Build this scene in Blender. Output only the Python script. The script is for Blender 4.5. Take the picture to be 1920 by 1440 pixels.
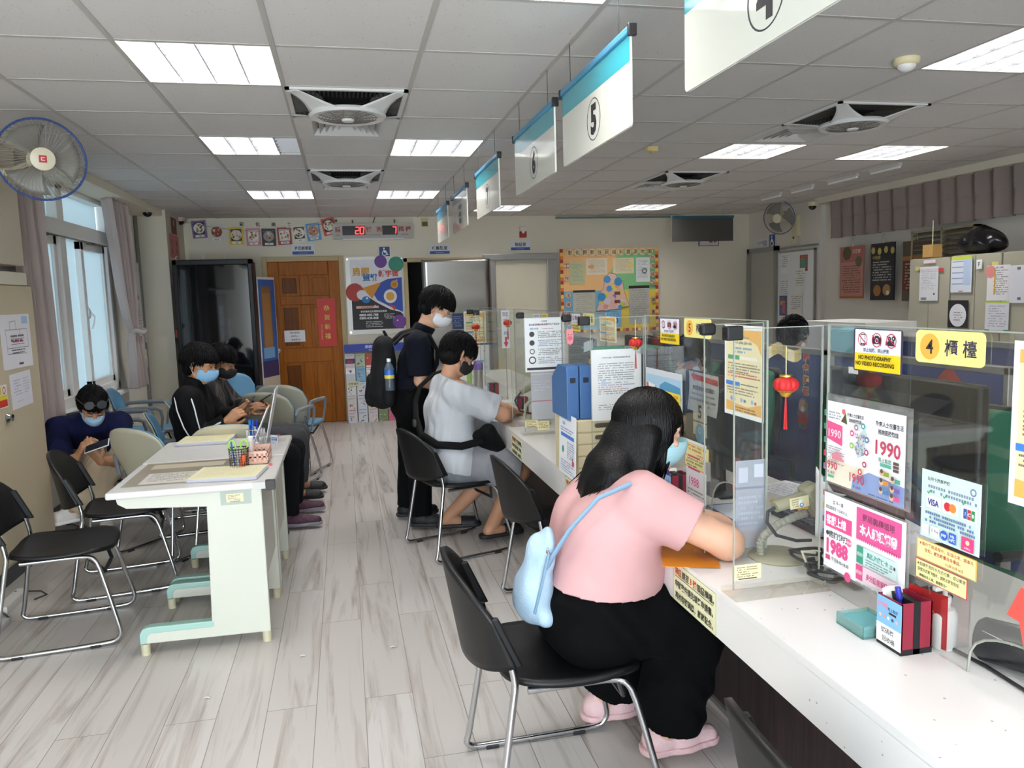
import bpy, bmesh, math, random
import numpy as np
from mathutils import Matrix, Vector
random.seed(7); rng = np.random.default_rng(7)
for o in list(bpy.data.objects): bpy.data.objects.remove(o)
SC = bpy.context.scene; COL = SC.collection
PI = math.pi
# ---------------------------------------------------------------- camera
F, YAW, PITCH, ROLL, HC = 1445.05, .2105, -.1136, -.0299, 1.53
def _rot():
    cy, sy, cp, sp, cr, sr = math.cos(YAW), math.sin(YAW), math.cos(PITCH), math.sin(PITCH), math.cos(ROLL), math.sin(ROLL)
    f = Vector((sy*cp, cy*cp, sp)); r = Vector((cy, -sy, 0)); u = r.cross(f)
    return r*cr+u*sr, u*cr-r*sr, f
_r, _u, _f = _rot()
cam = bpy.data.objects.new('camera', bpy.data.cameras.new('camera')); COL.objects.link(cam)
cam.matrix_world = Matrix(((_r.x, _u.x, -_f.x, 0), (_r.y, _u.y, -_f.y, 0), (_r.z, _u.z, -_f.z, HC), (0, 0, 0, 1)))
cam.data.sensor_width = 36; cam.data.lens = F/1920*36; cam.data.clip_start = .02
SC.camera = cam
# ---------------------------------------------------------------- world, daylight, exposure
W = bpy.data.worlds.new('sky'); SC.world = W; W.use_nodes = True
_bg = W.node_tree.nodes['Background']; _bg.inputs[0].default_value = (.78, .9, 1, 1); _bg.inputs[1].default_value = 4
SC.view_settings.view_transform = 'Standard'; SC.view_settings.look = 'None'; SC.view_settings.gamma = 1
SC.view_settings.use_curve_mapping = False; SC.view_settings.exposure = .78
SC.cycles.transparent_max_bounces = 32; SC.cycles.max_bounces = 8; SC.cycles.diffuse_bounces = 5
SC.cycles.caustics_reflective = False; SC.cycles.caustics_refractive = False; SC.cycles.sample_clamp_indirect = 6
TUBE_POWER = 52.0; ENTRANCE_POWER = 85.0
_l = bpy.data.lights.new('entrance_daylight', 'AREA'); _l.shape = 'RECTANGLE'; _l.size = 2.6; _l.size_y = 2.1; _l.energy = ENTRANCE_POWER; _l.color = (.8, .9, 1)
_lo = bpy.data.objects.new('entrance_daylight', _l); COL.objects.link(_lo); _lo.location = (-.6, -2.35, 1.15); _lo.rotation_euler = (PI/2, 0, 0)
CE = 2.572; TL = .605; X0 = -1.3789*TL; Y0 = 5.6152*TL; YB = 10.05; XL = -2.2; XR = 5.62
def gx(l): return X0+l*TL
def gy(r): return Y0+r*TL
# ---------------------------------------------------------------- materials
def lin(h):
    h = h.lstrip('#'); h = h if len(h) == 6 else ''.join(x*2 for x in h); c = [int(h[i:i+2], 16)/255 for i in (0, 2, 4)]
    return tuple(x/12.92 if x <= .04045 else ((x+.055)/1.055)**2.4 for x in c)+(1,)
_M = {}
def mat(h, rough=.6, metal=0, spec=.5, bump=0, bscale=60, var=0, vscale=8, emit=0, coat=0, stretch=None, aniso=None):
    key = (h, rough, metal, spec, bump, bscale, var, vscale, emit, coat, stretch)
    if key in _M: return _M[key]
    m = bpy.data.materials.new('finish_%s_%d' % (h.strip('#'), len(_M))); m.use_nodes = True
    n = m.node_tree.nodes; L = m.node_tree.links; p = n['Principled BSDF']
    p.inputs['Base Color'].default_value = lin(h); p.inputs['Roughness'].default_value = rough; p.inputs['Metallic'].default_value = metal
    p.inputs['Specular IOR Level'].default_value = spec; p.inputs['Coat Weight'].default_value = coat
    if emit: p.inputs['Emission Color'].default_value = lin(h); p.inputs['Emission Strength'].default_value = emit
    if bump or var:
        tc = n.new('ShaderNodeTexCoord'); src = tc.outputs['Object']
        if stretch:
            mp = n.new('ShaderNodeMapping'); mp.inputs['Scale'].default_value = stretch; L.new(src, mp.inputs[0]); src = mp.outputs[0]
    if bump:
        t = n.new('ShaderNodeTexNoise'); t.inputs['Scale'].default_value = bscale; t.inputs['Detail'].default_value = 4; L.new(src, t.inputs[0])
        b = n.new('ShaderNodeBump'); b.inputs['Strength'].default_value = bump; b.inputs['Distance'].default_value = .02; L.new(t.outputs[0], b.inputs['Height']); L.new(b.outputs[0], p.inputs['Normal'])
    if var:
        t = n.new('ShaderNodeTexNoise'); t.inputs['Scale'].default_value = vscale; t.inputs['Detail'].default_value = 5; L.new(src, t.inputs[0])
        r = n.new('ShaderNodeValToRGB'); c = lin(h)
        r.color_ramp.elements[0].position = .3; r.color_ramp.elements[1].position = .7
        r.color_ramp.elements[0].color = tuple(max(0, x*(1-var)) for x in c[:3])+(1,); r.color_ramp.elements[1].color = tuple(min(1, x*(1+var)) for x in c[:3])+(1,)
        L.new(t.outputs[0], r.inputs[0]); L.new(r.outputs[0], p.inputs['Base Color'])
    _M[key] = m; return m
def clear(tint='#f4f8f6', gloss=.5, haze=.03, hazecol='#ffffff'):
    key = ('clear', tint, gloss, haze, hazecol)
    if key in _M: return _M[key]
    m = bpy.data.materials.new('clear_plastic_%d' % len(_M)); m.use_nodes = True; n = m.node_tree.nodes; L = m.node_tree.links
    for x in list(n):
        if x.type != 'OUTPUT_MATERIAL': n.remove(x)
    out = [x for x in n if x.type == 'OUTPUT_MATERIAL'][0]
    t = n.new('ShaderNodeBsdfTransparent'); t.inputs[0].default_value = lin(tint)
    d = n.new('ShaderNodeBsdfDiffuse'); d.inputs[0].default_value = lin(hazecol)
    g = n.new('ShaderNodeBsdfGlossy'); g.inputs['Roughness'].default_value = .03
    f = n.new('ShaderNodeFresnel'); f.inputs[0].default_value = 1.45
    mu = n.new('ShaderNodeMath'); mu.operation = 'MULTIPLY'; mu.inputs[1].default_value = gloss; L.new(f.outputs[0], mu.inputs[0])
    a = n.new('ShaderNodeMixShader'); a.inputs[0].default_value = haze; L.new(t.outputs[0], a.inputs[1]); L.new(d.outputs[0], a.inputs[2])
    b = n.new('ShaderNodeMixShader'); L.new(mu.outputs[0], b.inputs[0]); L.new(a.outputs[0], b.inputs[1]); L.new(g.outputs[0], b.inputs[2]); L.new(b.outputs[0], out.inputs[0])
    _M[key] = m; return m
WHITE = '#f4f4f2'; BLACK = '#141416'
CHROME = mat('#c8c9cc', .16, 1); STEEL = mat('#a9a9a8', .32, 1); PAPER = '#f3f3f4'
# ---------------------------------------------------------------- mesh builder
class M:
    def __init__(s): s.v = []; s.f = []; s.m = []; s.cur = 0; s.x = None
    def add(s, vs, fs, m=None):
        b = len(s.v); mm = s.cur if m is None else m
        if s.x is not None: vs = [s.x @ Vector(p) for p in vs]
        s.v += [tuple(p) for p in vs]; s.f += [tuple(i+b for i in f) for f in fs]; s.m += [mm]*len(fs); return s
    def box(s, x0, x1, y0, y1, z0, z1, m=None):
        return s.add([(x0, y0, z0), (x1, y0, z0), (x1, y1, z0), (x0, y1, z0), (x0, y0, z1), (x1, y0, z1), (x1, y1, z1), (x0, y1, z1)],
            [(0, 3, 2, 1), (4, 5, 6, 7), (0, 1, 5, 4), (1, 2, 6, 5), (2, 3, 7, 6), (3, 0, 4, 7)], m)
    def quad(s, a, b, c, d, m=None): return s.add([a, b, c, d], [(0, 1, 2, 3)], m)
    def prism(s, poly, z0, z1, m=None):
        n = len(poly)
        return s.add([(x, y, z0) for x, y in poly]+[(x, y, z1) for x, y in poly],
            [tuple(range(n-1, -1, -1)), tuple(range(n, 2*n))]+[(i, (i+1) % n, n+(i+1) % n, n+i) for i in range(n)], m)
    def tube(s, pts, r, n=8, m=None, closed=False, flat=1):
        P = [Vector(p) for p in pts]; k = len(P); R = r if isinstance(r, (list, tuple)) else [r]*k
        vs = []; up = None
        for i in range(k):
            t = (P[(i+1) % k]-P[i-1]) if closed else (P[min(i+1, k-1)]-P[max(i-1, 0)])
            if t.length < 1e-9: t = Vector((0, 0, 1))
            t.normalize()
            if up is None: up = Vector((0, 0, 1)) if abs(t.z) < .9 else Vector((1, 0, 0))
            a = t.cross(up)
            if a.length < 1e-6: a = t.cross(Vector((.3, 1, .2)))
            a.normalize(); up = a.cross(t); up.normalize()
            for j in range(n):
                th = 2*PI*j/n; vs.append(P[i]+a*(math.cos(th)*R[i])+up*(math.sin(th)*R[i]*flat))
        fs = [(i*n+j, i*n+(j+1) % n, (i+1) % k*n+(j+1) % n, (i+1) % k*n+j) for i in range(k if closed else k-1) for j in range(n)]
        if not closed: fs += [tuple(range(n-1, -1, -1)), tuple(range((k-1)*n, k*n))]
        return s.add(vs, fs, m)
    def cyl(s, a, b, r, r2=None, n=16, m=None): return s.tube([a, b], [r, r if r2 is None else r2], n, m)
    def lathe(s, prof, c=(0, 0, 0), n=20, m=None, rib=0, ribn=8):
        vs = []; k = len(prof)
        for r, z in prof:
            for j in range(n):
                th = 2*PI*j/n; q = r*(1+rib*abs(math.cos(ribn*th/2))-rib) if rib else r
                vs.append((c[0]+q*math.cos(th), c[1]+q*math.sin(th), c[2]+z))
        fs = [(i*n+j, i*n+(j+1) % n, (i+1)*n+(j+1) % n, (i+1)*n+j) for i in range(k-1) for j in range(n)]
        if prof[0][0] > 1e-5: fs.append(tuple(range(n-1, -1, -1)))
        if prof[-1][0] > 1e-5: fs.append(tuple(range((k-1)*n, k*n)))
        return s.add(vs, fs, m)
    def ball(s, c, r, n=14, k=9, m=None):
        r = r if isinstance(r, (tuple, list)) else (r, r, r)
        vs = []; 
        for i in range(k+1):
            ph = PI*i/k
            for j in range(n):
                th = 2*PI*j/n; vs.append((c[0]+r[0]*math.sin(ph)*math.cos(th), c[1]+r[1]*math.sin(ph)*math.sin(th), c[2]-r[2]*math.cos(ph)))
        return s.add(vs, [(i*n+j, i*n+(j+1) % n, (i+1)*n+(j+1) % n, (i+1)*n+j) for i in range(k) for j in range(n)], m)
    def grid(s, fn, nu, nv, m=None):
        vs = [fn(i/nu, j/nv) for j in range(nv+1) for i in range(nu+1)]; w = nu+1
        return s.add(vs, [(j*w+i, j*w+i+1, (j+1)*w+i+1, (j+1)*w+i) for j in range(nv) for i in range(nu)], m)
    def mesh(s, d, m=None):
        return s.add([v.co for v in d.vertices], [tuple(p.vertices) for p in d.polygons], m)
def rrect(w, h, r, cx=0, cy=0, n=5):
    o = []
    for sx, sy, a in ((1, 1, 0), (-1, 1, 90), (-1, -1, 180), (1, -1, 270)):
        for i in range(n+1):
            t = math.radians(a+90*i/n); o.append((cx+sx*(w/2-r)+r*math.cos(t), cy+sy*(h/2-r)+r*math.sin(t)))
    return o
def obj(name, mb, mats, parent=None, smooth=40, bevel=0, sub=0, solid=0, world=False, soff=0):
    me = bpy.data.meshes.new(name)
    v = mb.v
    if world and parent is not None:
        p = parent.matrix_basis.translation; v = [(a-p.x, b-p.y, c-p.z) for a, b, c in v]
    me.from_pydata(v, [], mb.f)
    for m in (mats if isinstance(mats, (list, tuple)) else [mats]): me.materials.append(m)
    if any(mb.m): me.polygons.foreach_set('material_index', mb.m)
    me.update()
    if smooth: me.shade_smooth(); me.set_sharp_from_angle(angle=math.radians(smooth))
    o = bpy.data.objects.new(name, me); COL.objects.link(o)
    if parent is not None: o.parent = parent
    if solid: d = o.modifiers.new('thickness', 'SOLIDIFY'); d.thickness = solid; d.offset = soff
    if bevel: d = o.modifiers.new('edges', 'BEVEL'); d.width = bevel; d.segments = 2; d.limit_method = 'ANGLE'; d.angle_limit = .7
    if sub: d = o.modifiers.new('smooth', 'SUBSURF'); d.levels = sub; d.render_levels = sub
    return o
def tag(o, label, cat, group=None, kind=None):
    if label: o['label'] = label
    if cat: o['category'] = cat
    if group: o['group'] = group
    if kind: o['kind'] = kind
    return o
def thing(name, label, cat, loc=(0, 0, 0), rz=0, group=None, mx=None):
    o = bpy.data.objects.new(name, None); COL.objects.link(o); o.empty_display_size = .05
    if mx is not None: o.matrix_world = mx
    else: o.location = loc; o.rotation_euler = (0, 0, rz)
    return tag(o, label, cat, group)
def struct(name, mb, mats, parent=None, label=None, **k):
    o = obj(name, mb, mats, parent, **k)
    if parent is None: o['kind'] = 'structure'
    if label: o['label'] = label
    return o
def dup(root, loc, rz, label, group=None, mx=None):
    def cp(o, par):
        c = o.copy(); COL.objects.link(c)
        if par is not None: c.parent = par
        for ch in [x for x in KIDS.get(o.name, ())]: cp(ch, c)
        return c
    KIDS = {}
    for x in bpy.data.objects:
        if x.parent: KIDS.setdefault(x.parent.name, []).append(x)
    r = cp(root, None)
    if mx is not None: r.matrix_world = mx
    else: r.location = loc; r.rotation_euler = (0, 0, rz)
    r['label'] = label
    if group: r['group'] = group
    return r
# ---------------------------------------------------------------- lettering
_T = {}
def glyphs(s, bold=0, shear=0):
    key = (s, bold, shear)
    if key not in _T:
        c = bpy.data.curves.new('t', 'FONT'); c.body = s; c.size = 1; c.resolution_u = 2; c.offset = bold; c.shear = shear; c.fill_mode = 'FRONT'
        o = bpy.data.objects.new('t', c); COL.objects.link(o); me = o.to_mesh()
        v = [tuple(x.co) for x in me.vertices]; f = [tuple(p.vertices) for p in me.polygons]
        o.to_mesh_clear(); bpy.data.objects.remove(o); bpy.data.curves.remove(c)
        if not v: v = [(0, 0, 0)]
        xs = [p[0] for p in v]; ys = [p[1] for p in v]
        _T[key] = (v, f, min(xs), max(xs), min(ys), max(ys))
    return _T[key]
FACE = {'-x': ((0, -1, 0), (0, 0, 1)), '-y': ((1, 0, 0), (0, 0, 1)), '+x': ((0, 1, 0), (0, 0, 1)), '+y': ((-1, 0, 0), (0, 0, 1)), 'up': ((1, 0, 0), (0, 1, 0)), 'up-x': ((0, -1, 0), (1, 0, 0))}
def frame(pos, face, tilt=0, roll=0):
    x, y = (Vector(a) for a in (FACE[face] if isinstance(face, str) else face)); z = x.cross(y)
    m = Matrix((x, y, z)).transposed().to_4x4(); m.translation = pos
    if roll: m = m @ Matrix.Rotation(roll, 4, 'Z')
    if tilt: m = m @ Matrix.Rotation(tilt, 4, 'X')
    return m
class Sheet:
    """A flat printed sheet: its thin body and one mesh of printing. x, y run 0..1 from the top left corner."""
    def __init__(s, name, label, cat, pos, face, w, h, col=PAPER, t=.0008, tilt=0, roll=0, group=None, dz=.00012, rad=0, rough=.5, parent=None, body=None, fn=None):
        s.w, s.h, s.t, s.dz, s.k = w, h, t, dz, 0; s.p = M(); s.mats = []; s.fn = fn
        b = M()
        if body: b.prism([(x*w, -y*h) for x, y in body], 0, t)
        elif rad: b.prism(rrect(w, h, rad, w/2, -h/2), 0, t)
        elif fn: b.grid(lambda u, v: (u*w, -h+v*h, fn(u, 1-v)), 2, 16)
        else: b.box(0, w, -h, 0, 0, t)
        s.o = obj(name, b, mat(col, rough) if isinstance(col, str) else col, parent, smooth=0 if not fn else 40)
        if parent is None: s.o.matrix_world = frame(pos, face, tilt, roll)
        else: s.o.matrix_basis = frame(pos, face, tilt, roll)
        if label: tag(s.o, label, cat, group)
    def mi(s, c):
        m = mat(c, .55) if isinstance(c, str) else c
        if m not in s.mats: s.mats.append(m)
        return s.mats.index(m)
    def z(s): s.k += 1; return s.t+s.dz*s.k
    def put(s, pts, fs, c):
        z = s.z()
        s.p.add([(x, y, z+(s.fn(x/s.w, -y/s.h) if s.fn else 0)) for x, y in pts], fs, s.mi(c))
    def r(s, x0, y0, x1, y1, c):
        n = 8 if s.fn else 1; pts = []; fs = []
        for i in range(n+1):
            y = y0+(y1-y0)*i/n; pts += [(x0*s.w, -y*s.h), (x1*s.w, -y*s.h)]
            if i: fs.append((2*i, 2*i+1, 2*i-1, 2*i-2))
        s.put(pts, fs, c); return s
    def poly(s, pts, c): s.put([(x*s.w, -y*s.h) for x, y in pts], [tuple(range(len(pts)))], c); return s
    def c(s, x, y, r, c, ry=None, n=20, hole=0):
        """disc of radius r (fraction of the height); hole = inner fraction for a ring"""
        ry = ry or r; X, Y = x*s.w, -y*s.h
        o = [(X+r*s.h*math.cos(2*PI*i/n), Y+ry*s.h*math.sin(2*PI*i/n)) for i in range(n)]
        if hole:
            q = [(X+(a-X)*hole, Y+(b-Y)*hole) for a, b in o]
            s.put(o+q, [(i, (i+1) % n, n+(i+1) % n, n+i) for i in range(n)], c)
        else: s.put(o, [tuple(range(n))], c)
        return s
    def line(s, x0, y0, x1, y1, wd, c):
        a = Vector((x0*s.w, -y0*s.h)); b = Vector((x1*s.w, -y1*s.h)); d = (b-a).normalized(); q = Vector((-d.y, d.x))*wd*s.h/2
        s.put([tuple(a+q), tuple(a-q), tuple(b-q), tuple(b+q)], [(0, 1, 2, 3)], c); return s
    def tx(s, t, x, y, size, c, al='c', wd=None, bold=.012, sx=1, shear=0):
        """text whose cap/character height is SIZE of the sheet height, centred on y; wd squeezes it to a width"""
        v, f, a, b, lo, hi = glyphs(t, bold, shear); k = size*s.h/max(hi-lo, .6); kx = k*sx
        if wd: kx = min(kx, wd*s.w/max(b-a, .01)) if sx == 1 else wd*s.w/max(b-a, .01)
        X = x*s.w-kx*(a if al == 'l' else b if al == 'r' else (a+b)/2); Y = -y*s.h-k*(lo+hi)/2
        s.put([(X+p[0]*kx, Y+p[1]*k) for p in v], f, c); return s
    def vt(s, t, x, y0, dy, size, c, bold=.012):
        for i, ch in enumerate(t): s.tx(ch, x, y0+i*dy, size, c, bold=bold)
        return s
    def body(s, x0, x1, y0, dy, n, c, h=.45, fill=.8, seed=1, ragged=True):
        """lines too small to read: rows of character-sized marks"""
        R = random.Random(seed); pts = []; fs = []; W = dy*h*s.h
        for i in range(n):
            y = -(y0+i*dy)*s.h; x = x0*s.w; end = (x0+(x1-x0)*(R.uniform(.6, 1) if ragged and R.random() < .35 else 1))*s.w
            while x+W*.8 < end:
                ww = W*R.uniform(.7, .95)
                if R.random() < fill:
                    b = len(pts); pts += [(x, y-W/2), (x+ww, y-W/2), (x+ww, y+W/2), (x, y+W/2)]; fs.append((b, b+1, b+2, b+3))
                x += ww+W*.3
        if pts: s.put(pts, fs, c)
        return s
    def done(s):
        if s.p.v: obj('print', s.p, s.mats, s.o, smooth=0)
        return s.o
# ================================================================ the room
def floor_mat():
    m = bpy.data.materials.new('grey_oak_vinyl_planks'); m.use_nodes = True; n = m.node_tree.nodes; L = m.node_tree.links; p = n['Principled BSDF']
    tc = n.new('ShaderNodeTexCoord'); mp = n.new('ShaderNodeMapping'); mp.inputs['Rotation'].default_value = (0, 0, PI/2); L.new(tc.outputs['Object'], mp.inputs[0])
    br = n.new('ShaderNodeTexBrick'); br.inputs['Scale'].default_value = 1; br.inputs['Brick Width'].default_value = 1.22; br.inputs['Row Height'].default_value = .182
    br.inputs['Mortar Size'].default_value = .0016; br.inputs['Color1'].default_value = lin('#cfcac6'); br.inputs['Color2'].default_value = lin('#c5bfba'); br.inputs['Mortar'].default_value = lin('#8b847e'); br.offset = .37
    L.new(mp.outputs[0], br.inputs[0])
    m2 = n.new('ShaderNodeMapping'); m2.inputs['Scale'].default_value = (9, .55, 1); L.new(tc.outputs['Object'], m2.inputs[0])
    add = n.new('ShaderNodeVectorMath'); add.operation = 'ADD'; L.new(m2.outputs[0], add.inputs[0])
    sc = n.new('ShaderNodeVectorMath'); sc.operation = 'SCALE'; sc.inputs['Scale'].default_value = 9; L.new(br.outputs['Color'], sc.inputs[0]); L.new(sc.outputs[0], add.inputs[1])
    t = n.new('ShaderNodeTexNoise'); t.inputs['Scale'].default_value = 1.5; t.inputs['Detail'].default_value = 9; t.inputs['Roughness'].default_value = .62; t.inputs['Distortion'].default_value = .8; L.new(add.outputs[0], t.inputs[0])
    r = n.new('ShaderNodeValToRGB'); e = r.color_ramp.elements; e[0].position = .33; e[0].color = lin('#a39a94'); e[1].position = .5; e[1].color = (1, 1, 1, 1)
    x = e.new(.4); x.color = lin('#dfdad6'); L.new(t.outputs[0], r.inputs[0])
    mx = n.new('ShaderNodeMix'); mx.data_type = 'RGBA'; mx.blend_type = 'MULTIPLY'; mx.inputs[0].default_value = .8; L.new(br.outputs['Color'], mx.inputs[6]); L.new(r.outputs[0], mx.inputs[7])
    L.new(mx.outputs[2], p.inputs['Base Color']); p.inputs['Roughness'].default_value = .36; p.inputs['Specular IOR Level'].default_value = .45
    return m
struct('floor', M().box(-2.6, 5.9, -2.4, 11.6, -.08, 0), floor_mat(), smooth=0)
WALL = mat('#e3dcc9', .75, bump=.03, bscale=300, var=.02, vscale=2)
WALLW = mat('#e9e5da', .75, bump=.03, bscale=300)
w = M()   # back wall with the dark doorway left open
w.box(-2.6, .82, YB, YB+.15, 0, CE+.3).box(.82, 1.87, YB, YB+.15, 2.0, CE).box(1.87, 5.9, YB, YB+.15, 0, CE)
struct('wall_back', w, WALL, smooth=0)
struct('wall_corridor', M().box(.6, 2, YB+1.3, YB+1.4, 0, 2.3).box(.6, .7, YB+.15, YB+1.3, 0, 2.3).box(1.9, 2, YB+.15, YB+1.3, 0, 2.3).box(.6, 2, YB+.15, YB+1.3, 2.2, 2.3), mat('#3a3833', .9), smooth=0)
WX = -2.15
w = M().box(WX-.2, WX, -2.4, 6.02, 0, CE).box(WX-.2, WX, 7.98, YB, 0, CE).box(WX-.2, WX, 6.02, 7.98, 0, .76)
struct('wall_left', w, WALLW, smooth=0)
struct('wall_right', M().box(XR, XR+.2, 8.36, YB, 0, CE).box(5.68, 5.9, -2.4, 8.36, 0, CE), mat('#d9d4cb', .75, bump=.03, bscale=300), smooth=0)
struct('wall_entrance', M().box(-2.6, -2.0, -2.5, -2.4, 0, CE).box(.8, 5.9, -2.5, -2.4, 0, CE).box(-2, .8, -2.5, -2.4, 2.25, CE), WALLW, smooth=0)
struct('column', M().box(-2.15, -1.84, 9.1, YB, 0, CE), mat('#d9d2c0', .75, bump=.03, bscale=200), smooth=0)
struct('trim_cornice', M().box(WX, -1.87, -2.4, 9.1, 2.5, CE), mat('#e5ddca', .7), smooth=0, bevel=.006)
struct('trim_curtain_box', M().box(5.5, 5.68, -2.4, 8.34, 2.5, CE), mat('#d8d0bf', .7), smooth=0, bevel=.004)
struct('baseboard_left', M().box(WX, WX+.012, -2.4, 9.1, 0, .09), mat('#4a4a4c', .5), smooth=0)
# ceiling: tiles, leaving out the cells that hold fittings
LIGHTS = [(0, 0), (0, 3), (0, 7), (2, -2), (2, 3), (2, 7), (4, 9), (6, -1), (6, 3), (7, 9), (8, 3), (8, -1), (0, -4), (3, -6), (6, -6)]
FANS = [(1, 1), (1, 5), (6, 1), (6, 5)]
skip = set(LIGHTS) | set(FANS) | {(l, r+1) for l, r in FANS}
def ceil_mat():
    m = mat('#d6d2cf', .9, var=.015, vscale=1.5); n = m.node_tree.nodes; L = m.node_tree.links; p = n['Principled BSDF']
    tc = n.new('ShaderNodeTexCoord'); v = n.new('ShaderNodeTexVoronoi'); v.inputs['Scale'].default_value = 55; L.new(tc.outputs['Object'], v.inputs[0])
    no = n.new('ShaderNodeTexNoise'); no.inputs['Scale'].default_value = 14; L.new(tc.outputs['Object'], no.inputs[0])
    su = n.new('ShaderNodeMath'); su.operation = 'MULTIPLY_ADD'; su.inputs[1].default_value = .5; su.inputs[2].default_value = -.12; L.new(no.outputs[0], su.inputs[0])
    lt = n.new('ShaderNodeMath'); lt.operation = 'LESS_THAN'; L.new(v.outputs[0], lt.inputs[0]); L.new(su.outputs[0], lt.inputs[1])
    mx = n.new('ShaderNodeMix'); mx.data_type = 'RGBA'; mx.inputs[7].default_value = lin('#a8a29d')
    q = n.new('ShaderNodeMath'); q.operation = 'MULTIPLY'; q.inputs[1].default_value = .55; L.new(lt.outputs[0], q.inputs[0])
    L.new(q.outputs[0], mx.inputs[0]); old = p.inputs['Base Color'].links[0].from_socket; L.new(old, mx.inputs[6]); L.new(mx.outputs[2], p.inputs['Base Color'])
    return m
w = M()
for l in range(-3, 12):
    for r in range(-14, 12):
        if (l, r) in skip: continue
        a, b, c, d = max(gx(l), WX), min(gx(l+1), 5.7), max(gy(r), -2.4), min(gy(r+1), YB)
        if b > a and d > c: w.box(a, b, c, d, CE, CE+.015)
struct('ceiling', w, ceil_mat(), smooth=0)
w = M()
for l in range(-2, 12): w.box(gx(l)-.011, gx(l)+.011, -2.4, YB, CE-.003, CE+.001)
for r in range(-13, 11): w.box(-1.87, 5.5, gy(r)-.011, gy(r)+.011, CE-.0025, CE+.0005)
struct('trim_ceiling_grid', w, mat('#b9b5ae', .5), smooth=0)
struct('sky_block_slab', M().box(-2.6, 5.9, -2.5, 11.6, CE+.3, CE+.4), mat('#777777', .9), smooth=0)  # unseen slab added above the ceiling to stop sky light leaking in
# ---------------------------------------------------------------- troffers
TUBE = mat('#fffdfb', .5, emit=TUBE_POWER)
def troffer(name, label, l, r, dead=None):
    t = thing(name, label, 'ceiling light', (gx(l)+TL/2, gy(r)+TL/2, CE), group='ceiling lights')
    h = .296; d = .085
    b = M(); b.box(-h, h, -h, h, d, d+.004)
    for a in ((-h, -h+.003, -h, h), (h-.003, h, -h, h), (-h, h, -h, -h+.003), (-h, h, h-.003, h)): b.box(*a, 0, d)
    obj('housing', b, mat('#e8e6e2', .4), t, smooth=0)
    lv = M()
    for i in range(1, 4):
        x = -h+2*h*i/4
        lv.add([(x-.002, -h, .0), (x-.045, -h, .075), (x+.045, -h, .075), (x+.002, -h, 0), (x-.002, h, 0), (x-.045, h, .075), (x+.045, h, .075), (x+.002, h, 0)], [(0, 1, 5, 4), (1, 2, 6, 5), (2, 3, 7, 6), (3, 0, 4, 7)])
    for j in range(1, 6):
        y = -h+2*h*j/6
        lv.add([(-h, y-.018, .045), (-h, y, 0), (-h, y+.018, .045), (h, y-.018, .045), (h, y, 0), (h, y+.018, .045)], [(0, 1, 4, 3), (1, 2, 5, 4), (2, 0, 3, 5)])
    obj('louvre', lv, mat('#b4b5b8', .4, .35), t, smooth=0)
    for i in range(4):
        x = -h+2*h*(i+.5)/4; b = M().cyl((x, -.28, .062), (x, .28, .062), .013, n=8)
        o = obj('tube', b, mat('#b9b3a9', .4) if dead == i else TUBE, t)
TLAB = {(0, 0): 'large square ceiling light nearest above the white writing tables', (0, 3): 'ceiling light with one dark tube beyond the tables', (0, 7): 'lit ceiling light by the back wall above the wooden door',
 (2, -2): 'ceiling light cut off by the top edge between the fans', (2, 3): 'lit ceiling light in the row beside the hanging number signs', (2, 7): 'small lit ceiling light above the red number display',
 (4, 9): 'ceiling light partly hidden behind the hanging sign 7', (6, -1): 'bright louvred ceiling light beside the round ceiling sensor', (6, 3): 'lit ceiling light just beyond the far-side ceiling fan', (7, 9): 'farthest ceiling light near the back wall over the office',
 (8, 3): 'lit ceiling light closest to the curtained wall', (8, -1): 'ceiling light over the grey cabinets outside the view', (0, -4): 'ceiling light behind the viewer near the entrance', (3, -6): 'ceiling light at the entrance end over the counter', (6, -6): 'ceiling light at the entrance end of the office'}
for (l, r) in LIGHTS: troffer('ceiling_light', TLAB[(l, r)], l, r, 3 if (l, r) == (0, 3) else None)
# ---------------------------------------------------------------- ceiling fans and air diffusers
FW = mat('#d9d8d6', .4); DARK = mat('#3a3733', .7); GRILL = mat('#4a463f', .5)
fan0 = thing('ceiling_fan', 'ceiling fan with round grille nearest over the waiting side', 'fan', (gx(1)+TL/2, gy(1)+TL/2, CE), group='ceiling fans')
h = .298
obj('backing', M().box(-h, h, -h, h, .03, .035), mat('#2d2a26', .8), fan0, smooth=0)
b = M()
for k in range(4):
    b.x = Matrix.Rotation(k*PI/2, 4, 'Z'); b.box(-h, h, -h, -h+.02, -.012, .005)
    b.x = Matrix.Rotation(k*PI/2+PI/4, 4, 'Z')
    b.grid(lambda u, v: (.385-.21*u, (v-.5)*2*(.03+.02*(1-u)*u+.07*u**2.5), -.012-.055*u**1.5), 12, 6)
b.x = None; b.lathe([(.17, -.05), (.195, -.058), (.2, -.068), (.19, -.078), (.168, -.074)], n=40)
obj('panel', b, FW, fan0, solid=.004)
for k in range(4):
    b = M(); b.x = Matrix.Rotation(k*PI/2, 4, 'Z')
    for q in range(26):
        x = -.262+.524*q/25; b.box(x-.0035, x+.0035, -.278, -.12-.1*abs(x/.27)**2, -.006, .012)
    obj('side_grille', b, GRILL, fan0, smooth=0)
g = M()
for q in range(8): g.tube([(.03+.017*q)*Vector((math.cos(a), math.sin(a), 0))+Vector((0, 0, -.074-.014*(1-(q/8)**2))) for a in [2*PI*i/36 for i in range(36)]], .0016, 5, closed=True)
for q in range(12):
    a = 2*PI*q/12; g.tube([(.03*math.cos(a), .03*math.sin(a), -.088), (.1*math.cos(a+.25), .1*math.sin(a+.25), -.085), (.17*math.cos(a+.4), .17*math.sin(a+.4), -.074)], .0016, 4)
obj('guard', g, mat('#6b655c', .4), fan0)
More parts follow.
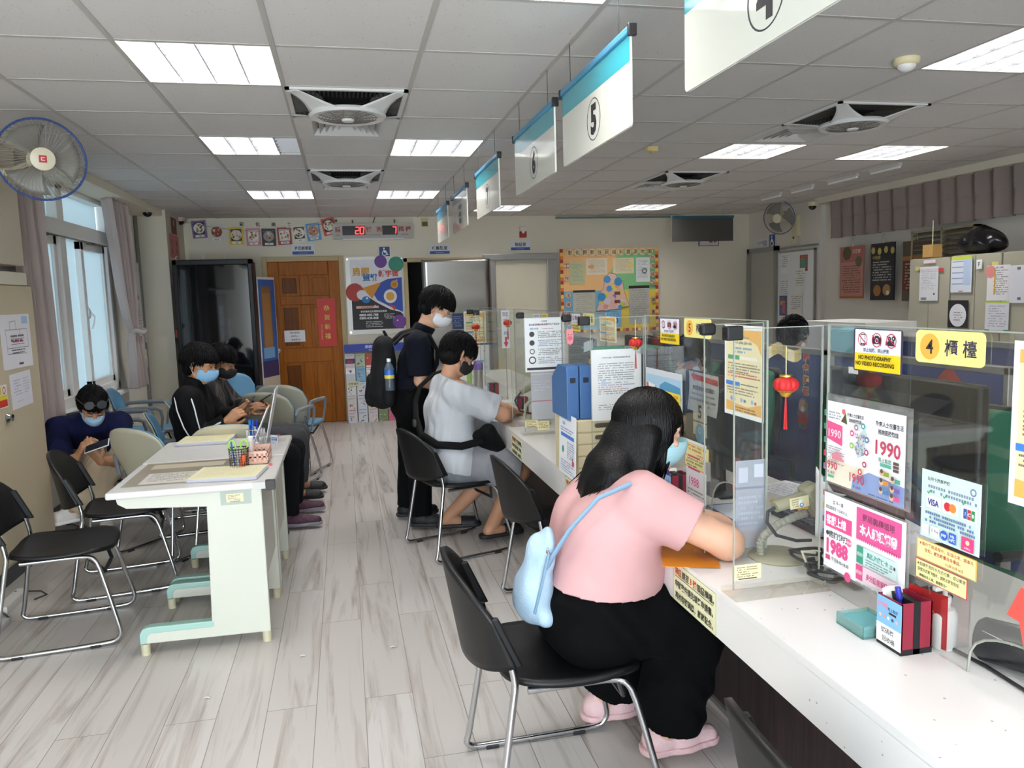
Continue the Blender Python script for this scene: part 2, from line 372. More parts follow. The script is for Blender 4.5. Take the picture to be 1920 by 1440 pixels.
obj('hub', M().lathe([(.0, -.098), (.03, -.097), (.036, -.088), (.036, -.06)], n=20), FW, fan0)
b = M()
for q in range(5):
    b.x = Matrix.Rotation(q*2*PI/5, 4, 'Z'); b.grid(lambda u, v: (.03+.12*u, (-.03+.06*v)*(1+u*.7), -.05+.02*v), 4, 3)
obj('blade', b, mat('#2f2c29', .6), fan0, solid=.002)
dif0 = thing('air_diffuser', 'square air diffuser panel beside the nearest waiting-side fan', 'air vent', (gx(1)+TL/2, gy(2)+TL/2, CE), group='air diffusers')
b = M(); b.box(-h, h, -h, -.2, -.008, .002).box(-h, h, .2, h, -.008, .002).box(-h, -.2, -.2, .2, -.008, .002).box(.2, h, -.2, .2, -.008, .002)
obj('frame', b, FW, dif0, smooth=0)
obj('backing', M().box(-.22, .22, -.22, .22, .05, .055), mat('#857f77', .8), dif0, smooth=0)
for q in range(5):
    a, c = .2-.038*q, .2-.038*q-.028; b = M()
    for k in range(4):
        b.x = Matrix.Rotation(k*PI/2, 4, 'Z'); b.add([(-a, -a, -.006), (a, -a, -.006), (c, -c, .03), (-c, -c, .03)], [(0, 1, 2, 3)])
    obj('louvre', b, mat('#cfcdca', .5), dif0, smooth=0, solid=.002)
for (l, r), a, c in (((1, 5), 'ceiling fan with round grille near the red number display', 'air diffuser panel behind the fan near the number display'), ((6, 1), 'ceiling fan with dark bowed grilles over the staff office', 'air diffuser panel between the office fan and a lit light'), ((6, 5), 'ceiling fan farther back above the office, partly cut by grid', 'air diffuser panel beside the farther office fan')):
    dup(fan0, (gx(l)+TL/2, gy(r)+TL/2, CE), 0, a); dup(dif0, (gx(l)+TL/2, gy(r+1)+TL/2, CE), 0, c)
t = thing('ceiling_sensor', 'round cream ceiling sensor with white dome lens', 'sensor', (2.617, 3.251, CE))
obj('base', M().lathe([(.0, 0), (.056, 0), (.058, -.012), (.055, -.022), (.046, -.03), (0, -.03)], n=28), mat('#e3d6ac', .5), t); obj('lens', M().ball((0, 0, -.03), (.042, .042, .03)), mat('#eceae6', .3), t)
t = thing('ceiling_detector', 'small yellowed detector box on ceiling behind sign 5', 'sensor', (2.233, 5.376, CE)); obj('body', M().box(-.04, .04, -.03, .03, -.035, 0), mat('#d8c48a', .5), t, bevel=.006); obj('button', M().cyl((0, 0, -.045), (0, 0, -.034), .014), mat('#c0aa6c', .5), t)
for i, (a, c) in enumerate(((5.916, 6.303), (6.484, 6.938), (7.187, 7.573), (7.78, 8.179))):
    t = thing('batten_light', ['unlit batten lamp nearest to the viewer in the row along the curtain wall', 'unlit batten lamp second from the viewer by the curtain wall', 'unlit batten lamp third from the viewer by the curtain wall', 'unlit batten lamp last in the row before the wall fan'][i], 'lamp', (4.73, (a+c)/2, CE), group='unlit batten lamps')
    d = (c-a)/2; obj('body', M().box(-.02, .02, -d, d, -.03, 0), mat('#c9c7c3', .4), t, bevel=.003); obj('tube', M().cyl((0, -d*.95, -.036), (0, d*.95, -.036), .012, n=10), mat('#f0f0f0', .3), t)
# ---------------------------------------------------------------- left window
FR = mat('#f7f5f2', .45); wn = M(); x0, x1 = WX-.12, WX+.02
y0, y1, z0, z1 = 6.02, 7.98, .76, 2.5
for a in ((y0, y0+.07), (y1-.07, y1), (6.68, 6.82)): wn.box(x0, x1, *a, z0, z1)
wn.box(x0, x1, y0, y1, z0, z0+.09); wn.box(x0, x1+.03, y0, y1, 2.1, 2.22); wn.box(x0, x1, y0, y1, z1-.04, z1); wn.box(x0, x1+.06, y0-.05, y1+.05, z0-.04, z0)
win = struct('window_1', wn, FR, smooth=0, bevel=.008)
PANE = bpy.data.materials.new('frosted_glass'); PANE.use_nodes = True; n = PANE.node_tree.nodes; L = PANE.node_tree.links; n.remove(n['Principled BSDF'])
a = n.new('ShaderNodeBsdfTranslucent'); a.inputs[0].default_value = (.4, .445, .455, 1); c = n.new('ShaderNodeBsdfDiffuse'); c.inputs[0].default_value = (.6, .66, .68, 1); d = n.new('ShaderNodeMixShader'); d.inputs[0].default_value = .3
L.new(a.outputs[0], d.inputs[1]); L.new(c.outputs[0], d.inputs[2]); L.new(d.outputs[0], n['Material Output'].inputs[0])
def sash(name, ya, yb, za, zb, x, f=.07, lab=None):
    b = M().box(x-.025, x+.025, ya, ya+f, za, zb).box(x-.025, x+.025, yb-f, yb, za, zb).box(x-.025, x+.025, ya, yb, za, za+f).box(x-.025, x+.025, ya, yb, zb-f, zb)
    o = struct(name, b, FR, win, smooth=0, bevel=.005)
    struct('window_glass', M().box(x-.004, x+.004, ya+f, yb-f, za+f, zb-f), PANE, win, smooth=0)
    return o
sash('window_sash', 6.08, 6.68, .84, 2.1, WX-.03); sash('window_sash', 7.24, 7.92, .84, 2.1, WX-.03)
struct('window_glass', M().box(WX-.07, WX-.062, 6.8, 7.3, .84, 2.1), PANE, win, smooth=0)
struct('window_glass', M().box(WX-.06, WX-.052, 6.1, 6.7, 2.22, 2.46), PANE, win, smooth=0); struct('window_glass', M().box(WX-.06, WX-.052, 6.82, 7.9, 2.22, 2.46), PANE, win, smooth=0)
struct('window_post', M().box(WX-.1, WX-.02, 6.5, 6.55, 2.22, 2.46), FR, win, smooth=0)
hb = M().ball((WX+.005, 7.29, 1.49), (.012, .035, .045)).tube([(WX+.02, 7.29, 1.49), (WX+.045, 7.28, 1.46), (WX+.05, 7.24, 1.42), (WX+.04, 7.21, 1.36)], .007)
struct('window_handle', hb, mat('#f2f2f2', .3), win)
struct('window_rail', M().box(WX, WX+.04, 6.1, 7.9, 2.095, 2.105).box(WX, WX+.04, 6.3, 6.4, 2.08, 2.1).box(WX, WX+.04, 7.4, 7.5, 2.08, 2.1), mat('#6b6258', .5), win, smooth=0)
# curtains at the window
CUR = mat('#b3a5a0', .85, bump=.05, bscale=200)
def drape(name, label, pts, amp, nf, m, group=None):
    """pts: (z, y_a, y_b, x) stations from top to bottom; folds run across y"""
    t = M()
    def fn(u, v):
        k = v*(len(pts)-1); i = min(int(k), len(pts)-2); f = k-i; f = f*f*(3-2*f)
        z, ya, yb, x = [pts[i][j]*(1-f)+pts[i+1][j]*f for j in range(4)]
        w = yb-ya; return (x+amp*min(1, .35+w*.8)*math.sin(u*nf*2*PI+v*1.3)*(1+.3*math.sin(u*17)), ya+w*u, z)
    t.grid(fn, nf*10, 40); o = obj(name, t, m, solid=.004); return tag(o, label, 'curtain', group)
c1 = drape('curtain', 'grey-mauve curtain tied in a knot beside the window', [(2.5, 7.5, 8.1, -2.0), (2.1, 7.62, 8.16, -2.0), (1.7, 7.72, 8.18, -2.0), (1.42, 7.86, 8.17, -2.0), (1.3, 7.97, 8.1, -1.99), (1.18, 7.92, 8.16, -1.99), (1.0, 7.86, 8.24, -1.98), (.76, 7.84, 8.28, -1.98)], .055, 6, CUR)
kn = M().tube([(-1.95+.055*math.cos(a), 8.035+.085*math.sin(a), 1.3+.012*math.sin(3*a)) for a in [2*PI*i/20 for i in range(20)]], .022, 8, closed=True).tube([(-1.9, 8.0, 1.31), (-1.9, 8.06, 1.27), (-1.91, 8.14, 1.23), (-1.92, 8.17, 1.19)], [.02, .018, .014, .008])
obj('curtain_knot', kn, CUR, c1)
drape('curtain', 'grey-mauve curtain edge hanging between window and tan cabinet', [(2.5, 5.5, 5.98, -2.02), (1.2, 5.6, 6.05, -2.02), (.7, 5.62, 6.05, -2.02)], .05, 5, CUR)
drape('pelmet_curtain', 'short brown-mauve pelmet curtain along the office wall', [(2.51, 3.5, 8.1, 5.56), (2.3, 3.5, 8.1, 5.56), (2.08, 3.5, 8.1, 5.55)], .04, 22, mat('#8d7f79', .85, bump=.05, bscale=200))
# pipe, poster and box on left wall
tag(obj('conduit_pipe', M().box(WX, WX+.035, 9.02, 9.06, .2, 2.55), mat('#7e7f7a', .5), bevel=.008), 'grey conduit running down the corner by the column', 'pipe')
p = Sheet('wall_poster', 'white framed notice with red print on the wall behind knotted curtain', 'poster', (WX+.012, 8.5, 2.0), '+x', .52, .93, '#e9ebea', t=.006)
p.tx('移民署', .55, .1, .05, '#8a8f98').tx('有人', .5, .2, .09, '#c3665c').tx('臺灣報', .5, .3, .08, '#555a60').r(.3, .37, .8, .42, '#d0605a').body(.2, .8, .5, .03, 3, '#8a8a8a').body(.2, .5, .6, .03, 4, '#c98a86').body(.55, .9, .6, .03, 4, '#c98a86').r(.3, .85, .55, .93, '#6b8bb8').r(.6, .83, .8, .92, '#cf7d76').done()
t = thing('switch_box', 'small cream switch box under the framed wall notice', 'switch', (WX, 8.85, .98)); obj('body', M().box(0, .05, -.09, .1, -.1, .1), mat('#e2ddc6', .5), t, bevel=.008); obj('button', M().box(.05, .06, -.02, .03, -.03, .03), mat('#f2eedb', .4), t, bevel=.003)
# dome cameras
def dome(label, loc, col='#d9cfa8'):
    t = thing('dome_camera', label, 'camera', loc, group='dome cameras')
    obj('housing', M().lathe([(0, 0), (.062, 0), (.064, -.03), (.058, -.045), (0, -.045)], n=24), mat(col, .5), t); obj('dome', M().ball((0, 0, -.045), (.047, .047, .045)), mat('#15171c', .08), t)
dome('dome camera under the cornice beside the window', (-1.94, 8.75, 2.545)); dome('pinkish dome camera in corner above the food-card bunting', (-1.83, 9.85, 2.565), '#cdb3a6'); dome('dome camera at the curtain end of the office wall', (5.5, 8.36, 2.53))
# ================================================================ back wall
def woodmat(h, dark):
    m = bpy.data.materials.new('door_wood_%s' % h.strip('#')); m.use_nodes = True; n = m.node_tree.nodes; L = m.node_tree.links; p = n['Principled BSDF']
    tc = n.new('ShaderNodeTexCoord'); mp = n.new('ShaderNodeMapping'); mp.inputs['Scale'].default_value = (14, 14, .8); L.new(tc.outputs['Object'], mp.inputs[0])
    t = n.new('ShaderNodeTexNoise'); t.inputs['Scale'].default_value = 3; t.inputs['Detail'].default_value = 8; t.inputs['Distortion'].default_value = .6; L.new(mp.outputs[0], t.inputs[0])
    r = n.new('ShaderNodeValToRGB'); e = r.color_ramp.elements; e[0].position = .32; e[0].color = lin(dark); e[1].position = .68; e[1].color = lin(h)
    L.new(t.outputs[0], r.inputs[0]); L.new(r.outputs[0], p.inputs['Base Color']); p.inputs['Roughness'].default_value = .45; p.inputs['Specular IOR Level'].default_value = .18; return m
WOOD = woodmat('#a8620f', '#8a4c09'); WOODD = woodmat('#77420f', '#613509')
DX0, DX1, DY, DH = -.9, -.04, YB-.03, 2.035
b = M(); b.box(DX0, DX1, DY, YB, 0, DH)
y = DY-.014
for a, c in ((DX0, DX0+.13), (DX1-.13, DX1)): b.box(a, c, y, DY-.0003, .002, DH-.002)
for a, c in ((.002, .2), (.78, .96), (1.5, 1.61), (DH-.17, DH-.002)): b.box(DX0+.131, DX1-.131, y, DY-.0003, a, c)
for a, c in ((.201, .779), (.961, 1.499), (1.611, DH-.171)): b.box(-.53, -.41, y, DY-.0003, a, c)
door = struct('door_1', b, WOOD, smooth=0, bevel=.006, label='six-panelled brown wooden door with red couplet and chrome knob')
for x0, x1 in ((DX0+.13, -.53), (-.41, DX1-.13)):
    for z0, z1 in ((.2, .78), (.96, 1.5), (1.61, DH-.17)):
        q = M().prism([(x0+.035, z0+.035), (x1-.035, z0+.035), (x1-.035, z1-.035), (x0+.035, z1-.035)], 0, .01)
        q.v = [(a, DY-.001-c, e) for a, e, c in q.v]; struct('door_panel', q, WOODD if x0 < -.6 else WOOD, door, smooth=0, bevel=.006)
k = M().lathe([(.0, 0), (.03, 0), (.03, .008), (.012, .012), (.012, .035), (.028, .045), (.03, .06), (.02, .07), (0, .072)], n=20); k.v = [(-.83+a, y-c, .94+e) for a, e, c in k.v]
struct('door_knob', k, CHROME, door)
TRIM = mat('#b9a67e', .6)
struct('trim_door', M().box(DX0-.06, DX0, YB-.05, YB, 0, DH+.06).box(DX1, DX1+.06, YB-.05, YB, 0, DH+.06).box(DX0, DX1, YB-.05, YB, DH, DH+.06), TRIM, smooth=0, bevel=.004)
struct('trim_doorway', M().box(.77, .82, YB-.04, YB, 0, 2.05).box(.77, 1.84, YB-.04, YB, 2.0, 2.05), TRIM, smooth=0, bevel=.004)
t = thing('steel_sliding_door', 'brushed stainless steel sliding door panel behind standing man', 'door', (1.43, 9.98, 0))
obj('panel', M().grid(lambda u, v: (-.44+.88*u, -.03+.012*math.sin(v*23)*(.6+.4*math.sin(u*2+v*5)), .02+2.0*v), 12, 60), mat('#b5b3b0', .26, .9), t, solid=.01)
obj('edge', M().box(.44, .455, -.05, .0, .02, 2.02), mat('#6b5a52', .5), t, smooth=0)
b = M().box(1.86, 1.96, YB-.06, YB, 0, 2.06).box(2.66, 2.80, YB-.06, YB, 0, 2.06).box(1.8, 2.8, YB-.1, YB, 2.0, 2.08)
struct('door_2', M().box(1.96, 2.66, YB-.03, YB, 0, 2.0), mat('#cfc9b4', .6), smooth=0, label='plain cream inner door in a steel frame')
struct('trim_steel_frame', b, STEEL, smooth=0, bevel=.006)
# notices on the door
Sheet('red_couplet', 'red paper strip with gold greeting on the wooden door', 'paper', (-.33, y-.002, 1.57), '-y', .22, .6, '#c8281c').vt('恭賀新禧', .52, .2, .195, .12, '#e8c25a').vt('臺中市服務站敬賀', .2, .56, .04, .034, '#e0b64a').done()
Sheet('door_notice', 'white office-area notice taped on the wooden door', 'paper', (-.745, y-.002, 1.185), '-y', .25, .145, '#f1f1f4').tx('「辦公區域」', .5, .2, .17, '#333').tx('非請勿入', .5, .5, .17, '#8a2a4a').tx('謝謝配合！', .55, .8, .17, '#333').done()
# signs over the doors
def roomsign(label, x, z, txt, w=.27):
    p = Sheet('room_sign', label, 'sign', (x, YB-.006, z), '-y', w, .125, '#dfe2ea', t=.004, group='room signs over the doors')
    p.r(.02, .68, .98, .98, '#34539c').r(.3, .82, .7, .86, '#9fb2dd').tx(txt, .5, .38, .4, '#2b2b35', bold=.02, wd=.74); p.done()
roomsign('acrylic room sign above the wooden door', -.595, 2.245, '移民輔導室'); roomsign('room sign above the dark doorway', 1.11, 2.22, '哺集乳室'); roomsign('room sign above the steel-framed door', 2.18, 2.25, '製證室')
p = Sheet('wheelchair_sign', 'blue wheelchair symbol plate above the planet poster', 'sign', (.475, YB-.006, 2.2), '-y', .13, .125, '#1e4a86', t=.003)
def wheelchair(p, c='#ffffff'):
    p.c(.46, .16, .085, c).line(.44, .27, .47, .55, .09, c).line(.46, .4, .68, .42, .07, c).line(.47, .54, .7, .56, .08, c).line(.7, .54, .78, .82, .08, c).line(.78, .8, .88, .78, .06, c).c(.48, .66, .25, c, hole=.74)
wheelchair(p); p.done()
# planet poster in its acrylic frame
pf = thing('acrylic_holder', 'clear acrylic wall frame holding the planet poster', 'frame', (.41, YB-.01, 1.6)); obj('board', M().box(-.37, .37, -.004, .0095, -.5, .48), mat('#e4e3da', .25), pf, smooth=0)
for dx, dz in ((-.34, .45), (.34, .45), (-.34, -.47), (.34, -.47)): obj('screw', M().cyl((dx, -.012, dz), (dx, 0, dz), .012, n=12), CHROME, pf)
p = Sheet('planet_poster', 'colourful cartoon space poster with phone numbers beside door', 'poster', (.1, YB-.018, 2.04), '-y', .64, .88, '#e9e9ee')
p.c(.6, .03, .09, '#6b3f93').c(.9, .07, .11, '#2f8f77').poly([(0, .36), (.1, .33), (.22, .4), (.3, .52), (.5, .62), (.75, .72), (.95, .76), (1, .8), (1, 1), (0, 1)], '#26262a')
p.c(.07, .46, .13, '#b23a30').c(.2, .5, .07, '#e8e8ec').poly([(.22, .4), (.6, .32), (.4, .56)], '#d8942e').poly([(.6, .32), (.72, .28), (1, .26), (1, .76), (.8, .7), (.5, .58), (.44, .5)], '#2b4fae').c(.85, .36, .055, '#d9992f', ry=.06).c(.85, .36, .03, '#b97c22').c(.76, .53, .095, '#f0efe8', ry=.1).c(.76, .53, .06, '#e0a545').c(.92, .9, .1, '#6e3f96').poly([(.72, .64), (.86, .68), (.84, .74)], '#c7352c')
p.c(.28, .57, .06, '#2f7fc4', ry=.05).c(.3, .55, .015, '#ffffff')
p.tx('勇闖', .2, .17, .12, '#d9a33d', bold=.04).tx('資訊', .38, .25, .11, '#3a78b8', bold=.04).tx('新宇宙', .74, .2, .1, '#c54a3e', bold=.04)
p.r(.08, .66, .52, .695, '#e7b9a5').tx('新住民資訊素養', .3, .678, .024, '#8c2f2a').tx('移民署新住民電腦諮詢專線', .42, .74, .03, '#f3f3f3', wd=.66)
p.tx('0800-005-788', .32, .79, .036, '#ffffff', bold=.02, wd=.46).tx('0800-030-068', .32, .835, .036, '#ffffff', bold=.02, wd=.46).body(.62, .84, .785, .02, 4, '#dddddd').body(.26, .6, .89, .024, 4, '#d0d0d0')
for x, yy in ((.08, .1), (.45, .66), (.12, .48), (.88, .88), (.9, .3)): p.poly([(x, yy-.02), (x+.006, yy), (x, yy+.02), (x-.006, yy)], '#fafafa').poly([(x-.025, yy), (x, yy-.005), (x+.025, yy), (x, yy+.005)], '#fafafa')
p.done()
# LED call display
t = thing('queue_display', 'long grey display calling number twenty to counter seven in red', 'display', (.41, YB-.05, 2.395))
obj('case', M().box(-.5, .5, -.04, .04, -.095, .095), mat('#b5b3ab', .5), t, bevel=.006); obj('rail', M().box(-.38, .38, -.05, .02, -.112, -.095), mat('#dcdcda', .4), t, smooth=0)
obj('hook', M().box(-.26, -.24, 0, .02, .095, .14).box(.26, .28, 0, .02, .095, .14).tube([(0, 0, .095), (.02, 0, .15), (.03, 0, .175)], .006), mat('#55524c', .5), t)
for x0, x1, s in ((-.38, -.1, '20'), (.11, .3, '7')):
    p = Sheet('number_window', None, None, (x0, -.041, .062), '-y', x1-x0, .115, '#1b0506', parent=t, rough=.2)
    SEG = {'2': 'abged', '0': 'abcdef', '7': 'abc'}; LED = mat('#ff2a2a', .5, emit=4)
    for i, ch in enumerate(s):
        ox = (x1-.065-.058*(len(s)-1-i)-x0)/(x1-x0); w = .042/(x1-x0); sl = .008/(x1-x0)
        P = {'a': (ox+sl, .14, ox+w+sl, .14), 'b': (ox+w+sl, .14, ox+w+sl/2, .5), 'c': (ox+w+sl/2, .5, ox+w, .86), 'd': (ox, .86, ox+w, .86), 'e': (ox+sl/2, .5, ox, .86), 'f': (ox+sl, .14, ox+sl/2, .5), 'g': (ox+sl/2, .5, ox+w+sl/2, .5)}
        for sg in SEG[ch]: p.line(*P[sg], .09, LED)
    p.done()
p = Sheet('lettering', None, None, (-.5, -.041, .095), '-y', 1, .19, mat('#b5b3ab', .5), parent=t, t=.0004)
for ch, x in (('請', .065), ('號', .445), ('到', .57), ('櫃', .845), ('檯', .935)): p.tx(ch, x, .4, .36, '#a8483f', bold=.03)
p.tx('NO.', .065, .76, .11, '#a8483f').tx('TO COUNTER', .5, .76, .11, '#a8483f', wd=.19).tx('PLEASE', .89, .76, .11, '#a8483f').done()
# bunting of food cards
st = M().tube([(-1.8+1.75*u, YB-.03, 2.525-.21*math.sin(PI*u)*.55) for u in [i/20 for i in range(21)]], .003, 5); tag(obj('bunting_string', st, mat('#8d8779', .8)), 'thin string of the food-card bunting over the black cabinet', 'string')
tag(obj('string_pin', M().cyl((-.04, YB-.03, 2.53), (-.04, YB, 2.53), .013), mat(BLACK, .5)), 'black pin holding the string end near the display', 'pin')
cards = [(-1.66, 2.54, .06, '#7d6192', '#6b5236', 'noodles', '肉圓'), (-1.42, 2.505, -.05, '#dcd5cb', '#8e3a2e', 'shrimp', '蚵仔煎'), (-1.17, 2.46, 0, '#d6b52e', '#d9d3c4', 'dumplings', '水餃'), (-.945, 2.445, .02, '#cf7f8c', '#7a5c36', 'soup', '爌肉'), (-.735, 2.44, 0, '#25242a', '#9a9a95', 'fish', '烏魚'), (-.525, 2.45, .04, '#a23236', '#b59a76', 'rice', '魯肉飯'), (-.325, 2.47, .08, '#e6dfce', '#5b5036', 'clams', '蛤蜊'), (-.13+-.0, 2.49, .1, '#4e92cf', '#b78a70', 'bread', '牛舌餅')]
FOOD = ['purple-bordered', 'white-bordered with red food', 'yellow-bordered', 'pink-bordered', 'black-bordered', 'dark red-bordered', 'cream-bordered', 'blue-bordered', 'orange-red bordered']
cards.insert(8, (.08, 2.545, .2, '#c4472c', '#4f6a3a', 'greens', '肉羹'))
for i, (x, z, ro, cc, fc, nm, tx) in enumerate(cards):
    x = -1.66+(x+1.66)*.87
    p = Sheet('food_card', '%s food picture card hanging on the wall bunting' % FOOD[i], 'card', (x-.085, YB-.028, z), '-y', .165, .21, cc, roll=ro, group='bunting food cards')
    R = random.Random(i); p.r(.12, .1, .88, .78, '#d8d2c6' if i % 2 else '#3b2f26').c(.5, .44, .3, '#ece8de' if i in (0, 3, 5, 6, 8) else fc)
    for q in range(16): p.c(.5+R.uniform(-.27, .27), .44+R.uniform(-.2, .2), R.uniform(.03, .075), [fc, '#b9864a', '#e5ddc8', '#7b4a2a'][q % 4], n=8)
    p.r(.2, .82, .8, .94, '#efece4').tx(tx, .5, .88, .08, '#444'); p.done()
for i, ch in enumerate('彰化美食'):
    p = Sheet('letter_card', 'cut-out character %s above the food-card bunting' % ch, 'letter', (-1.2+.185*i, YB-.032, 2.535-.004*i), '-y', .075, .075, '#e2dccb', t=.002, group='title letters above bunting'); p.tx(ch, .5, .5, .72, '#2c2a28', bold=.03).done()
# small things high on the wall
p = Sheet('socket_notice', 'tiny yellow-black notice near ceiling right of the display', 'notice', (1.02, YB-.01, 2.55), '-y', .09, .11, '#cfc88f', t=.012); p.r(.1, .4, .9, .9, '#5f5a34').done()
t = thing('fire_alarm', 'red and white fire alarm above the steel-framed door', 'alarm', (2.35, YB, 2.36)); obj('body', M().box(-.045, .045, -.05, 0, -.07, .01), mat('#9c2722', .4), t, bevel=.006); obj('cap', M().box(-.045, .045, -.05, 0, .01, .07), mat('#e6dfd2', .4), t, bevel=.006); obj('strobe', M().ball((0, -.05, 0), .022), mat('#f0ece6', .2), t)
t = thing('hanging_board', 'blank dark grey hanging sign board seen from behind', 'sign', (4.5, 9.2, 0)); obj('panel', M().box(-.42, .42, -.004, .004, 2.15, 2.45), mat('#4b4a46', .6), t, smooth=0); obj('bar', M().box(-.43, .43, -.012, .012, 2.44, 2.47), mat('#24586e', .4), t, bevel=.004); obj('wire', M().cyl((.25, 0, 2.47), (.25, 0, CE), .002, n=6), STEEL, t)
p = Sheet('exit_sign', 'small white sign with red arrow half hidden by hanging board', 'sign', (4.84, YB-.02, 2.255), '-y', .3, .115, '#8d6f8f', t=.02); p.r(.05, .1, .95, .9, '#e4dfdb').r(.5, .25, .68, .6, '#b3242a').poly([(.76, .15), (.92, .42), (.76, .7)], '#b3242a').body(.1, .7, .78, .1, 1, '#333333').done()
tag(obj('ceiling_rail', M().box(2.8, 4.6, YB-.06, YB, 2.53, 2.55), mat('#7d8a8c', .5), bevel=.003), 'thin grey picture rail along top of back wall', 'rail')
# resource-map noticeboard
bx, bz, bw, bh = 2.84, 2.13, 1.39, 1.12
p = Sheet('notice_board', 'colourful welfare resource map board with checkered border', 'board', (bx, YB-.03, bz), '-y', bw, bh, '#e8b77e', t=.02)
p.r(.5, .02, .97, .5, '#7dbb80').r(.03, .5, .55, .97, '#78b4cf').r(.45, .5, .97, .97, '#dfc64f').poly([(.4, .02), (.6, .02), (.5, .3), (.4, .5)], '#e8b77e')
for i in range(24):
    for a in (0, 1): p.r(a*.97, i/24, a*.97+.03, (i+1)/24, ['#8f2f25', '#e9c35a', '#d9772f'][(i+a) % 3])
for i in range(32): p.r(i/32, .965, (i+1)/32, 1, ['#8f2f25', '#e9c35a', '#d9772f'][i % 3])
R = random.Random(3); out = [(.49, .29), (.55, .3), (.58, .36), (.63, .39), (.64, .5), (.66, .58), (.7, .7), (.6, .73), (.5, .74), (.35, .75), (.38, .66), (.38, .55), (.43, .47), (.44, .38)]
p.poly(out, '#6b5a4a'); p.poly([(.52+(x-.52)*.97, .52+(y-.52)*.97) for x, y in out], '#e3bcae')
for i in range(26):
    a, q = R.uniform(.4, .63), R.uniform(.36, .71); p.c(a, q, R.uniform(.025, .05), ['#e3d25c', '#4b8fc4', '#e2b3ad', '#dccfd6', '#e3d25c', '#b8c85a', '#d79c8a'][i % 7], n=7)
p.c(.41, .58, .05, '#3a86bd').c(.58, .4, .05, '#3a86bd').r(.54, .52, .6, .56, '#7a3b3e').r(.54, .62, .6, .66, '#7a3b3e')
for i, ch in enumerate('彰化縣新住民福利資源地圖'): p.c(.1+.0735*i, .045, .042, '#ead7ab').tx(ch, .1+.0735*i, .045, .055, '#4a3d30')
for ch, a, q in (('工', .06, .2), ('作', .06, .35), ('法', .07, .55), ('律', .07, .66), ('資', .07, .77), ('源', .07, .88), ('社', .94, .12), ('福', .94, .22), ('據', .94, .32), ('點', .94, .42), ('讀', .94, .63), ('書', .94, .78)): p.c(a, q, .034, '#e2c9b4').c(a, q, .036, '#c46a5c', hole=.88).tx(ch, a, q, .048, '#3d332c')
p.done()
def note(label, x, z, w, h, col, fn=None, bar=None):
    q = Sheet('board_note', label, 'paper', (bx+x, YB-.0525, bz-z), '-y', w, h, col, group='papers on the resource board'); q.body(.12, .88, .12, .06, 13, '#8f9288', h=.35)
    if bar: q.r(0, 0, 1, .07, bar)
    if fn: fn(q)
    q.done()
note('pale green list pinned beside the character 工', .13, .17, .21, .3, '#b9bf94'); note('cream card with orange arrow at the top of resource board', .36, .13, .3, .22, '#e4d5bd', lambda q: q.poly([(.1, .42), (.25, .42), (.25, .32), (.38, .5), (.25, .68), (.25, .58), (.1, .58)], '#d89a3c')); note('cream card with yellow tab on green part of board', .74, .13, .3, .21, '#dfcfae', lambda q: q.r(.7, .42, .95, .58, '#e2d052'))
note('white flower sheet at top corner of resource board', 1.07, .13, .2, .33, '#dfe3e4', lambda q: q.c(.6, .55, .12, '#6a6f70', hole=.5)); note('grey table sheet with dark header on blue part of board', .17, .55, .31, .45, '#b9b7a9', bar='#2c2a2e'); note('grey sheet with dark header on yellow part of board', .96, .51, .3, .52, '#b4b4ae', bar='#2e2a2a')
q = Sheet('hotline_card', 'blue 1990 hotline card at the bottom of resource board', 'card', (bx+.57, YB-.0525, bz-.82), '-y', .28, .24, '#7fb6d8'); q.body(.1, .9, .12, .1, 3, '#4d6f94').tx('1990', .5, .65, .34, '#3b3f7a', bold=.04).done()
# brochure rack
t = thing('brochure_rack', 'grey wall rack of pockets full of free brochures', 'rack', (0, 9.93, 0)); RK = mat('#8f8d88', .5)
obj('back_board', M().box(-.03, .75, .06, .1, 0, .93), RK, t, smooth=0)
hp = Sheet('header', None, None, (-.03, -.02, .985), '-y', .78, .1, '#2a3f9e', t=.012, parent=t, rad=.02); hp.tx('業務宣導資料', .5, .36, .42, '#dfe3f5', bold=.02).tx('Free Brochure', .5, .78, .2, '#dfe3f5', bold=.02).done()
BC = ['#d5c9cc', '#b7c2a8', '#b5483a', '#c6c0b4', '#e6c2c6', '#b8c9d6']; cols2 = ['#c9ccd4', '#7fb0cf', '#cfd2d6', '#d9a53f', '#cdbfa0', '#a9b7cc']; cols3 = ['#e1e1dd', '#dcdde2', '#dcc34f', '#cf5f86', '#c9cfd6', '#d0b9a0']; cols4 = ['#d6d3cc', '#d3d5de', '#dad2bf', '#aeb4ba', '#dbb4c0', '#c9d6da']; cols5 = ['#d2cfd4', '#cfd3da', '#d8cfd4', '#7f8f5a', '#cf5f7f', '#d3dade']
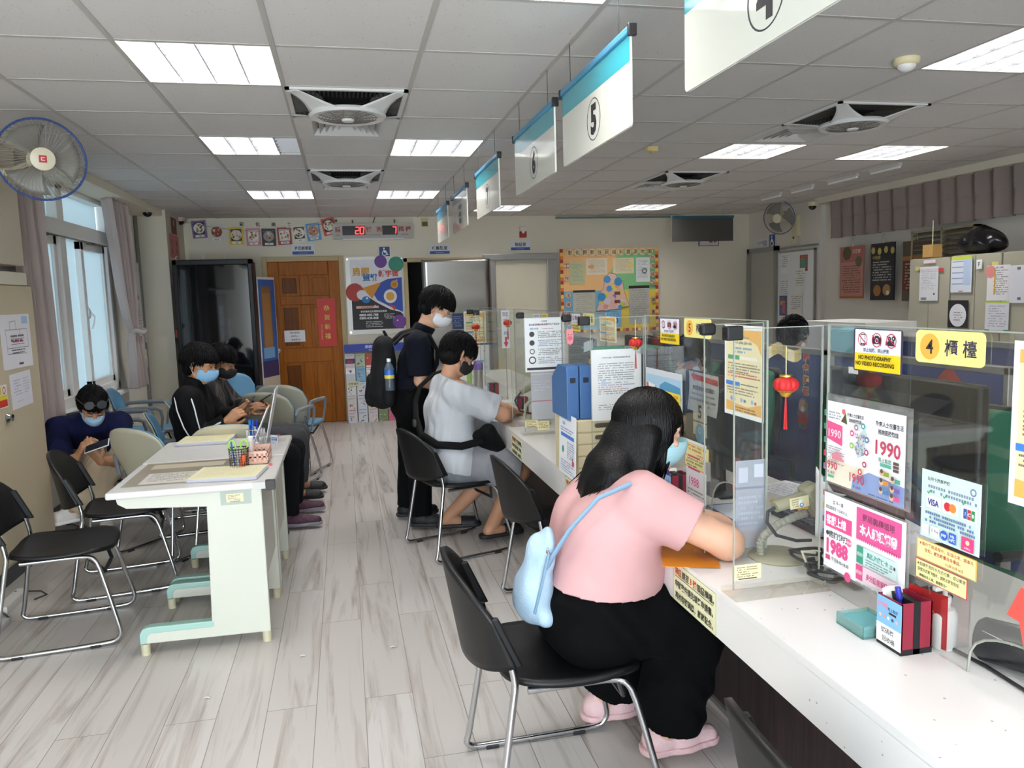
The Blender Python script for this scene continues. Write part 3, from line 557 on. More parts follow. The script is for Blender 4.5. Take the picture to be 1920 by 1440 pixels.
for j, cl in enumerate((BC, cols2, cols3, cols4, cols5)):
    z0 = .72-.18*j; yy = -.01-.022*j
    obj('pocket', M().box(-.03, .75, yy-.006, yy-.004, z0-.02, z0+.06), clear(haze=.06), t, smooth=0)
    for i, cc in enumerate(cl):
        if j == 0 and i > 4: continue
        R = random.Random(j*7+i); x = -.02+.127*i; q = Sheet('brochure', '%s brochure standing in the %s pocket of the rack, %s' % (['pink', 'pale', 'bright', 'grey', 'plain', 'light'][(i+j) % 6], ['top', 'second', 'third', 'fourth', 'lowest'][j], ['first from the wooden door', 'second from the wooden door', 'third from the wooden door', 'fourth from the wooden door', 'fifth from the wooden door', 'last beside the doorway'][i]), 'brochure', (x, 9.93+yy, z0+.145), '-y', .115, .205, cc, t=.003, tilt=-.08, group='brochures in the rack')
        if (j, i) == (0, 0): q.r(0, .3, 1, .6, '#33406f').r(.2, .4, .8, .55, '#b7333d')
        elif (j, i) == (0, 2): q.r(0, .75, 1, .85, '#efe9df').c(.2, .3, .05, '#e8c04a')
        elif (j, i) == (1, 0): q.r(0, 0, 1, .35, '#f1f1f1').c(.5, .18, .06, '#b8323a').poly([(.33, .2), (.67, .2), (.5, .29)], '#2c4c98')
        elif (j, i) == (1, 2): q.r(0, 0, 1, .3, '#efeae4').c(.5, .15, .06, '#c33a35')
        else:
            for k in range(9): q.c(R.uniform(.2, .8), R.uniform(.25, .7), R.uniform(.02, .05), ['#b5433c', '#4d6f9c', '#d6a33c', '#3f3d40', '#4f8a5a', '#e2e2e2'][R.randrange(6)], n=8)
            q.r(.1, .8, .9, .84, ['#c75b6c', '#5f8fb8', '#6a6a6a'][R.randrange(3)])
        q.body(.12, .88, .1, .05, 2, '#77706a').done()
for lab, x, z, tx in (('cream tab on brochure rack reading social welfare', -.02, .52, '社會福利'), ('cream tab on brochure rack reading immigrant guidance', .41, .235, '移民輔導')): Sheet('rack_tab', lab, 'label', (x, 9.85 if z > .4 else 9.8, z), '-y', .17, .055, '#d9d6ae', t=.003).tx(tx, .5, .5, .55, '#5a5a3c').done()
# tall black glazed cabinet, roll-up stand, red decorations
t = thing('glass_cabinet', 'tall black-framed dark glass cabinet standing by the column', 'cabinet', (-1.37, 8.95, 0))
f = M().box(-.41, -.36, -.02, .12, .05, 2.02).box(.36, .41, -.02, .12, .05, 2.02).box(-.41, .41, -.02, .12, 1.96, 2.02).box(-.41, .41, -.02, .12, .05, .13)
obj('frame', f, mat('#07080b', .4, spec=.3), t, smooth=0, bevel=.008); obj('glass', M().box(-.37, .37, 0, .012, .1, 1.98), mat('#0d0f14', .04, spec=.7), t, smooth=0); obj('body', M().box(-.41, .41, .12, .32, 0, 2.0), mat('#15161a', .5), t, smooth=0, bevel=.01); 
for x in (-.38, -.1, .12): obj('hook', M().tube([(x, .1, 2.02), (x-.01, .1, 2.05), (x+.005, .1, 2.07)], .006), mat('#e2e2e2', .4), t)
t = thing('display_stand', 'narrow white stand with blue poster beside wooden door', 'stand', (-.9, 9.6, 0), rz=1.2)
obj('frame', M().box(-.22, .22, -.012, .012, .18, 1.84), mat('#e4e4e6', .4), t, smooth=0, bevel=.004); obj('foot', M().box(-.2, .2, -.15, .15, 0, .03).box(-.02, .02, -.02, .02, 0, .2), mat('#c9c9c9', .4), t, smooth=0)
q = Sheet('poster', None, None, (-.2, -.013, 1.81), '-y', .4, 1.6, '#2f5fae', parent=t); q.r(.15, .05, .75, .55, '#8f6a3f').r(.2, .1, .7, .5, '#a57a48').r(.1, .5, .8, .58, '#7fb2df').r(0, .6, 1, .72, '#3d3560').r(0, .72, 1, 1, '#d9c8b8').r(.2, .84, .5, .95, '#4a3a3c').done()
p = Sheet('spring_couplet', 'red spring couplet on column corner beside black cabinet', 'decoration', (-1.837, 9.35, 2.52), '+x', .28, .18, '#6d2321'); p.c(.5, .3, .2, '#c9b77f').done()
p = Sheet('pink_notice', 'pink notice with dark characters above the black cabinet', 'paper', (-1.837, 9.2, 2.33), '+x', .5, .26, '#cf6f72'); p.vt('市區', .25, .35, .35, .25, '#4c2a2e').vt('福報', .72, .35, .35, .28, '#4c2a2e').done()
tag(obj('red_button_box', M().box(-1.84, -1.8, 9.12, 9.2, 1.18, 1.27), mat('#a92c22', .5), bevel=.004), 'small red call point on the column edge', 'box')
# ================================================================ right wall
struct('door_3', M().box(XR-.03, XR, 9.3, 9.96, 0, 2.02), mat('#a6a49c', .5), smooth=0, label='grey metal door at the far corner')
struct('trim_door_far', M().box(XR-.06, XR, 9.93, 10.0, 0, 2.08).box(XR-.06, XR, 9.26, 9.31, 0, 2.08).box(XR-.06, XR, 9.26, 10.0, 2.02, 2.08), mat('#8d8b84', .4), smooth=0)
p = Sheet('toilet_sign', 'toilet sign with man and woman symbols over far door', 'sign', (XR-.005, 9.8, 2.2), '-x', .26, .12, '#dedde6', t=.003); p.tx('化妝室', .3, .4, .4, '#8a8aa5').r(.6, .2, .68, .85, '#b85a62').r(.78, .2, .86, .85, '#3d5a98').done()
p = Sheet('wheelchair_sign', 'blue wheelchair symbol plate over the far grey door', 'sign', (XR-.005, 9.5, 2.24), '-x', .13, .17, '#274a80', t=.003); wheelchair(p); p.done()
def wallfan(name, label, loc, look, mount, r=.2, cage='#2f4a86', logo=True):
    z = Vector(look).normalized(); x = Vector((0, 0, 1)).cross(z).normalized(); y = z.cross(x)
    mx = Matrix((x, y, z)).transposed().to_4x4(); mx.translation = loc; t = thing(name, label, 'fan', mx=mx, group='wall fans')
    g = M()
    for i in range(54):
        a = 2*PI*i/54; g.tube([(.28*r*math.cos(a), .28*r*math.sin(a), .062), (.65*r*math.cos(a+.1), .65*r*math.sin(a+.1), .06), (.93*r*math.cos(a+.2), .93*r*math.sin(a+.2), .04), (r*math.cos(a+.22), r*math.sin(a+.22), 0)], .0011, 4)
        g.tube([(r*math.cos(a), r*math.sin(a), 0), (.9*r*math.cos(a-.15), .9*r*math.sin(a-.15), -.05), (.35*r*math.cos(a-.3), .35*r*math.sin(a-.3), -.07)], .0011, 4)
    obj('guard', g, mat('#8f8a80', .4), t)
    obj('rim', M().tube([(r*math.cos(2*PI*i/40), r*math.sin(2*PI*i/40), 0) for i in range(40)], .006, 8, closed=True), mat(cage, .4), t)
    for k in range(3):
        b = M(); b.x = Matrix.Rotation(k*2*PI/3, 4, 'Z'); b.grid(lambda u, v: ((.2+.68*u)*r*math.cos((v-.5)*(.8+.6*u)), (.2+.68*u)*r*math.sin((v-.5)*(.8+.6*u)), -.02+.035*(v-.5)), 6, 8); obj('blade', b, mat('#7f7b72', .4), t, solid=.003)
    obj('hub', M().lathe([(0, .07), (.2*r, .069), (.28*r, .064), (.28*r, .05)], n=28), mat('#d9cfb4', .4), t)
    if logo: q = Sheet('badge', None, None, (-.018, .018, .0705), ((1, 0, 0), (0, 1, 0)), .036, .036, '#b6252a', parent=t); q.r(.25, .25, .75, .75, '#e8d0c0').r(.38, .38, .75, .62, '#b6252a').done()
    obj('motor', M().lathe([(.05, -.16), (.062, -.15), (.065, -.08), (.04, -.06)], n=20), mat('#cfc4a4', .5), t)
    inv = mx.inverted(); m1 = inv @ Vector(mount); b = M().tube([(0, 0, -.13), tuple(Vector((0, 0, -.16))*.5+m1*.5+Vector((0, -.03, 0))), tuple(m1)], .022, 10); obj('arm', b, mat('#cfc4a4', .5), t)
    b = M().box(-.03, .03, -.06, .06, -.16, .1); b.v = [tuple(inv @ (Vector(mount)+Vector(p))) for p in b.v]; obj('bracket', b, mat('#d3c8a8', .5), t, bevel=.006)
    return t
wallfan('wall_fan', 'oscillating wall fan with blue rim nearest on the window side', (-1.5, 4.55, 2.31), (.42, -1, -.12), (-1.86, 4.75, 2.28), r=.205)
wallfan('wall_fan', 'cream oscillating wall fan above the far whiteboard', (5.3, 8.75, 2.39), (-.85, -.55, -.2), (5.6, 8.85, 2.33), r=.2, cage='#4a5a78', logo=False)
p = Sheet('fan_control', 'cream switch panel below the far wall fan', 'switch', (XR-.02, 8.95, 2.38), '-x', .14, .3, '#d9cfae', t=.02); p.r(.35, .3, .65, .8, '#55524c').done()
tag(obj('wall_rail', M().box(XR-.03, XR, 8.4, 9.2, 2.03, 2.05), mat('#8a8a86', .5)), 'short grey rail above the whiteboard', 'rail')
t = thing('whiteboard', 'aluminium-framed magnetic whiteboard crowded with papers', 'board', (XR, 8.86, 1.52)); obj('panel', M().box(-.02, 0, -.4, .4, -.45, .46), mat('#e6e9ec', .25), t, smooth=0); obj('frame', M().box(-.03, 0, -.42, -.4, -.46, .48).box(-.03, 0, .4, .42, -.46, .48).box(-.03, 0, -.42, .42, .46, .48).box(-.03, 0, -.42, .42, -.47, -.45), STEEL, t, smooth=0)
WBP = [(.33, .42, .2, .26, '#e7e7e9', 'notice with yellow header'), (-.1, .38, .17, .2, '#b4402f', 'red photo sheet'), (.35, .1, .22, .3, '#dedfe2', 'sheet above purple leaflet'), (.0, .22, .22, .32, '#e2e2de', 'sketch sheet'), (.35, -.12, .18, .27, '#4b4a6e', 'purple portrait leaflet'), (.1, -.1, .27, .28, '#dcdcd6', 'map sheet'), (.35, -.4+.02, .2, .2, '#e5e5e3', 'white leaflet with orange'), (.12, -.38+.02, .24, .2, '#e6e5de', 'comic leaflet')]
for i, (dy, dz, w_, h_, cc, nm) in enumerate(WBP):
    R = random.Random(i); q = Sheet('board_paper', '%s held on the far whiteboard' % nm, 'paper', (XR-.022-.001*i, 8.86+dy, 1.52+dz+.03), '-x', w_, h_, cc, group='papers on whiteboard')
    q.body(.1, .9, .12, .09, 7, '#8d8f96', seed=i)
    for k in range(3): q.r(R.uniform(0, .5), R.uniform(.2, .8), R.uniform(.55, .95), R.uniform(.8, .9), ['#d98a3a', '#3a5f9c', '#b0564a', '#5a8a78'][(i+k) % 4]) if i in (1, 4, 6, 7) else None
    q.done()
# hanging festival posters
def hangposter(label, y, z, w, h, col, fn):
    q = Sheet('festival_poster', label, 'poster', (5.6, y, z), '-x', w, h, col, t=.012, group='festival posters on office wall'); fn(q); q.done()
    tag(obj('poster_hook', M().tube([(5.6, y-w/2, z), (5.595, y-w/2, z+.06), (5.605, y-w/2+.01, z+.1)], .004, 6), STEEL), 'wire hook above ' + label.split(' with')[0], 'hook', 'poster hooks')
hangposter('pink-brown festival poster with two round food photos', 7.94, 1.97, .41, .58, '#a8685c', lambda q: q.r(.03, .3, .97, .95, '#b98578').c(.3, .13, .13, '#5d4f37').c(.8, .3, .1, '#6f6650').tx('元宵節', .7, .1, .08, '#e8cfc4').body(.1, .9, .38, .045, 12, '#6b3c38').r(0, .96, 1, 1, '#a8672f'))
hangposter('black festival poster with yellow lanterns and snack photos', 7.41, 1.97, .37, .6, '#24242a', lambda q: [q.c(.1+.27*k, .12+.02*(k % 2), .05, '#b9a95c', ry=.06) for k in range(4)] and q.tx('中秋節', .25, .25, .07, '#b8a452').body(.1, .9, .33, .045, 8, '#b9b9b5').c(.3, .83, .1, '#9a6a34').c(.7, .82, .1, '#a87c4a').c(.75, .87, .04, '#ded6c4'))
hangposter('brown festival poster partly hidden behind grey cabinet', 6.92, 1.96, .38, .6, '#6b2f26', lambda q: q.r(0, 0, 1, .25, '#55493c').r(0, .25, 1, .32, '#a9773c').body(.1, .9, .38, .05, 9, '#c4b8a8').r(0, .82, 1, 1, '#5b5348'))
# ================================================================ hanging number signs
def numsign(label, ya, yb, num, X=.98, style=0):
    t = thing('hanging_sign', label, 'sign', (X, (ya+yb)/2, 0), group='hanging counter signs'); d = (yb-ya)/2
    b = M(); b.prism(rrect(2*d, .305, .015, 0, 2.24), -.0035, .0035); b.v = [(c, a, e) for a, e, c in b.v]
    obj('panel', b, mat('#e9eadf' if not style else '#e3e8e4', .12, coat=.6), t, smooth=0)
    for s, f in ((-1, '-x'), (1, '+x')):
        p = Sheet('face', None, None, (s*.0036, d if s < 0 else -d, 2.392), f, 2*d, .305, mat('#e9eadf', .12, coat=.6), parent=t, rad=.015, t=.0005)
        if style == 0:
            p.r(0, .02, 1, .31, mat('#27a6b8', .15, coat=.6))
            k = 1.45; X_, Y_ = .52, .64; n = 32
            o = [(X_+.1*math.cos(2*PI*i/n), Y_+.26*math.sin(2*PI*i/n)) for i in range(n)]; q = [(X_+.092*math.cos(2*PI*i/n), Y_+.246*math.sin(2*PI*i/n)) for i in range(n)]
            p.put([(a*p.w, -e*p.h) for a, e in o+q], [(i, (i+1) % n, n+(i+1) % n, n+i) for i in range(n)], '#2d2d33'); p.tx(num, X_, Y_, .38, '#26262b', bold=.05)
        elif style == 1:
            p.r(0, .02, 1, .24, mat('#2f7f9c', .15, coat=.6)).c(.15, .5, .1, '#c3485c', hole=.8).c(.15, .8, .1, '#c3485c', hole=.8)
            for k, tx in enumerate(('自動通關', '申請處', '請於此')): p.tx(tx, .55, .4+.18*k, .14, '#2c3e66', bold=.03)
        else:
            p.r(0, .02, 1, .31, mat('#3f9fc4', .15, coat=.6)); p.tx('領證', .35, .5, .15, '#7a7a80').tx('繳費', .35, .68, .15, '#7a7a80').tx('櫃檯', .35, .86, .13, '#7a7a80')
        p.done()
    b = M().box(-.012, .012, -d-.005, d+.005, 2.385, 2.412); obj('top_rail', b, mat('#4a8fb4', .3), t, bevel=.005)
    for s in (-1, 1): obj('end_cap', M().box(-.015, .015, s*(d+.012)-.008, s*(d+.012)+.008, 2.375, 2.415), mat('#1c1c20', .4), t, bevel=.003)
    for s in (-.72, .72): obj('wire', M().cyl((0, s*d, 2.41), (0, s*d, CE), .0016, n=6), mat('#4a4a4a', .4, .6), t)
numsign('hanging acrylic sign numbered 4, cut by top edge', 1.28, 2.105, '4'); numsign('hanging acrylic sign numbered 5 with teal band', 2.53, 3.345, '5'); numsign('hanging acrylic sign numbered 6 reflecting a ceiling light', 3.485, 4.31, '6')
numsign('hanging acrylic sign numbered 7 with teal band', 4.78, 5.6, '7'); numsign('hanging sign with red circles and dark blue characters', 6.05, 6.85, '', style=1); numsign('smallest hanging sign, farthest down the row, grey characters', 7.18, 7.98, '', style=2)
# ================================================================ counter
def speckle():
    m = bpy.data.materials.new('white_speckled_solid_surface'); m.use_nodes = True; n = m.node_tree.nodes; L = m.node_tree.links; p = n['Principled BSDF']
    tc = n.new('ShaderNodeTexCoord'); v = n.new('ShaderNodeTexVoronoi'); v.inputs['Scale'].default_value = 38; L.new(tc.outputs['Object'], v.inputs[0])
    lt = n.new('ShaderNodeMath'); lt.operation = 'LESS_THAN'; lt.inputs[1].default_value = .1; L.new(v.outputs[0], lt.inputs[0])
    w = n.new('ShaderNodeTexWhiteNoise'); L.new(v.outputs['Color'], w.inputs[0]); g = n.new('ShaderNodeMath'); g.operation = 'GREATER_THAN'; g.inputs[1].default_value = .75; L.new(w.outputs[0], g.inputs[0])
    mu = n.new('ShaderNodeMath'); mu.operation = 'MULTIPLY'; L.new(lt.outputs[0], mu.inputs[0]); L.new(g.outputs[0], mu.inputs[1])
    mx = n.new('ShaderNodeMix'); mx.data_type = 'RGBA'; mx.inputs[6].default_value = lin('#eceae8'); mx.inputs[7].default_value = lin('#b3aca6'); L.new(mu.outputs[0], mx.inputs[0]); L.new(mx.outputs[2], p.inputs['Base Color']); p.inputs['Roughness'].default_value = .25
    return m
ZC = .75; CX = .915; PX = 1.19
ct = thing('service_counter', 'long white speckled service counter with deep white front edge', 'counter', (1.4, 4, 0))
prof = [(CX, .15), (CX, 4.70), (.80, 5.02), (.74, 5.3), (.74, 8.2), (1.34, 8.2), (1.34, .15)]
b = M().prism(prof, ZC-.02, ZC); fr = [(CX, .15), (CX, 4.70), (.80, 5.02), (.74, 5.3), (.74, 8.2)]
for (xa, ya), (xb, yb) in zip(fr, fr[1:]): b.add([(xa, ya, ZC-.13), (xb, yb, ZC-.13), (xb+.02, yb, ZC-.13), (xa+.02, ya, ZC-.13), (xa, ya, ZC-.0195), (xb, yb, ZC-.0195), (xb+.02, yb, ZC-.0195), (xa+.02, ya, ZC-.0195)], [(0, 3, 2, 1), (4, 5, 6, 7), (0, 1, 5, 4), (1, 2, 6, 5), (2, 3, 7, 6), (3, 0, 4, 7)])
obj('top', b, speckle(), ct, smooth=0, world=True)
KICK = woodmat('#3d3231', '#2b2323'); 
obj('front_panel', M().box(1.28, 1.32, .15, 8.2, 0.0, ZC-.02), KICK, ct, smooth=0, world=True); obj('underside', M().box(CX+.02, 1.28, .15, 4.7, ZC-.1, ZC-.02), mat('#8d8784', .7), ct, smooth=0, world=True)
obj('floor_trim', M().box(1.268, 1.28, .15, 8.2, 0, .02), mat('#6f6a68', .4), ct, smooth=0, world=True)
desk = thing('staff_desk', 'grey staff worktop behind the acrylic screens', 'desk', (1.8, 4, 0)); obj('top', M().box(1.34, 1.72, .15, 8.2, .71, .74), mat('#cfcdc8', .4), desk, smooth=0, world=True); 
for k in range(6): obj('side_panel', M().box(1.4, 1.68, .2+1.55*k, .23+1.55*k, 0, .71), mat('#a9a7a2', .5), desk, smooth=0, world=True)
def fsign(label, y1, y0):
    p = Sheet('counter_notice', label, 'notice', (CX-.0005, y1, .738), '-x', y1-y0, .118, '#eceac0', t=.0008, group='yellow notices on counter edge')
    p.r(0, 0, 1, .012, '#6f7a6a').r(0, .988, 1, 1, '#6f7a6a').r(0, 0, .006, 1, '#6f7a6a').r(.994, 0, 1, 1, '#6f7a6a')
    p.tx('領證', .13, .2, .2, '#c9452c', wd=.17, bold=.03).tx('請至', .31, .2, .2, '#33352e', wd=.17, bold=.02).tx('8', .44, .2, .16, '#c9452c', bold=.02).tx('號', .53, .2, .2, '#c9452c', wd=.085, bold=.03).tx('領證櫃檯。', .77, .2, .2, '#33352e', wd=.38, bold=.02).r(.05, .325, .94, .34, '#33352e')
    p.tx('申辦案件請先填寫申請書。', .5, .52, .2, '#33352e', wd=.88, bold=.02).tx('再抽取號碼牌，謝謝配合。', .5, .82, .2, '#33352e', wd=.88, bold=.02); p.done()
fsign('yellow notice on counter edge beside the woman in pink', 2.064, 1.793); fsign('yellow notice on counter edge below the white paper trays', 3.21, 2.95); fsign('yellow notice on counter edge beside the grey-shirted man', 4.33, 4.06)
# ---------------------------------------------------------------- acrylic screens
ACR = clear('#fdfefd', .24, .006); EDGE = mat('#9fa398', .3)
def screen(label, y0, y1, arch=None):
    t = thing('acrylic_screen', label, 'screen', (PX, (y0+y1)/2, ZC), group='acrylic counter screens')
    zt = 1.437; o = [(y0, ZC+.001)]
    if arch:
        a0, a1, ah = arch; n = 14; c = (a0+a1)/2; r = (a1-a0)/2
        o += [(c-r*math.cos(PI*i/n), ZC+.001+ah*math.sin(PI*i/n)**.6) for i in range(n+1)]
    o += [(y1, ZC+.001), (y1, zt), (y0, zt)]
    b = M().prism(o, PX-.0025, PX+.0025); b.v = [(c, a, e) for a, e, c in b.v]; obj('pane', b, ACR, t, smooth=0, world=True)
    e = M()
    for y in (y0, y1): e.box(PX-.003, PX+.003, y-.0012, y+.0012, ZC, zt)
    e.box(PX-.003, PX+.003, y0, y1, zt-.0015, zt+.0015); 
    if arch: e.tube([(PX, a, c) for a, c in o[1:-3]], .0028, 5)
    obj('polished_edge', e, EDGE, t, smooth=0, world=True)
def wing(label, y, x0=.96, asset=False, seed=0):
    t = thing('acrylic_wing', label, 'screen', (1.08, y, ZC), group='acrylic side wings'); zt = 1.432
    obj('pane', M().box(x0, PX-.004, y-.0025, y+.0025, ZC+.012, zt), ACR, t, smooth=0, world=True)
    obj('polished_edge', M().box(x0-.001, x0+.001, y-.0028, y+.0028, ZC+.012, zt).box(PX-.006, PX-.004, y-.003, y+.003, ZC+.012, zt).box(x0, PX-.004, y-.003, y+.003, zt-.001, zt+.001), EDGE, t, smooth=0, world=True)
    obj('base', M().box(x0-.02, PX-.004, y-.05, y+.03, ZC+.0005, ZC+.012), clear('#fefdfa', .3, .06, '#efece2'), t, smooth=0, world=True)
    if asset: p = Sheet('asset_label', None, None, tuple(Vector((x0+.0, y-.0035, .828))-Vector((1.08, y, ZC))), '-y', .075, .04, '#e3d7a6', parent=t); p.body(.1, .9, .18, .15, 5, '#6b5f3d', h=.5).r(.15, .9, .85, .97, '#333').done()
screen('acrylic screen of counter 4 with the arched slot', .42, 1.73, (.9, 1.255, .11)); screen('acrylic screen of counter 5 above the woman', 2.02, 2.952, (2.06, 2.37, .16)); screen('acrylic screen of counter 6 behind the blue files', 3.43, 4.19, (3.6, 3.95, .15)); screen('acrylic screen of counter 7 by the grey-shirted man', 4.5, 5.43); screen('farthest acrylic screen beyond the standing man', 5.75, 6.7)
wing('acrylic wing with a cream asset label at counter 4', 1.75, .94, True); wing('acrylic wing with grey sheets beside the woman', 2.035, 1.0); wing('acrylic wing behind the paper trays', 2.96, .96); wing('acrylic wing behind the blue magazine files', 3.42, 1.0); wing('acrylic wing carrying the white portrait notice', 4.2, .965, True); wing('acrylic wing of counter 7 behind the portrait notice', 4.5, .96); wing('acrylic wing with a red lantern beyond grey-shirted man', 5.4, .93, True); wing('acrylic wing with the red arrow strip', 5.72, .93); wing('farthest acrylic wing carrying the orange-edged poster', 6.9, .93)
def clip(label, x, y, tube):
    t = thing('corner_guard', label, 'guard', (x, y, 1.4), group='black corner guards on the wings')
    if tube: obj('body', M().tube([(-.02, .0, .0), (.045, .0, .012)], [.021, .021], 16).lathe([(.0, 0)], n=3) if 0 else M().box(-.022, .022, -.014, .014, .004, .038), mat('#151518', .55), t, bevel=.008)
    else: obj('body', M().box(-.036, .008, -.016, .016, .004, .04), mat('#17171a', .55), t, bevel=.004)
    obj('slot', M().cyl((-.0235 if tube else -.0375, 0, .021), (-.02, 0, .021), .007, n=12), mat('#000000', .8), t)
for lb, x, y, tb in (('black foam guard on the wing nearest counter 5 sign', .992, 2.0, 1), ('square black foam guard beside the Vietnamese poster', .955, 1.76, 0), ('black foam guard above the paper trays', .95, 2.97, 0), ('black foam guard left of the guard above the trays', .995, 3.42, 1), ('black foam guard above the portrait notice', .955, 4.2, 1), ('black foam guard above the red lanterns', .925, 5.4, 0), ('black foam guard beside the red arrow strip', .93, 5.72, 0), ('black foam guard beside the orange-edged poster', .93, 6.88, 0)): clip(lb, x, y, tb)
# ---------------------------------------------------------------- sheets on the screens
Z = '-x'; SX = PX-.0036
def nophoto(label, y, w, h, ztop=1.43):
    p = Sheet('no_photo_sign', label, 'sign', (SX, y, ztop), Z, w, h, '#3b2f4a', t=.0012, rad=.006, group='no photography signs')
    p.poly([(.03, .02), (.97, .02), (.97, .97), (.03, .97)], '#eceef6').poly([(.03, .57), (.97, .57), (.97, .97), (.03, .97)], '#f2d21f')
    for k, x in enumerate((.2, .5, .8)):
        if k == 0: p.r(x-.05, .13, x+.05, .38, '#2b2b33').r(x-.04, .15, x+.04, .34, '#eceef6').c(x, .36, .01, '#eceef6', n=8)
        elif k == 1: p.r(x-.09, .18, x+.09, .34, '#26262c').r(x-.04, .15, x+.04, .19, '#26262c').c(x, .26, .055, '#eceef6').c(x, .26, .04, '#26262c')
        else: p.r(x-.07, .25, x+.05, .36, '#26262c').c(x-.04, .2, .05, '#26262c').c(x+.04, .19, .055, '#26262c').poly([(x-.07, .28), (x-.11, .25), (x-.11, .36), (x-.07, .33)], '#26262c').c(x-.04, .2, .02, '#eceef6').c(x+.04, .19, .02, '#eceef6')
        p.c(x, .25, .165, '#c2234e', hole=.88).line(x-.09, .14, x+.09, .37, .025, '#c2234e')
    p.tx('禁止拍照、禁止錄影', .5, .49, .095, '#3a3f78', wd=.84).tx('NO PHOTOGRAPHY', .47, .67, .1, '#26220f', wd=.68, bold=.03).tx('NO VIDEO RECORDING', .47, .81, .1, '#26220f', wd=.8, bold=.03); return p.done()
nophoto('no photography sign on the counter 4 screen', 1.626, .165, .1); nophoto('no photography sign on the counter 5 screen', 2.79, .183, .098); nophoto('no photography sign on the counter 6 screen', 3.975, .165, .097)
def countersign(label, y, w, h, num, zt=1.434):
    p = Sheet('counter_sign', label, 'sign', (SX, y, zt), Z, w, h, '#efe48f', t=.0015, rad=.012, group='yellow counter number plates')
    p.c(.22, .5, .4, '#f0b24a', n=32).tx(num, .22, .5, .44, '#322c2e').tx('櫃', .54, .5, .5, '#35304a', wd=.22, bold=.012).tx('檯', .8, .5, .5, '#35304a', wd=.22, bold=.012); return p.done()
countersign('yellow plate reading 4 on the nearest screen', 1.421, .183, .068, '4'); countersign('yellow plate reading 5 on the second screen', 2.571, .21, .067, '5'); countersign('yellow plate of counter 6 behind black guard', 3.77, .18, .06, '6')
CLR = clear('#f4f6f6', .5, .1)
p = Sheet('hotline_poster', '1990 foreigners hotline poster in a clear sleeve', 'poster', (SX, 1.728, 1.263), Z, .305, .23, CLR, t=.002)
p.r(.02, .08, .94, .98, '#f2f1f3').poly([(.02, .72), (.5, .72), (.42, .98), (.02, .98)], '#efe6d2').poly([(.36, .86), (.55, .74), (.94, .78), (.94, .98), (.34, .98)], '#8fa3cf')
p.poly([(.02, .3), (.22, .33), (.22, .55), (.02, .5)], '#e25a8d').tx('1990', .12, .43, .09, '#f4d9e4', wd=.17, bold=.02).body(.04, .25, .58, .025, 8, '#9a9aa5').body(.04, .2, .2, .03, 3, '#9a9aa5').poly([(.2, .28), (.26, .18), (.28, .3)], '#5f5a36').c(.235, .17, .03, '#d9756a')
p.tx('外來人士在臺生活', .38, .19, .04, '#33343d', wd=.2).tx('諮詢服務熱線', .38, .245, .04, '#33343d', wd=.15).tx('外來人士在臺生活', .77, .21, .055, '#33343d', wd=.3).tx('諮詢服務熱線', .76, .29, .055, '#33343d', wd=.22).tx('1990', .76, .45, .15, '#c0445e', bold=.02, wd=.28).tx('馬上幫您', .73, .57, .045, '#5d8f7a').r(.68, .6, .8, .635, '#5fb09c')
R = random.Random(5); p.poly([(.45, .35), (.5, .3), (.53, .36), (.5, .5), (.46, .6), (.42, .62), (.4, .5)], '#c9d6d8')
for k in range(40): p.c(R.uniform(.41, .51), R.uniform(.36, .58), .011, ['#6f8fc0', '#8fb89c', '#c98a9a', '#8a86b0'][k % 4], n=6)
for k, (x, y, cc) in enumerate(((.5, .27, '#3fa3a6'), (.42, .3, '#8a7f8f'), (.37, .37, '#d94f86'), (.37, .5, '#9fc04f'), (.55, .4, '#4f6a9c'), (.55, .53, '#b0485f'), (.53, .66, '#b0385a'), (.48, .75, '#c9433f'))): p.c(x, y, .032, cc).c(x, y, .016, '#f0f0f0')
for k, (x, y, cc) in enumerate(((.75, .69, '#8f9a3c'), (.87, .73, '#4fa08c'), (.75, .78, '#d98a3c'), (.87, .82, '#7a5aa0'), (.75, .87, '#4f7fa8'), (.87, .9, '#d94f86'))): p.r(x-.02, y-.022, x+.06, y+.022, cc).c(x-.02, y, .03, '#d9b59a').c(x-.02, y-.02, .022, '#5a4a3f')
for k in range(3): p.r(.86, .54+.035*k, .92, .57+.035*k, '#5f4a44')
p.tx('1990', .13, .77, .09, '#c0445e', wd=.16, bold=.02).poly([(.14, .64), (.22, .6), (.3, .7), (.14, .7)], '#d98a98').tx('馬上幫您', .13, .85, .03, '#555').r(.09, .88, .17, .91, '#5fb09c').tx('1990', .46, .83, .1, '#c0445e', wd=.18, bold=.02).tx('馬上幫您', .46, .92, .03, '#445').body(.6, .9, .94, .03, 1, '#4a4f70'); p.done()
p = Sheet('hotline_sheet', 'white and pink 1988 helpline sheet in a clear sleeve', 'poster', (SX-.0005, 1.731, 1.012), Z, .309, .205, CLR, t=.002)
p.r(.01, .02, .97, .97, '#f5f5f7').tx('普發一萬', .19, .12, .05, '#4a4a4f').tx('領取期限至 115/4/30 止', .17, .2, .05, '#55555a', wd=.28).r(.03, .26, .37, .45, '#e0518f').tx('客服上線', .17, .355, .13, '#f8eef3', bold=.04, wd=.26).tx('諮詢撥打', .2, .53, .09, '#4a4a52', bold=.02).c(.06, .53, .03, '#3f3f46').c(.34, .54, .05, '#e2739f').tx('免付費', .34, .54, .03, '#f8eef3').tx('1988', .19, .69, .2, '#e0518f', bold=.05, wd=.28).r(.04, .81, .1, .87, '#cf4f7c').tx('每日8:30-18:30', .23, .84, .055, '#55555a', wd=.22).c(.33, .97, .06, '#e0518f')
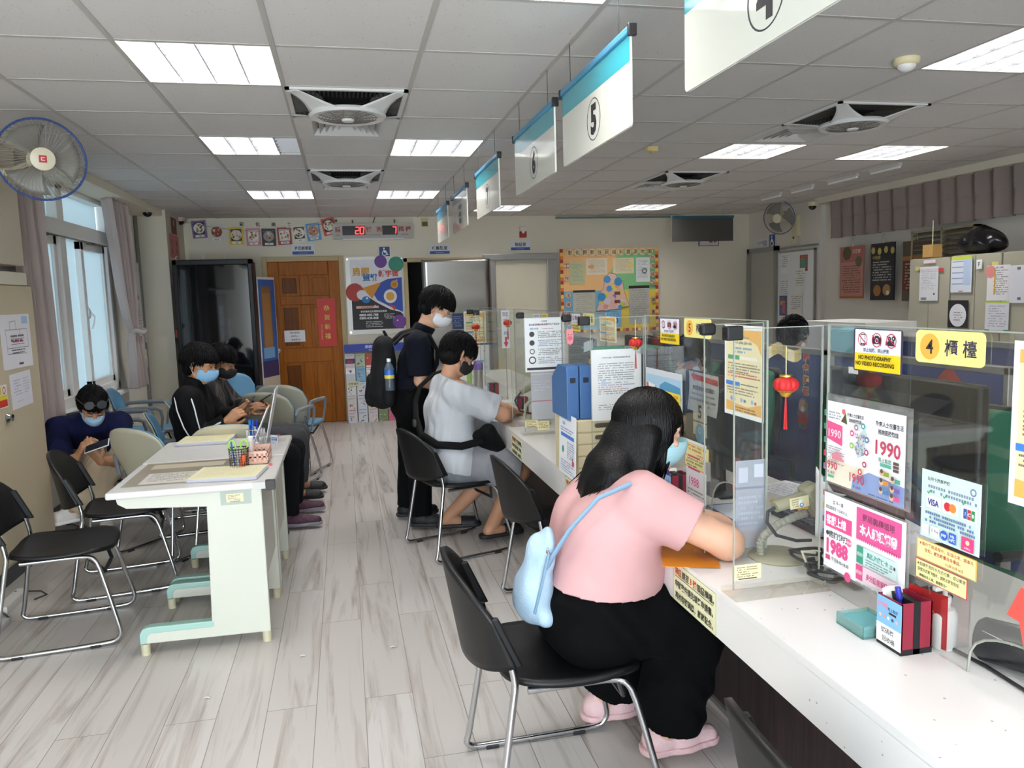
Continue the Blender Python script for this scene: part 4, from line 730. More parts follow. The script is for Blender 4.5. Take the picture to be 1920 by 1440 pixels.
p.r(.43, .05, .93, .43, '#dd5796').tx('郵局臨櫃領現', .68, .15, .09, '#7f3c58', wd=.36, bold=.02).tx('本人親領攜帶', .68, .3, .14, '#fbf1f5', bold=.04, wd=.42)
for k in range(20): p.poly([(.43+.025*k, .42), (.4425+.025*k, .45), (.455+.025*k, .42)], '#dd5796')
p.r(.45, .5, .9, .71, '#cfe6e6').r(.45, .5, .53, .71, '#3f9a80').tx('有照健保卡', .49, .6, .05, '#eaf4f0', wd=.07).tx('具照片健保卡', .69, .57, .07, '#3f9a8a', wd=.24, bold=.03).tx('正本', .86, .58, .05, '#444').body(.56, .88, .63, .03, 3, '#6a8a8a').r(.45, .73, .9, .91, '#f1d5e3').r(.45, .73, .53, .91, '#d9508c').tx('無照健保卡', .49, .82, .05, '#f8e8f0', wd=.07).tx('身分證/居留證', .69, .83, .08, '#d9508c', wd=.24, bold=.03).tx('正本', .87, .84, .05, '#444').body(.45, .75, .945, .03, 1, '#777'); p.done()
p = Sheet('payment_poster', 'pale green card payment notice with logos', 'poster', (SX, 1.391, 1.14), Z, .157, .145, '#cfe3dc', t=.001)
p.tx('信用卡繳費種類', .3, .12, .06, '#5c6a74', bold=.02).body(.12, .95, .23, .07, 2, '#7f8fa8', h=.6).c(.88, .14, .055, '#7a86b0', hole=.6).r(.1, .36, .35, .55, '#efeee9').r(.38, .36, .65, .55, '#e6e8ec').r(.7, .36, .95, .55, '#efeee9').tx('VISA', .22, .46, .1, '#2a3a8c', bold=.03, wd=.2).c(.47, .45, .065, '#c9303c').c(.56, .45, .065, '#e8883a')
for k, cc in enumerate(('#2f5aa8', '#b5303c', '#2f8f5a')): p.r(.74+.065*k, .39, .795+.065*k, .53, cc).tx('JCB'[k], .767+.065*k, .46, .05, '#f0f0f0', bold=.03)
for x in (.12, .4, .72): p.line(x, .31, x+.02, .34, .015, '#3f9a5a').line(x+.02, .34, x+.06, .28, .015, '#3f9a5a')
p.body(.1, .95, .62, .06, 3, '#5f7aa8', h=.6).r(0, .57, 1, .58, '#e8efe8').r(.05, .8, .17, .95, '#e4ebea').r(.2, .8, .36, .95, '#f1f1ee').tx('G Pay', .28, .87, .06, '#5f6a70', wd=.13).c(.44, .875, .07, '#2a5fc4').tx('pay', .44, .88, .05, '#ffffff', wd=.1).r(.53, .8, .65, .95, '#2c62c9').tx('NFC', .59, .9, .04, '#fff').tx('N))', .59, .85, .05, '#fff').r(.74, .78, .94, .97, '#d9407f').c(.84, .85, .035, '#f0d0a0').tx('台灣Pay', .84, .93, .035, '#f4dbe6'); p.done()
def ynote(label, y, z, w, h, border, l1, l2, l3, c1, c2):
    p = Sheet('yellow_note', label, 'notice', (SX-.0005, y, z), Z, w, h, border, t=.0008, group='yellow notes on the screens'); p.r(.015, .04, .985, .96, '#efe9a4').tx(l1, .5, .22, .2, c1, wd=.94).tx(l2, .45, .5, .2, c2, wd=.8).tx(l3, .65 if '年' in l3 else .36, .8, .17, c1, wd=.55); p.done()
RD = '#b8442c'; BK = '#46402c'
ynote('yellow note with orange border and red handwriting, counter 4', 1.40, .987, .162, .043, '#dfae4a', '★案件審核過程中，如須出境，請事先', '告知，避免影響自身權益。', '112年10月16日', RD, RD); ynote('yellow note with red border below the orange-bordered one', 1.402, .941, .143, .043, '#c2323f', '★如欲使用刷卡方式付費，或以郵寄', '掛號方式寄發證件，請務必提前告知', '櫃檯收件人員，謝謝配合!!', BK, BK)
ynote('yellow note with red script on the counter 5 monitor side', 2.57, .99, .19, .045, '#e2c26a', '★案件審核過程中，如須出境，請事先', '告知，避免影響自身權益。', '112年10月16日', RD, RD); ynote('red-bordered yellow note on the counter 5 screen', 2.57, .941, .17, .04, '#c2323f', '★如欲使用刷卡方式付費，或以郵寄', '掛號方式寄發證件，請務必提前告知', '櫃檯收件人員，謝謝配合!!', BK, BK)
def amnesty(label, pos, face, w, h, t1, t2, latin=True, seed=1):
    p = Sheet('amnesty_poster', label, 'poster', pos, face, w, h, '#f0f0f0', t=.001, group='orange-edged posters'); p.r(.05, .05, .95, .95, '#efe0b4').poly([(.05, .05), (.95, .05), (.95, .32), (.85, .2), (.6, .14), (.05, .13)], '#e9b25c').poly([(.05, .95), (.95, .95), (.95, .82), (.6, .88), (.05, .84)], '#e9b25c')
    p.tx(t1, .5, .13, .045, '#6a7078', wd=.7).tx(t2, .5, .19, .045, '#6a7078', wd=.75).body(.25, .75, .25, .04, 2, '#6f9fc4', h=.55).r(.1, .33, .4, .375, '#4f9a72').r(.42, .335, .85, .37, '#f4efe0').body(.1, .92, .42, .03, 4, '#7b756a', h=.45, seed=seed).body(.1, .92, .53, .03, 2, '#c45a48', h=.45).r(.05, .62, .42, .665, '#3f7fd9').body(.45, .9, .64, .03, 1, '#555').body(.08, .92, .69, .03, 3, '#7b756a', h=.45)
    for k in range(3): p.c(.2+.27*k, .81, .025, '#8fb4dc'); p.r(.26+.27*k, .8, .31+.27*k, .83, ['#b0506a', '#4f6f8f', '#c0505a'][k])
    p.body(.25, .85, .9, .03, 2, '#6f5a2a', h=.45); p.done()
amnesty('white-framed orange Vietnamese notice on the counter 5 screen', (SX, 2.268, 1.42), Z, .236, .284, 'Tự ra đầu thú', 'mức phạt giảm nửa'); amnesty('orange-headed notice on the counter 6 screen', (SX, 3.51, 1.424), Z, .23, .118, 'ประกาศ', 'ลดค่าปรับ'); amnesty('orange-edged amnesty notice beside the dark blue posters', (1.045, 6.88, 1.405), '-y', .2, .29, '自行到案 罰鍰減半', '移民署提醒您', seed=4)
amnesty('orange-edged notice cut off by the picture edge', (SX-.001, 1.172, 1.423), Z, .26, .3, 'Tự ra đầu thú', 'mức phạt giảm nửa', seed=9)
for lb, z, h in (('dark blue poster above another near the standing man', 1.39, .14), ('dark blue poster with red headline under its twin', 1.235, .15)):
    p = Sheet('blue_poster', lb, 'poster', (.94, 6.87, z), '-y', .1, h, '#26355a'); p.body(.1, .9, .2, .12, 6, '#6f83b0')
    if h > .145: p.r(.2, .25, .9, .34, '#b04a6a')
    p.done()
p = Sheet('leaflet', 'white leaflet with orange and black ink drawings behind grey shirt', 'leaflet', (1.09, 6.85, 1.1), '-y', .17, .27, '#eef0f4'); p.c(.4, .08, .05, '#d9904a').c(.75, .2, .03, '#b5542f').r(.3, .5, .7, .58, '#7fb4e4').tx('福虎', .45, .75, .12, '#333', bold=.03).done()
p = Sheet('arrow_strip', 'white paper strip with a red down arrow', 'paper', (1.15, 5.7, 1.425), '-y', .063, .285, '#ecebf0'); p.tx('取號', .5, .1, .12, '#7a7aa5', wd=.7).tx('機器', .5, .26, .06, '#b08a90', wd=.7).tx('請往', .5, .6, .1, '#6a86b8', wd=.5).r(.38, .7, .62, .86, '#c9474a').poly([(.2, .84), (.8, .84), (.5, .98)], '#c9474a').done()
p = Sheet('portrait_notice', 'white notice of short rows with small round icons on wing', 'notice', (.975, 4.192, 1.405), '-y', .232, .303, '#e9edf0'); p.r(.02, .02, .98, .98, '#f4f6f7').tx('內政部', .5, .065, .035, '#454a60').tx('彰化縣服務站者自辦護照便民措施', .5, .125, .04, '#6b4a50', wd=.86, bold=.03).tx('預約申辦', .24, .2, .04, '#6f94c4').body(.45, .75, .205, .03, 1, '#c48a86')
for k, y in enumerate((.3, .46, .62, .78)): p.c(.18, y, .05 if k < 3 else .07, '#4a4a50', hole=.7 if k > 1 else 0).body(.33, .95, y-.04, .033, 4, '#8f9cb8' if k % 2 else '#8a8a90', h=.5, seed=k)
p.r(.04, .92, .96, .965, '#333138').done()
p = Sheet('grey_sheet', 'pale folded sheet in clear sleeve under portrait notice', 'paper', (1.005, 4.195, 1.1), '-y', .13, .27, clear('#eceef2', .4, .55, '#dcdde2')); p.r(0, .03, 1, .06, '#b9b9c0').r(0, .6, 1, .62, '#b06a78').body(.1, .9, .2, .06, 4, '#b9b9c4').done()
p = Sheet('sleeved_sheet', 'two grey translucent sheets in sleeve beside the scanner', 'paper', (1.096, 2.031, 1.03), '-y', .1, .265, clear('#e8eaf0', .5, .5, '#c9ccd8')); p.r(0, .3, 1, .325, '#7f8296').r(.1, .08, .4, .25, '#b9bccb').r(.6, .05, .9, .2, '#c2c5d2').body(.1, .9, .42, .06, 6, '#aeb1c2').done()
p = Sheet('world_poster', 'sky blue world map poster with yellow text block', 'poster', (SX, 2.935, 1.228), Z, .345, .2, '#d5dbe2', t=.001); p.r(.02, .12, .98, .98, '#a9cfe6').poly([(.4, .3), (.55, .2), (.7, .22), (.95, .26), (.98, .5), (.4, .42)], '#4f97c4').poly([(.5, .6), (.62, .62), (.58, .9), (.5, .8)], '#5fa0c9').poly([(.02, .3), (.3, .32), (.34, .9), (.02, .92)], '#d9546c').poly([(.08, .28), (.28, .32), (.33, .75), (.1, .6)], '#eef0f3').r(.04, .42, .16, .72, '#39527f').r(.42, .38, .96, .82, '#f0d92c').tx('請自行保管身分證件', .69, .46, .08, '#c96a2a', wd=.48, bold=.02).tx('護照、居留證及相關身', .69, .56, .08, '#5a5230', wd=.48).tx('分證明文件勿讓他人代', .69, .66, .08, '#5a5230', wd=.48).tx('為保管或扣留。', .6, .76, .08, '#5a5230', wd=.32).r(.02, .93, .98, 1, '#6f7780').done()
p = Sheet('pink_leaflet', 'white leaflet with a pink square by the woman\'s face', 'leaflet', (SX, 2.56, 1.0), Z, .16, .21, '#eceef3'); p.r(.1, .15, .7, .5, '#dd5796').tx('1988', .4, .7, .15, '#dd5796', wd=.6).body(.1, .9, .85, .06, 2, '#888').done()
p = Sheet('direction_notice', 'curled white notice with red arrow to the ticket machine', 'notice', (1.352, 2.86, 1.213), Z, .27, .155, '#d7d6d4', fn=lambda u, v: .012+.02*(v-.3)**2+.01*u, t=.001); p.poly([(.08, .1), (.2, -.0), (.2, .06), (.98, .1), (.98, .24), (.2, .2), (.2, .26)], '#bf3f35').tx('請至服務台抽取號碼牌！', .5, .4, .12, '#4a4a4a', wd=.85, bold=.02).tx('Please pick up the ticket with a number', .5, .56, .08, '#6a6a68', wd=.9).tx('machine beside the Information Counter.', .5, .68, .08, '#6a6a68', wd=.9).tx('lấy số tại máy lấy số, cạnh quầy', .5, .8, .08, '#6a6a68', wd=.85).done()
p = Sheet('number_tag', 'cream tag with a black 5 over a blue wave badge', 'tag', (1.30, 2.74, 1.11), Z, .115, .13, '#d8d2ba'); p.tx('5', .5, .3, .4, '#33312c', bold=.03).r(0, .58, 1, .62, '#55504a').c(.5, .95, .3, '#7fb4cf').c(.5, .85, .1, '#d8e6ee', hole=.6).done()
p = Sheet('red_arrow_tag', 'orange-red arrow tag with black characters hung near scanner', 'tag', (1.3, 2.44, .95), Z, .075, .16, '#cf4f42', body=[(.2, 0), (.8, 0), (.8, .6), (1, .6), (.5, 1), (0, .6), (.2, .6)]); p.vt('送件處', .5, .12, .22, .15, '#4a1e1a').done()
p = Sheet('red_arrow_tag', 'red pointed tag cut off by the picture edge', 'tag', (SX-.002, 1.163, .972), Z, .14, .12, '#dc5349', body=[(.2, 0), (1, 0), (1, 1), (.3, 1), (.2, .55), (0, .52)]); p.tx('取件', .65, .5, .4, '#43211f').done()
p = Sheet('pig_cutout', 'pink paper pig face stuck on the acrylic wing', 'decoration', (.99, 3.415, 1.38), '-y', .037, .082, '#e78f98', t=.002, body=[(.1, .15), (.2, 0), (.35, .12), (.65, .12), (.8, 0), (.9, .15), (.98, .55), (.85, .9), (.5, 1), (.15, .9), (.02, .55)]); p.c(.5, .62, .16, '#dd6f80', ry=.14).c(.42, .62, .03, '#a84a5a', n=8).c(.58, .62, .03, '#a84a5a', n=8).c(.3, .42, .03, '#4a2a2e', n=8).c(.7, .42, .03, '#4a2a2e', n=8).done()
for lb, x, y, z, w, h, cc in (('pale label strip near top of counter 6 wing', 1.1, 4.49, 1.42, .045, .06, '#dcd3dc'), ('yellow label strip near top of counter 6 wing', 1.15, 4.48, 1.42, .04, .06, '#e2cf6a')):
    p = Sheet('label_strip', lb, 'label', (x, y, z), '-y', w, h, cc); p.body(.15, .9, .2, .2, 4, '#6f6470').done()
# ---------------------------------------------------------------- red lanterns on strings
def lantern(label, x, y, z, r, zs, group='red hanging lanterns'):
    t = thing('paper_lantern', label, 'lantern', (x, y, z), group=group); G = mat('#d6ae4a', .25, .9)
    prof = [(.45*r, .62*r), (.75*r, .5*r), (.96*r, .25*r), (r, 0), (.93*r, -.28*r), (.7*r, -.5*r), (.45*r, -.6*r)][::-1]
    obj('body', M().lathe(prof, n=40, rib=.12, ribn=10), mat('#b81a1c', .6), t); obj('cap', M().lathe([(.42*r, .58*r), (.5*r, .66*r), (.5*r, .8*r), (.4*r, .82*r), (0, .8*r)], n=20), G, t); obj('collar', M().lathe([(0, -.95*r), (.3*r, -.95*r), (.46*r, -.75*r), (.5*r, -.62*r), (.86*r, -.42*r), (.8*r, -.36*r)], n=20, rib=.1, ribn=12), G, t)
    obj('cord', M().cyl((0, 0, .8*r), (0, 0, zs-z), .0012, n=6), mat('#e2cf9a', .6), t)
    b = M()
    for k in range(9): a = 2*PI*k/9; b.tube([(.02*r*math.cos(a), .02*r*math.sin(a), -.95*r), (.07*r*math.cos(a), .07*r*math.sin(a), -2*r), (.12*r*math.cos(a)+.05*r*math.sin(3*k), .12*r*math.sin(a), -3.6*r)], .03*r, 4)
    obj('tassel', b, mat('#c01f22', .7), t)
lantern('red lantern with gold trim hanging nearest, beside counter 5', 1.074, 1.735, 1.288, .0315, 1.385); lantern('red lantern hanging before the taped white notice', 1.146, 2.945, 1.326, .029, 1.42); lantern('small red lantern hanging beside the red arrow strip', 1.19, 5.66, 1.33, .034, 1.42); lantern('small red lantern nearest the orange-edged poster', .9, 5.38, 1.32, .03, 1.42)
tag(obj('tape_bow', M().grid(lambda u, v: (1.03+.09*u, 1.743-.006*math.sin(u*9), 1.385-.03*v+.012*math.sin(u*6)), 8, 3), clear('#f0e2b8', .5, .25, '#e8d08a')), 'clear amber tape holding the nearest lantern cord', 'tape')
# ---------------------------------------------------------------- things on the counter
RB = mat('#8c2438', .45)
def cardbox(label, x, y, big=False):
    t = thing('number_card_box', label, 'box', (x, y, ZC), group='dark red card return boxes'); w, d, h = .037, .037, .113; q = .003
    obj('body', M().box(-w, w, -d, -d+q, .01, h).box(-w, w, d-q, d, .01, h).box(-w, -w+q, -d, d, .01, h).box(w-q, w, -d, d, .01, h).box(-w, w, -d, d, .006, .012), RB, t, smooth=0)
    obj('band', M().box(-w-.001, w+.001, -d-.001, d+.001, 0, .012).box(-.008, .008, -d-.001, d+.001, 0, h+.001).box(w-.002, w+.001, -.01, .01, 0, h), mat('#17161a', .5), t, smooth=0)
    p = Sheet('picture_label', None, None, (-w-.0015, d, h-.002), '-x', 2*d+.002, .062, '#7fb4e2', parent=t); p.tx('1990', .25, .3, .2, '#dd7f98', bold=.04).tx('馬上幫您', .65, .35, .12, '#333').r(.5, .45, .8, .53, '#26262c')
    for k in range(5): p.c(.15+.17*k, .68, .06, ['#e2c2b0', '#d98a8a', '#f0f0f0', '#445', '#e2b0b0'][k])
    p.done(); p = Sheet('white_label', None, None, (-w-.0018, d, .05), '-x', 2*d+.002, .042, '#f1f0ef', parent=t); p.tx('號碼牌', .45, .28, .3, '#3a3a44', wd=.6).tx('回收桶', .5, .73, .3, '#3a3a44', wd=.6).done()
    return t
cardbox('dark red card box with 1990 label nearest on counter', 1.146, 1.384); cardbox('dark red card box by the woman\'s hands', 1.165, 2.6); cardbox('dark red card box beyond the paper pile at counter 6', 1.12, 4.95); cardbox('farthest dark red card box near the tumbler', 1.1, 5.85)
for lb, x, y in (('number slip standing in the nearest card box', 1.13, 1.39), ('number slip standing in the card box by the woman', 1.15, 2.61)): tag(obj('number_slip', M().grid(lambda u, v: (x-.02+.05*u, y+.01*math.sin(u*3)+.02*v, ZC+.05+.075*v), 4, 3), mat('#ecebe8', .6), solid=.0006), lb, 'slip', 'number slips')
for lb, x, y in (('blue pen cap sticking from the nearest card box', 1.14, 1.375), ('blue pen standing in the card box by the woman', 1.14, 2.59)): tag(obj('pen', M().cyl((x, y, ZC+.02), (x-.01, y+.01, ZC+.125), .005, n=10).cyl((x-.008, y+.008, ZC+.11), (x-.011, y+.011, ZC+.135), .0065, n=10), mat('#2a2f9c', .4)), lb, 'pen', 'pens in card boxes')
t = thing('acrylic_box', 'shallow clear box with teal leaflet beside nearest card box', 'box', (1.12, 1.475, ZC)); obj('leaflet', M().box(-.03, .045, -.035, .05, .004, .02), mat('#6fb9bd', .5), t, smooth=0); obj('tray', M().box(-.036, -.034, -.04, .055, 0, .028).box(.046, .048, -.04, .055, 0, .028).box(-.036, .048, -.04, -.038, 0, .028).box(-.036, .048, .053, .055, 0, .028).box(-.036, .048, -.04, .055, 0, .003), clear('#d9f0ee', .5, .2, '#bfe3e0'), t, smooth=0)
p = Sheet('red_packet', 'bright red paper with gold characters behind nearest card box', 'paper', (1.19-.004, 1.42, .875), ((.25, -.97, 0), (0, 0, 1)), .09, .12, clear('#e25a5a', .4, .6, '#cf2a2c')); p.vt('入來', .6, .35, .3, .16, '#d9a03c').done()
t = thing('sanitiser_bottle', 'white pump bottle behind the red paper', 'bottle', (1.225, 1.36, ZC)); obj('bottle', M().lathe([(0, 0), (.024, .001), (.026, .006), (.026, .075), (.02, .088), (.011, .092), (.011, .1)], n=24), mat('#e8e6e2', .35), t); obj('pump', M().lathe([(.013, .1), (.013, .115), (.005, .116), (.005, .13), (0, .131)], n=16).box(-.028, .008, -.006, .006, .128, .138), mat('#efefec', .3), t, bevel=.002)
t = thing('card_terminal', 'black barrel-shaped card terminal with label behind screen', 'terminal', (1.285, 1.235, ZC)); m_ = Matrix.Rotation(PI/2, 4, 'Y') ; b = M(); b.x = Matrix.Translation((0, 0, .048)) @ Matrix.Rotation(.5, 4, 'Z') @ Matrix.Rotation(PI/2, 4, 'X'); b.lathe([(0, -.07), (.036, -.07), (.044, -.06), (.046, .05), (.04, .066), (0, .068)], n=28); obj('body', b, mat('#1b1c20', .3), t)
p = Sheet('label', None, None, (-.055, .03, .078), ((.25, -.92, -.1), (-.75, -.2, .6)), .06, .034, '#e2dce2', parent=t); p.body(.1, .6, .2, .2, 3, '#8a6a90').c(.8, .65, .25, '#a05a9c', hole=.6).done(); obj('cord', M().tube([(-.02, -.05, .03), (-.06, -.1, .006), (-.05, .02, .005), (-.06, .14, .006), (-.03, .24, .006)], .004, 8), mat('#18181a', .5), t)
# scanner on flexible stand
t = thing('barcode_scanner', 'beige handheld scanner on ribbed flexible stand', 'scanner', (1.2, 1.97, ZC)); BG = mat('#8d8970', .5)
obj('base', M().lathe([(0, 0), (.082, 0), (.085, .004), (.078, .01), (.03, .014), (0, .014)], n=32), mat('#9f9a82', .5), t)
path = [(-.055, 0, .012), (-.058, 0, .045), (-.045, -.0, .07), (.0, 0, .098), (.05, -.005, .118), (.09, -.01, .13)]; PP = [Vector(a) for a in path]; fine = []
for i in range(len(PP)-1):
    for k in range(7): fine.append(tuple(PP[i].lerp(PP[i+1], k/7)))
obj('flexible_neck', M().tube(fine, [.011+.0016*(i % 2) for i in range(len(fine))], 14), mat('#8b887c', .4), t, smooth=0)
b = M(); hx = [(-.03, -.03, .16), (.0, -.03, .168), (.06, -.025, .178), (.085, -.02, .182)]; b.tube(hx, [.02, .022, .024, .02], 14, flat=.8); obj('handle', b, BG, t)
b = M(); b.x = Matrix.Translation((.098, -.02, .168)) @ Matrix.Rotation(-.5, 4, 'Y'); b.box(-.022, .026, -.028, .028, -.055, .052); obj('head', b, BG, t, bevel=.012); obj('trigger', M().tube([(.045, -.028, .148), (.06, -.028, .152), (.075, -.026, .148)], .006, 8), mat('#d9a03c', .4), t)
p = Sheet('label', None, None, (0, -.0545, .187), ((1, 0, .12), (-.12, 0, 1)), .06, .032, '#d9cfa6', parent=t); p.body(.1, .5, .2, .2, 4, '#7a6f50').r(.45, .3, .65, .8, '#e8e8e8').c(.6, .75, .2, '#3f7fb8', hole=.6).done()
obj('cable', M().tube([(-.03, -.03, .158), (-.055, -.035, .15), (-.06, -.04, .12), (-.03, -.04, .08), (.03, -.045, .06), (.08, -.04, .055)], .005, 8), mat('#2a2a2c', .5), t)
t = thing('coiled_cables', 'heap of black coiled cables beside the scanner base', 'cable', (1.21, 1.82, ZC+.002))
b = M(); R = random.Random(2)
for k in range(9):
    cx, cy, rr, tl = R.uniform(-.03, .06), R.uniform(-.1, .05), R.uniform(.03, .06), R.uniform(-.15, .15)
    b.tube([(cx+rr*math.cos(a)*.8, cy+rr*math.sin(a), .014+.004*k+tl*.1*math.sin(a)+.003*math.cos(2*a)) for a in [2*PI*i/20 for i in range(20)]], .0045, 7, closed=True)
obj('loops', b, mat('#232325', .5), t); obj('tie', M().tube([(-.02, -.02, .02), (-.03, 0, .065), (.01, .0, .06), (.02, 0, .02)], .006, 6, flat=.3), mat('#c9bfa6', .6), t); obj('adapter', M().box(.03, .09, -.14, -.05, 0, .045), mat('#2b2b2e', .5), t, bevel=.006)
# paper tray tower, magazine files, taped notice, side leaflet
t = thing('paper_tray_tower', 'beige stack of slotted paper drawers on counter', 'drawers', (1.06, 3.2, ZC)); BE = mat('#cfc3a0', .5)
obj('case', M().box(-.15, .24, -.146, .15, 0, .255), BE, t, smooth=0, bevel=.004)
for k in range(5):
    z = .004+.05*k; o = rrect(.36, .044, .004, .045, z+.023); b = M().prism(o, .146, .153); b.v = [(a, -c, e) for a, e, c in b.v]; dr = obj('drawer', b, BE, t, smooth=0, bevel=.002)
    b = M().prism(rrect(.16, .019, .0094, .02, z+.026), .1532, .154); b.v = [(a, -c, e) for a, e, c in b.v]; obj('slot', b, mat('#4d4038', .8), dr, smooth=0)
def magfile(label, x, holes):
    t = thing('magazine_file', label, 'file', (x, 3.19, ZC+.257), group='blue magazine files'); w = .026; BL = mat('#3f6699', .45)
    b = M().prism([(-.12, 0), (.12, 0), (.12, .16), (.02, .225), (-.12, .225)], -w, w); b.v = [(c, a, e) for a, e, c in b.v]; obj('body', b, BL, t, smooth=0, bevel=.003); b = M().prism(rrect(.024, .022, .004, 0, .165), .1205, .1215); b.v = [(a, -c, e) for a, e, c in b.v]; obj('grip_hole', b, mat('#1c2433', .7), t, smooth=0)
    if holes:
        for k in range(5): b = M().cyl((-w-.0008, -.06, .03+.036*k), (-w+.001, -.06, .03+.036*k), .013, n=20); 
        for k in range(5): obj('round_hole', M().cyl((w-.001, -.06, .03+.036*k), (w+.0008, -.06, .03+.036*k), .014, n=20), mat('#16202f', .7), t)
    return t
magfile('blue magazine file at the outer side of trays', .915, False); magfile('blue magazine file with round holes beside the white notice', .972, True)
for k in range(3): tag(obj('document_folder', M().box(1.01+.05*k, 1.05+.05*k, 3.08+.02*k, 3.3, ZC+.257, ZC+.47+.02*k), mat(['#2b3550', '#caa878', '#2f5a48'][k], .5), smooth=0, bevel=.003), ['navy', 'tan', 'dark green'][k]+' document folder standing behind the white notice', 'folder', 'folders on the trays')
p = Sheet('taped_notice', 'white typed notice taped above the paper trays', 'notice', (.985, 3.04, 1.298), '-y', .222, .298, '#eeedf0'); p.tx('115年1月1日起，民眾辦理居留業務規費調整', .5, .115, .022, '#55555c', wd=.62, bold=.02).body(.14, .86, .2, .031, 3, '#8e8e98', h=.42, ragged=False, seed=1).body(.14, .86, .3, .031, 5, '#85858f', h=.42, ragged=False, seed=2).body(.14, .86, .47, .031, 2, '#8a94c0', h=.42, seed=3).body(.14, .86, .53, .031, 2, '#c98a8f', h=.42, seed=4).body(.14, .86, .59, .031, 2, '#80808a', h=.42, seed=5).body(.14, .86, .78, .031, 3, '#8e8e98', h=.42, seed=6).c(.24, .47, .04, '#c6d6ec').done()
for x, z, a in ((.975, 1.31, .7), (1.205, 1.3, -.6)): tag(obj('tape_piece', M().grid(lambda u, v: (x-.02+.04*u, 3.035, z-.02+.04*v+a*.02*u), 1, 1), clear('#eef0f2', .4, .3, '#dfe4ea')), 'clear tape strip at the %s corner of white notice' % ('outer' if a > 0 else 'inner'), 'tape', 'tape strips')
p = Sheet('side_leaflet', 'tall white blue-lined leaflet on the side of trays', 'leaflet', (CX-.012, 3.24, 1.027), ((.0, -1, -.04), (0, 0, 1)), .235, .27, '#eff1f6', t=.0015); p.tx('填寫 第一次 居留說明', .5, .08, .04, '#6a6f8f', wd=.8).tx('NIA', .3, .17, .06, '#4f72c4').body(.1, .9, .25, .04, 2, '#6f86c4', h=.5).r(.12, .33, .9, .39, '#4f7fd0').body(.5, .92, .45, .035, 8, '#8f9cc0', h=.5).c(.25, .6, .05, '#3f8f7a', ry=.06).body(.12, .9, .78, .04, 5, '#8f9cc0', h=.45).c(.85, .74, .05, '#cf3f52').c(.82, .68, .02, '#3f3430').done()
t = thing('clipboard', 'green clipboard lying on top of the folders', 'clipboard', (1.2, 3.25, 1.285)); obj('board', M().box(-.16, .16, -.1, .1, 0, .006), mat('#2f8f76', .4), t, bevel=.003); obj('clip', M().box(-.03, .03, -.115, -.09, .005, .014), CHROME, t, bevel=.003)
tag(obj('file_box', M().box(1.17, 1.3, 3.1, 3.32, ZC+.257, 1.283), mat('#31394c', .5), smooth=0, bevel=.006), 'dark box on the trays carrying the green clipboard', 'box')
# papers
def paper(label, x, y, w, h, rz, col='#e9e9ee', fn=None, n=1, cat='paper', group=None, z=ZC+.0008):
    p = Sheet('loose_paper' if cat == 'paper' else cat, label, cat, (x, y, z), ((math.cos(rz), math.sin(rz), 0), (-math.sin(rz), math.cos(rz), 0)), w, h, col, t=.0008*n, group=group); 
    if fn: fn(p)
    return p.done()
paper('printed form under the hands of the grey-shirted man', .93, 5.02, .2, .26, -.5, fn=lambda q: q.body(.1, .9, .1, .05, 14, '#8a8aa0')); paper('printed form with dark blue picture on counter 7', 1.0, 4.93, .17, .24, -.9, fn=lambda q: q.r(.3, .3, .7, .5, '#4a4a80').body(.1, .9, .6, .05, 6, '#888'), z=ZC+.0025)
paper('orange form lying under the woman\'s fingers', 1.09, 2.26, .17, .1, -.3, '#d9912f', fn=lambda q: q.body(.1, .9, .2, .12, 5, '#8a5a1c')); paper('orange slip poking out beside the sleeved sheets', 1.22, 2.3, .12, .035, .25, '#e0993a'); paper('orange envelope under the woman\'s forearm', .922, 2.19, .16, .22, -.35, '#d6891f', z=ZC+.003)
t = thing('blue_tray', 'blue folder tray behind the woman\'s hands', 'tray', (1.27, 2.36, ZC)); obj('body', M().box(-.05, .06, -.1, .12, 0, .02), mat('#2b5a9c', .4), t, bevel=.004); obj('sheet', M().box(-.045, .055, -.09, .1, .021, .022), mat('#cfd6e4', .5), t, smooth=0)
p = Sheet('desk_tag', 'small cream paper tag under portrait wing', 'tag', (1.02, 4.13, .83), '-y', .07, .05, '#e2d7a2'); p.body(.1, .9, .2, .17, 4, '#7a6a48').done()
t = thing('cable_coil', 'dark coiled cord behind the paper trays', 'cable', (1.12, 3.75, ZC)); obj('loops', M().tube([(.07*math.cos(a)*(1-.02*a), .1*math.sin(a)*(1-.02*a), .006+.0022*a) for a in [i*.35 for i in range(56)]], .005, 6), mat('#3a3836', .5), t)
t = thing('barcode_scanner', 'beige scanner on curved stand beyond the portrait notice', 'scanner', (1.12, 4.75, ZC)); obj('base', M().lathe([(0, 0), (.075, 0), (.075, .008), (0, .012)], n=24), mat('#b9b49c', .5), t); obj('flexible_neck', M().tube([(-.03, 0, .01), (-.02, 0, .08), (.06, 0, .16), (.12, 0, .2)], .012, 10), mat('#a29f92', .4), t); obj('handle', M().tube([(-.05, 0, .17), (.03, 0, .21), (.09, 0, .24)], [.02, .024, .026], 12), BG, t); obj('cable', M().tube([(-.05, 0, .17), (-.09, 0, .12), (-.06, 0, .05), (.06, -.02, .02)], .006, 6), mat('#2a2a2c', .5), t)
t = thing('tumbler', 'steel tumbler with purple lid near the red card box', 'cup', (1.03, 6.1, ZC)); obj('body', M().lathe([(0, 0), (.033, .0), (.036, .2), (0, .2)], n=24), mat('#c9c5bf', .3, .7), t); obj('lid', M().lathe([(.037, .2), (.038, .25), (.02, .27), (0, .27)], n=24), mat('#7b62a8', .4), t)
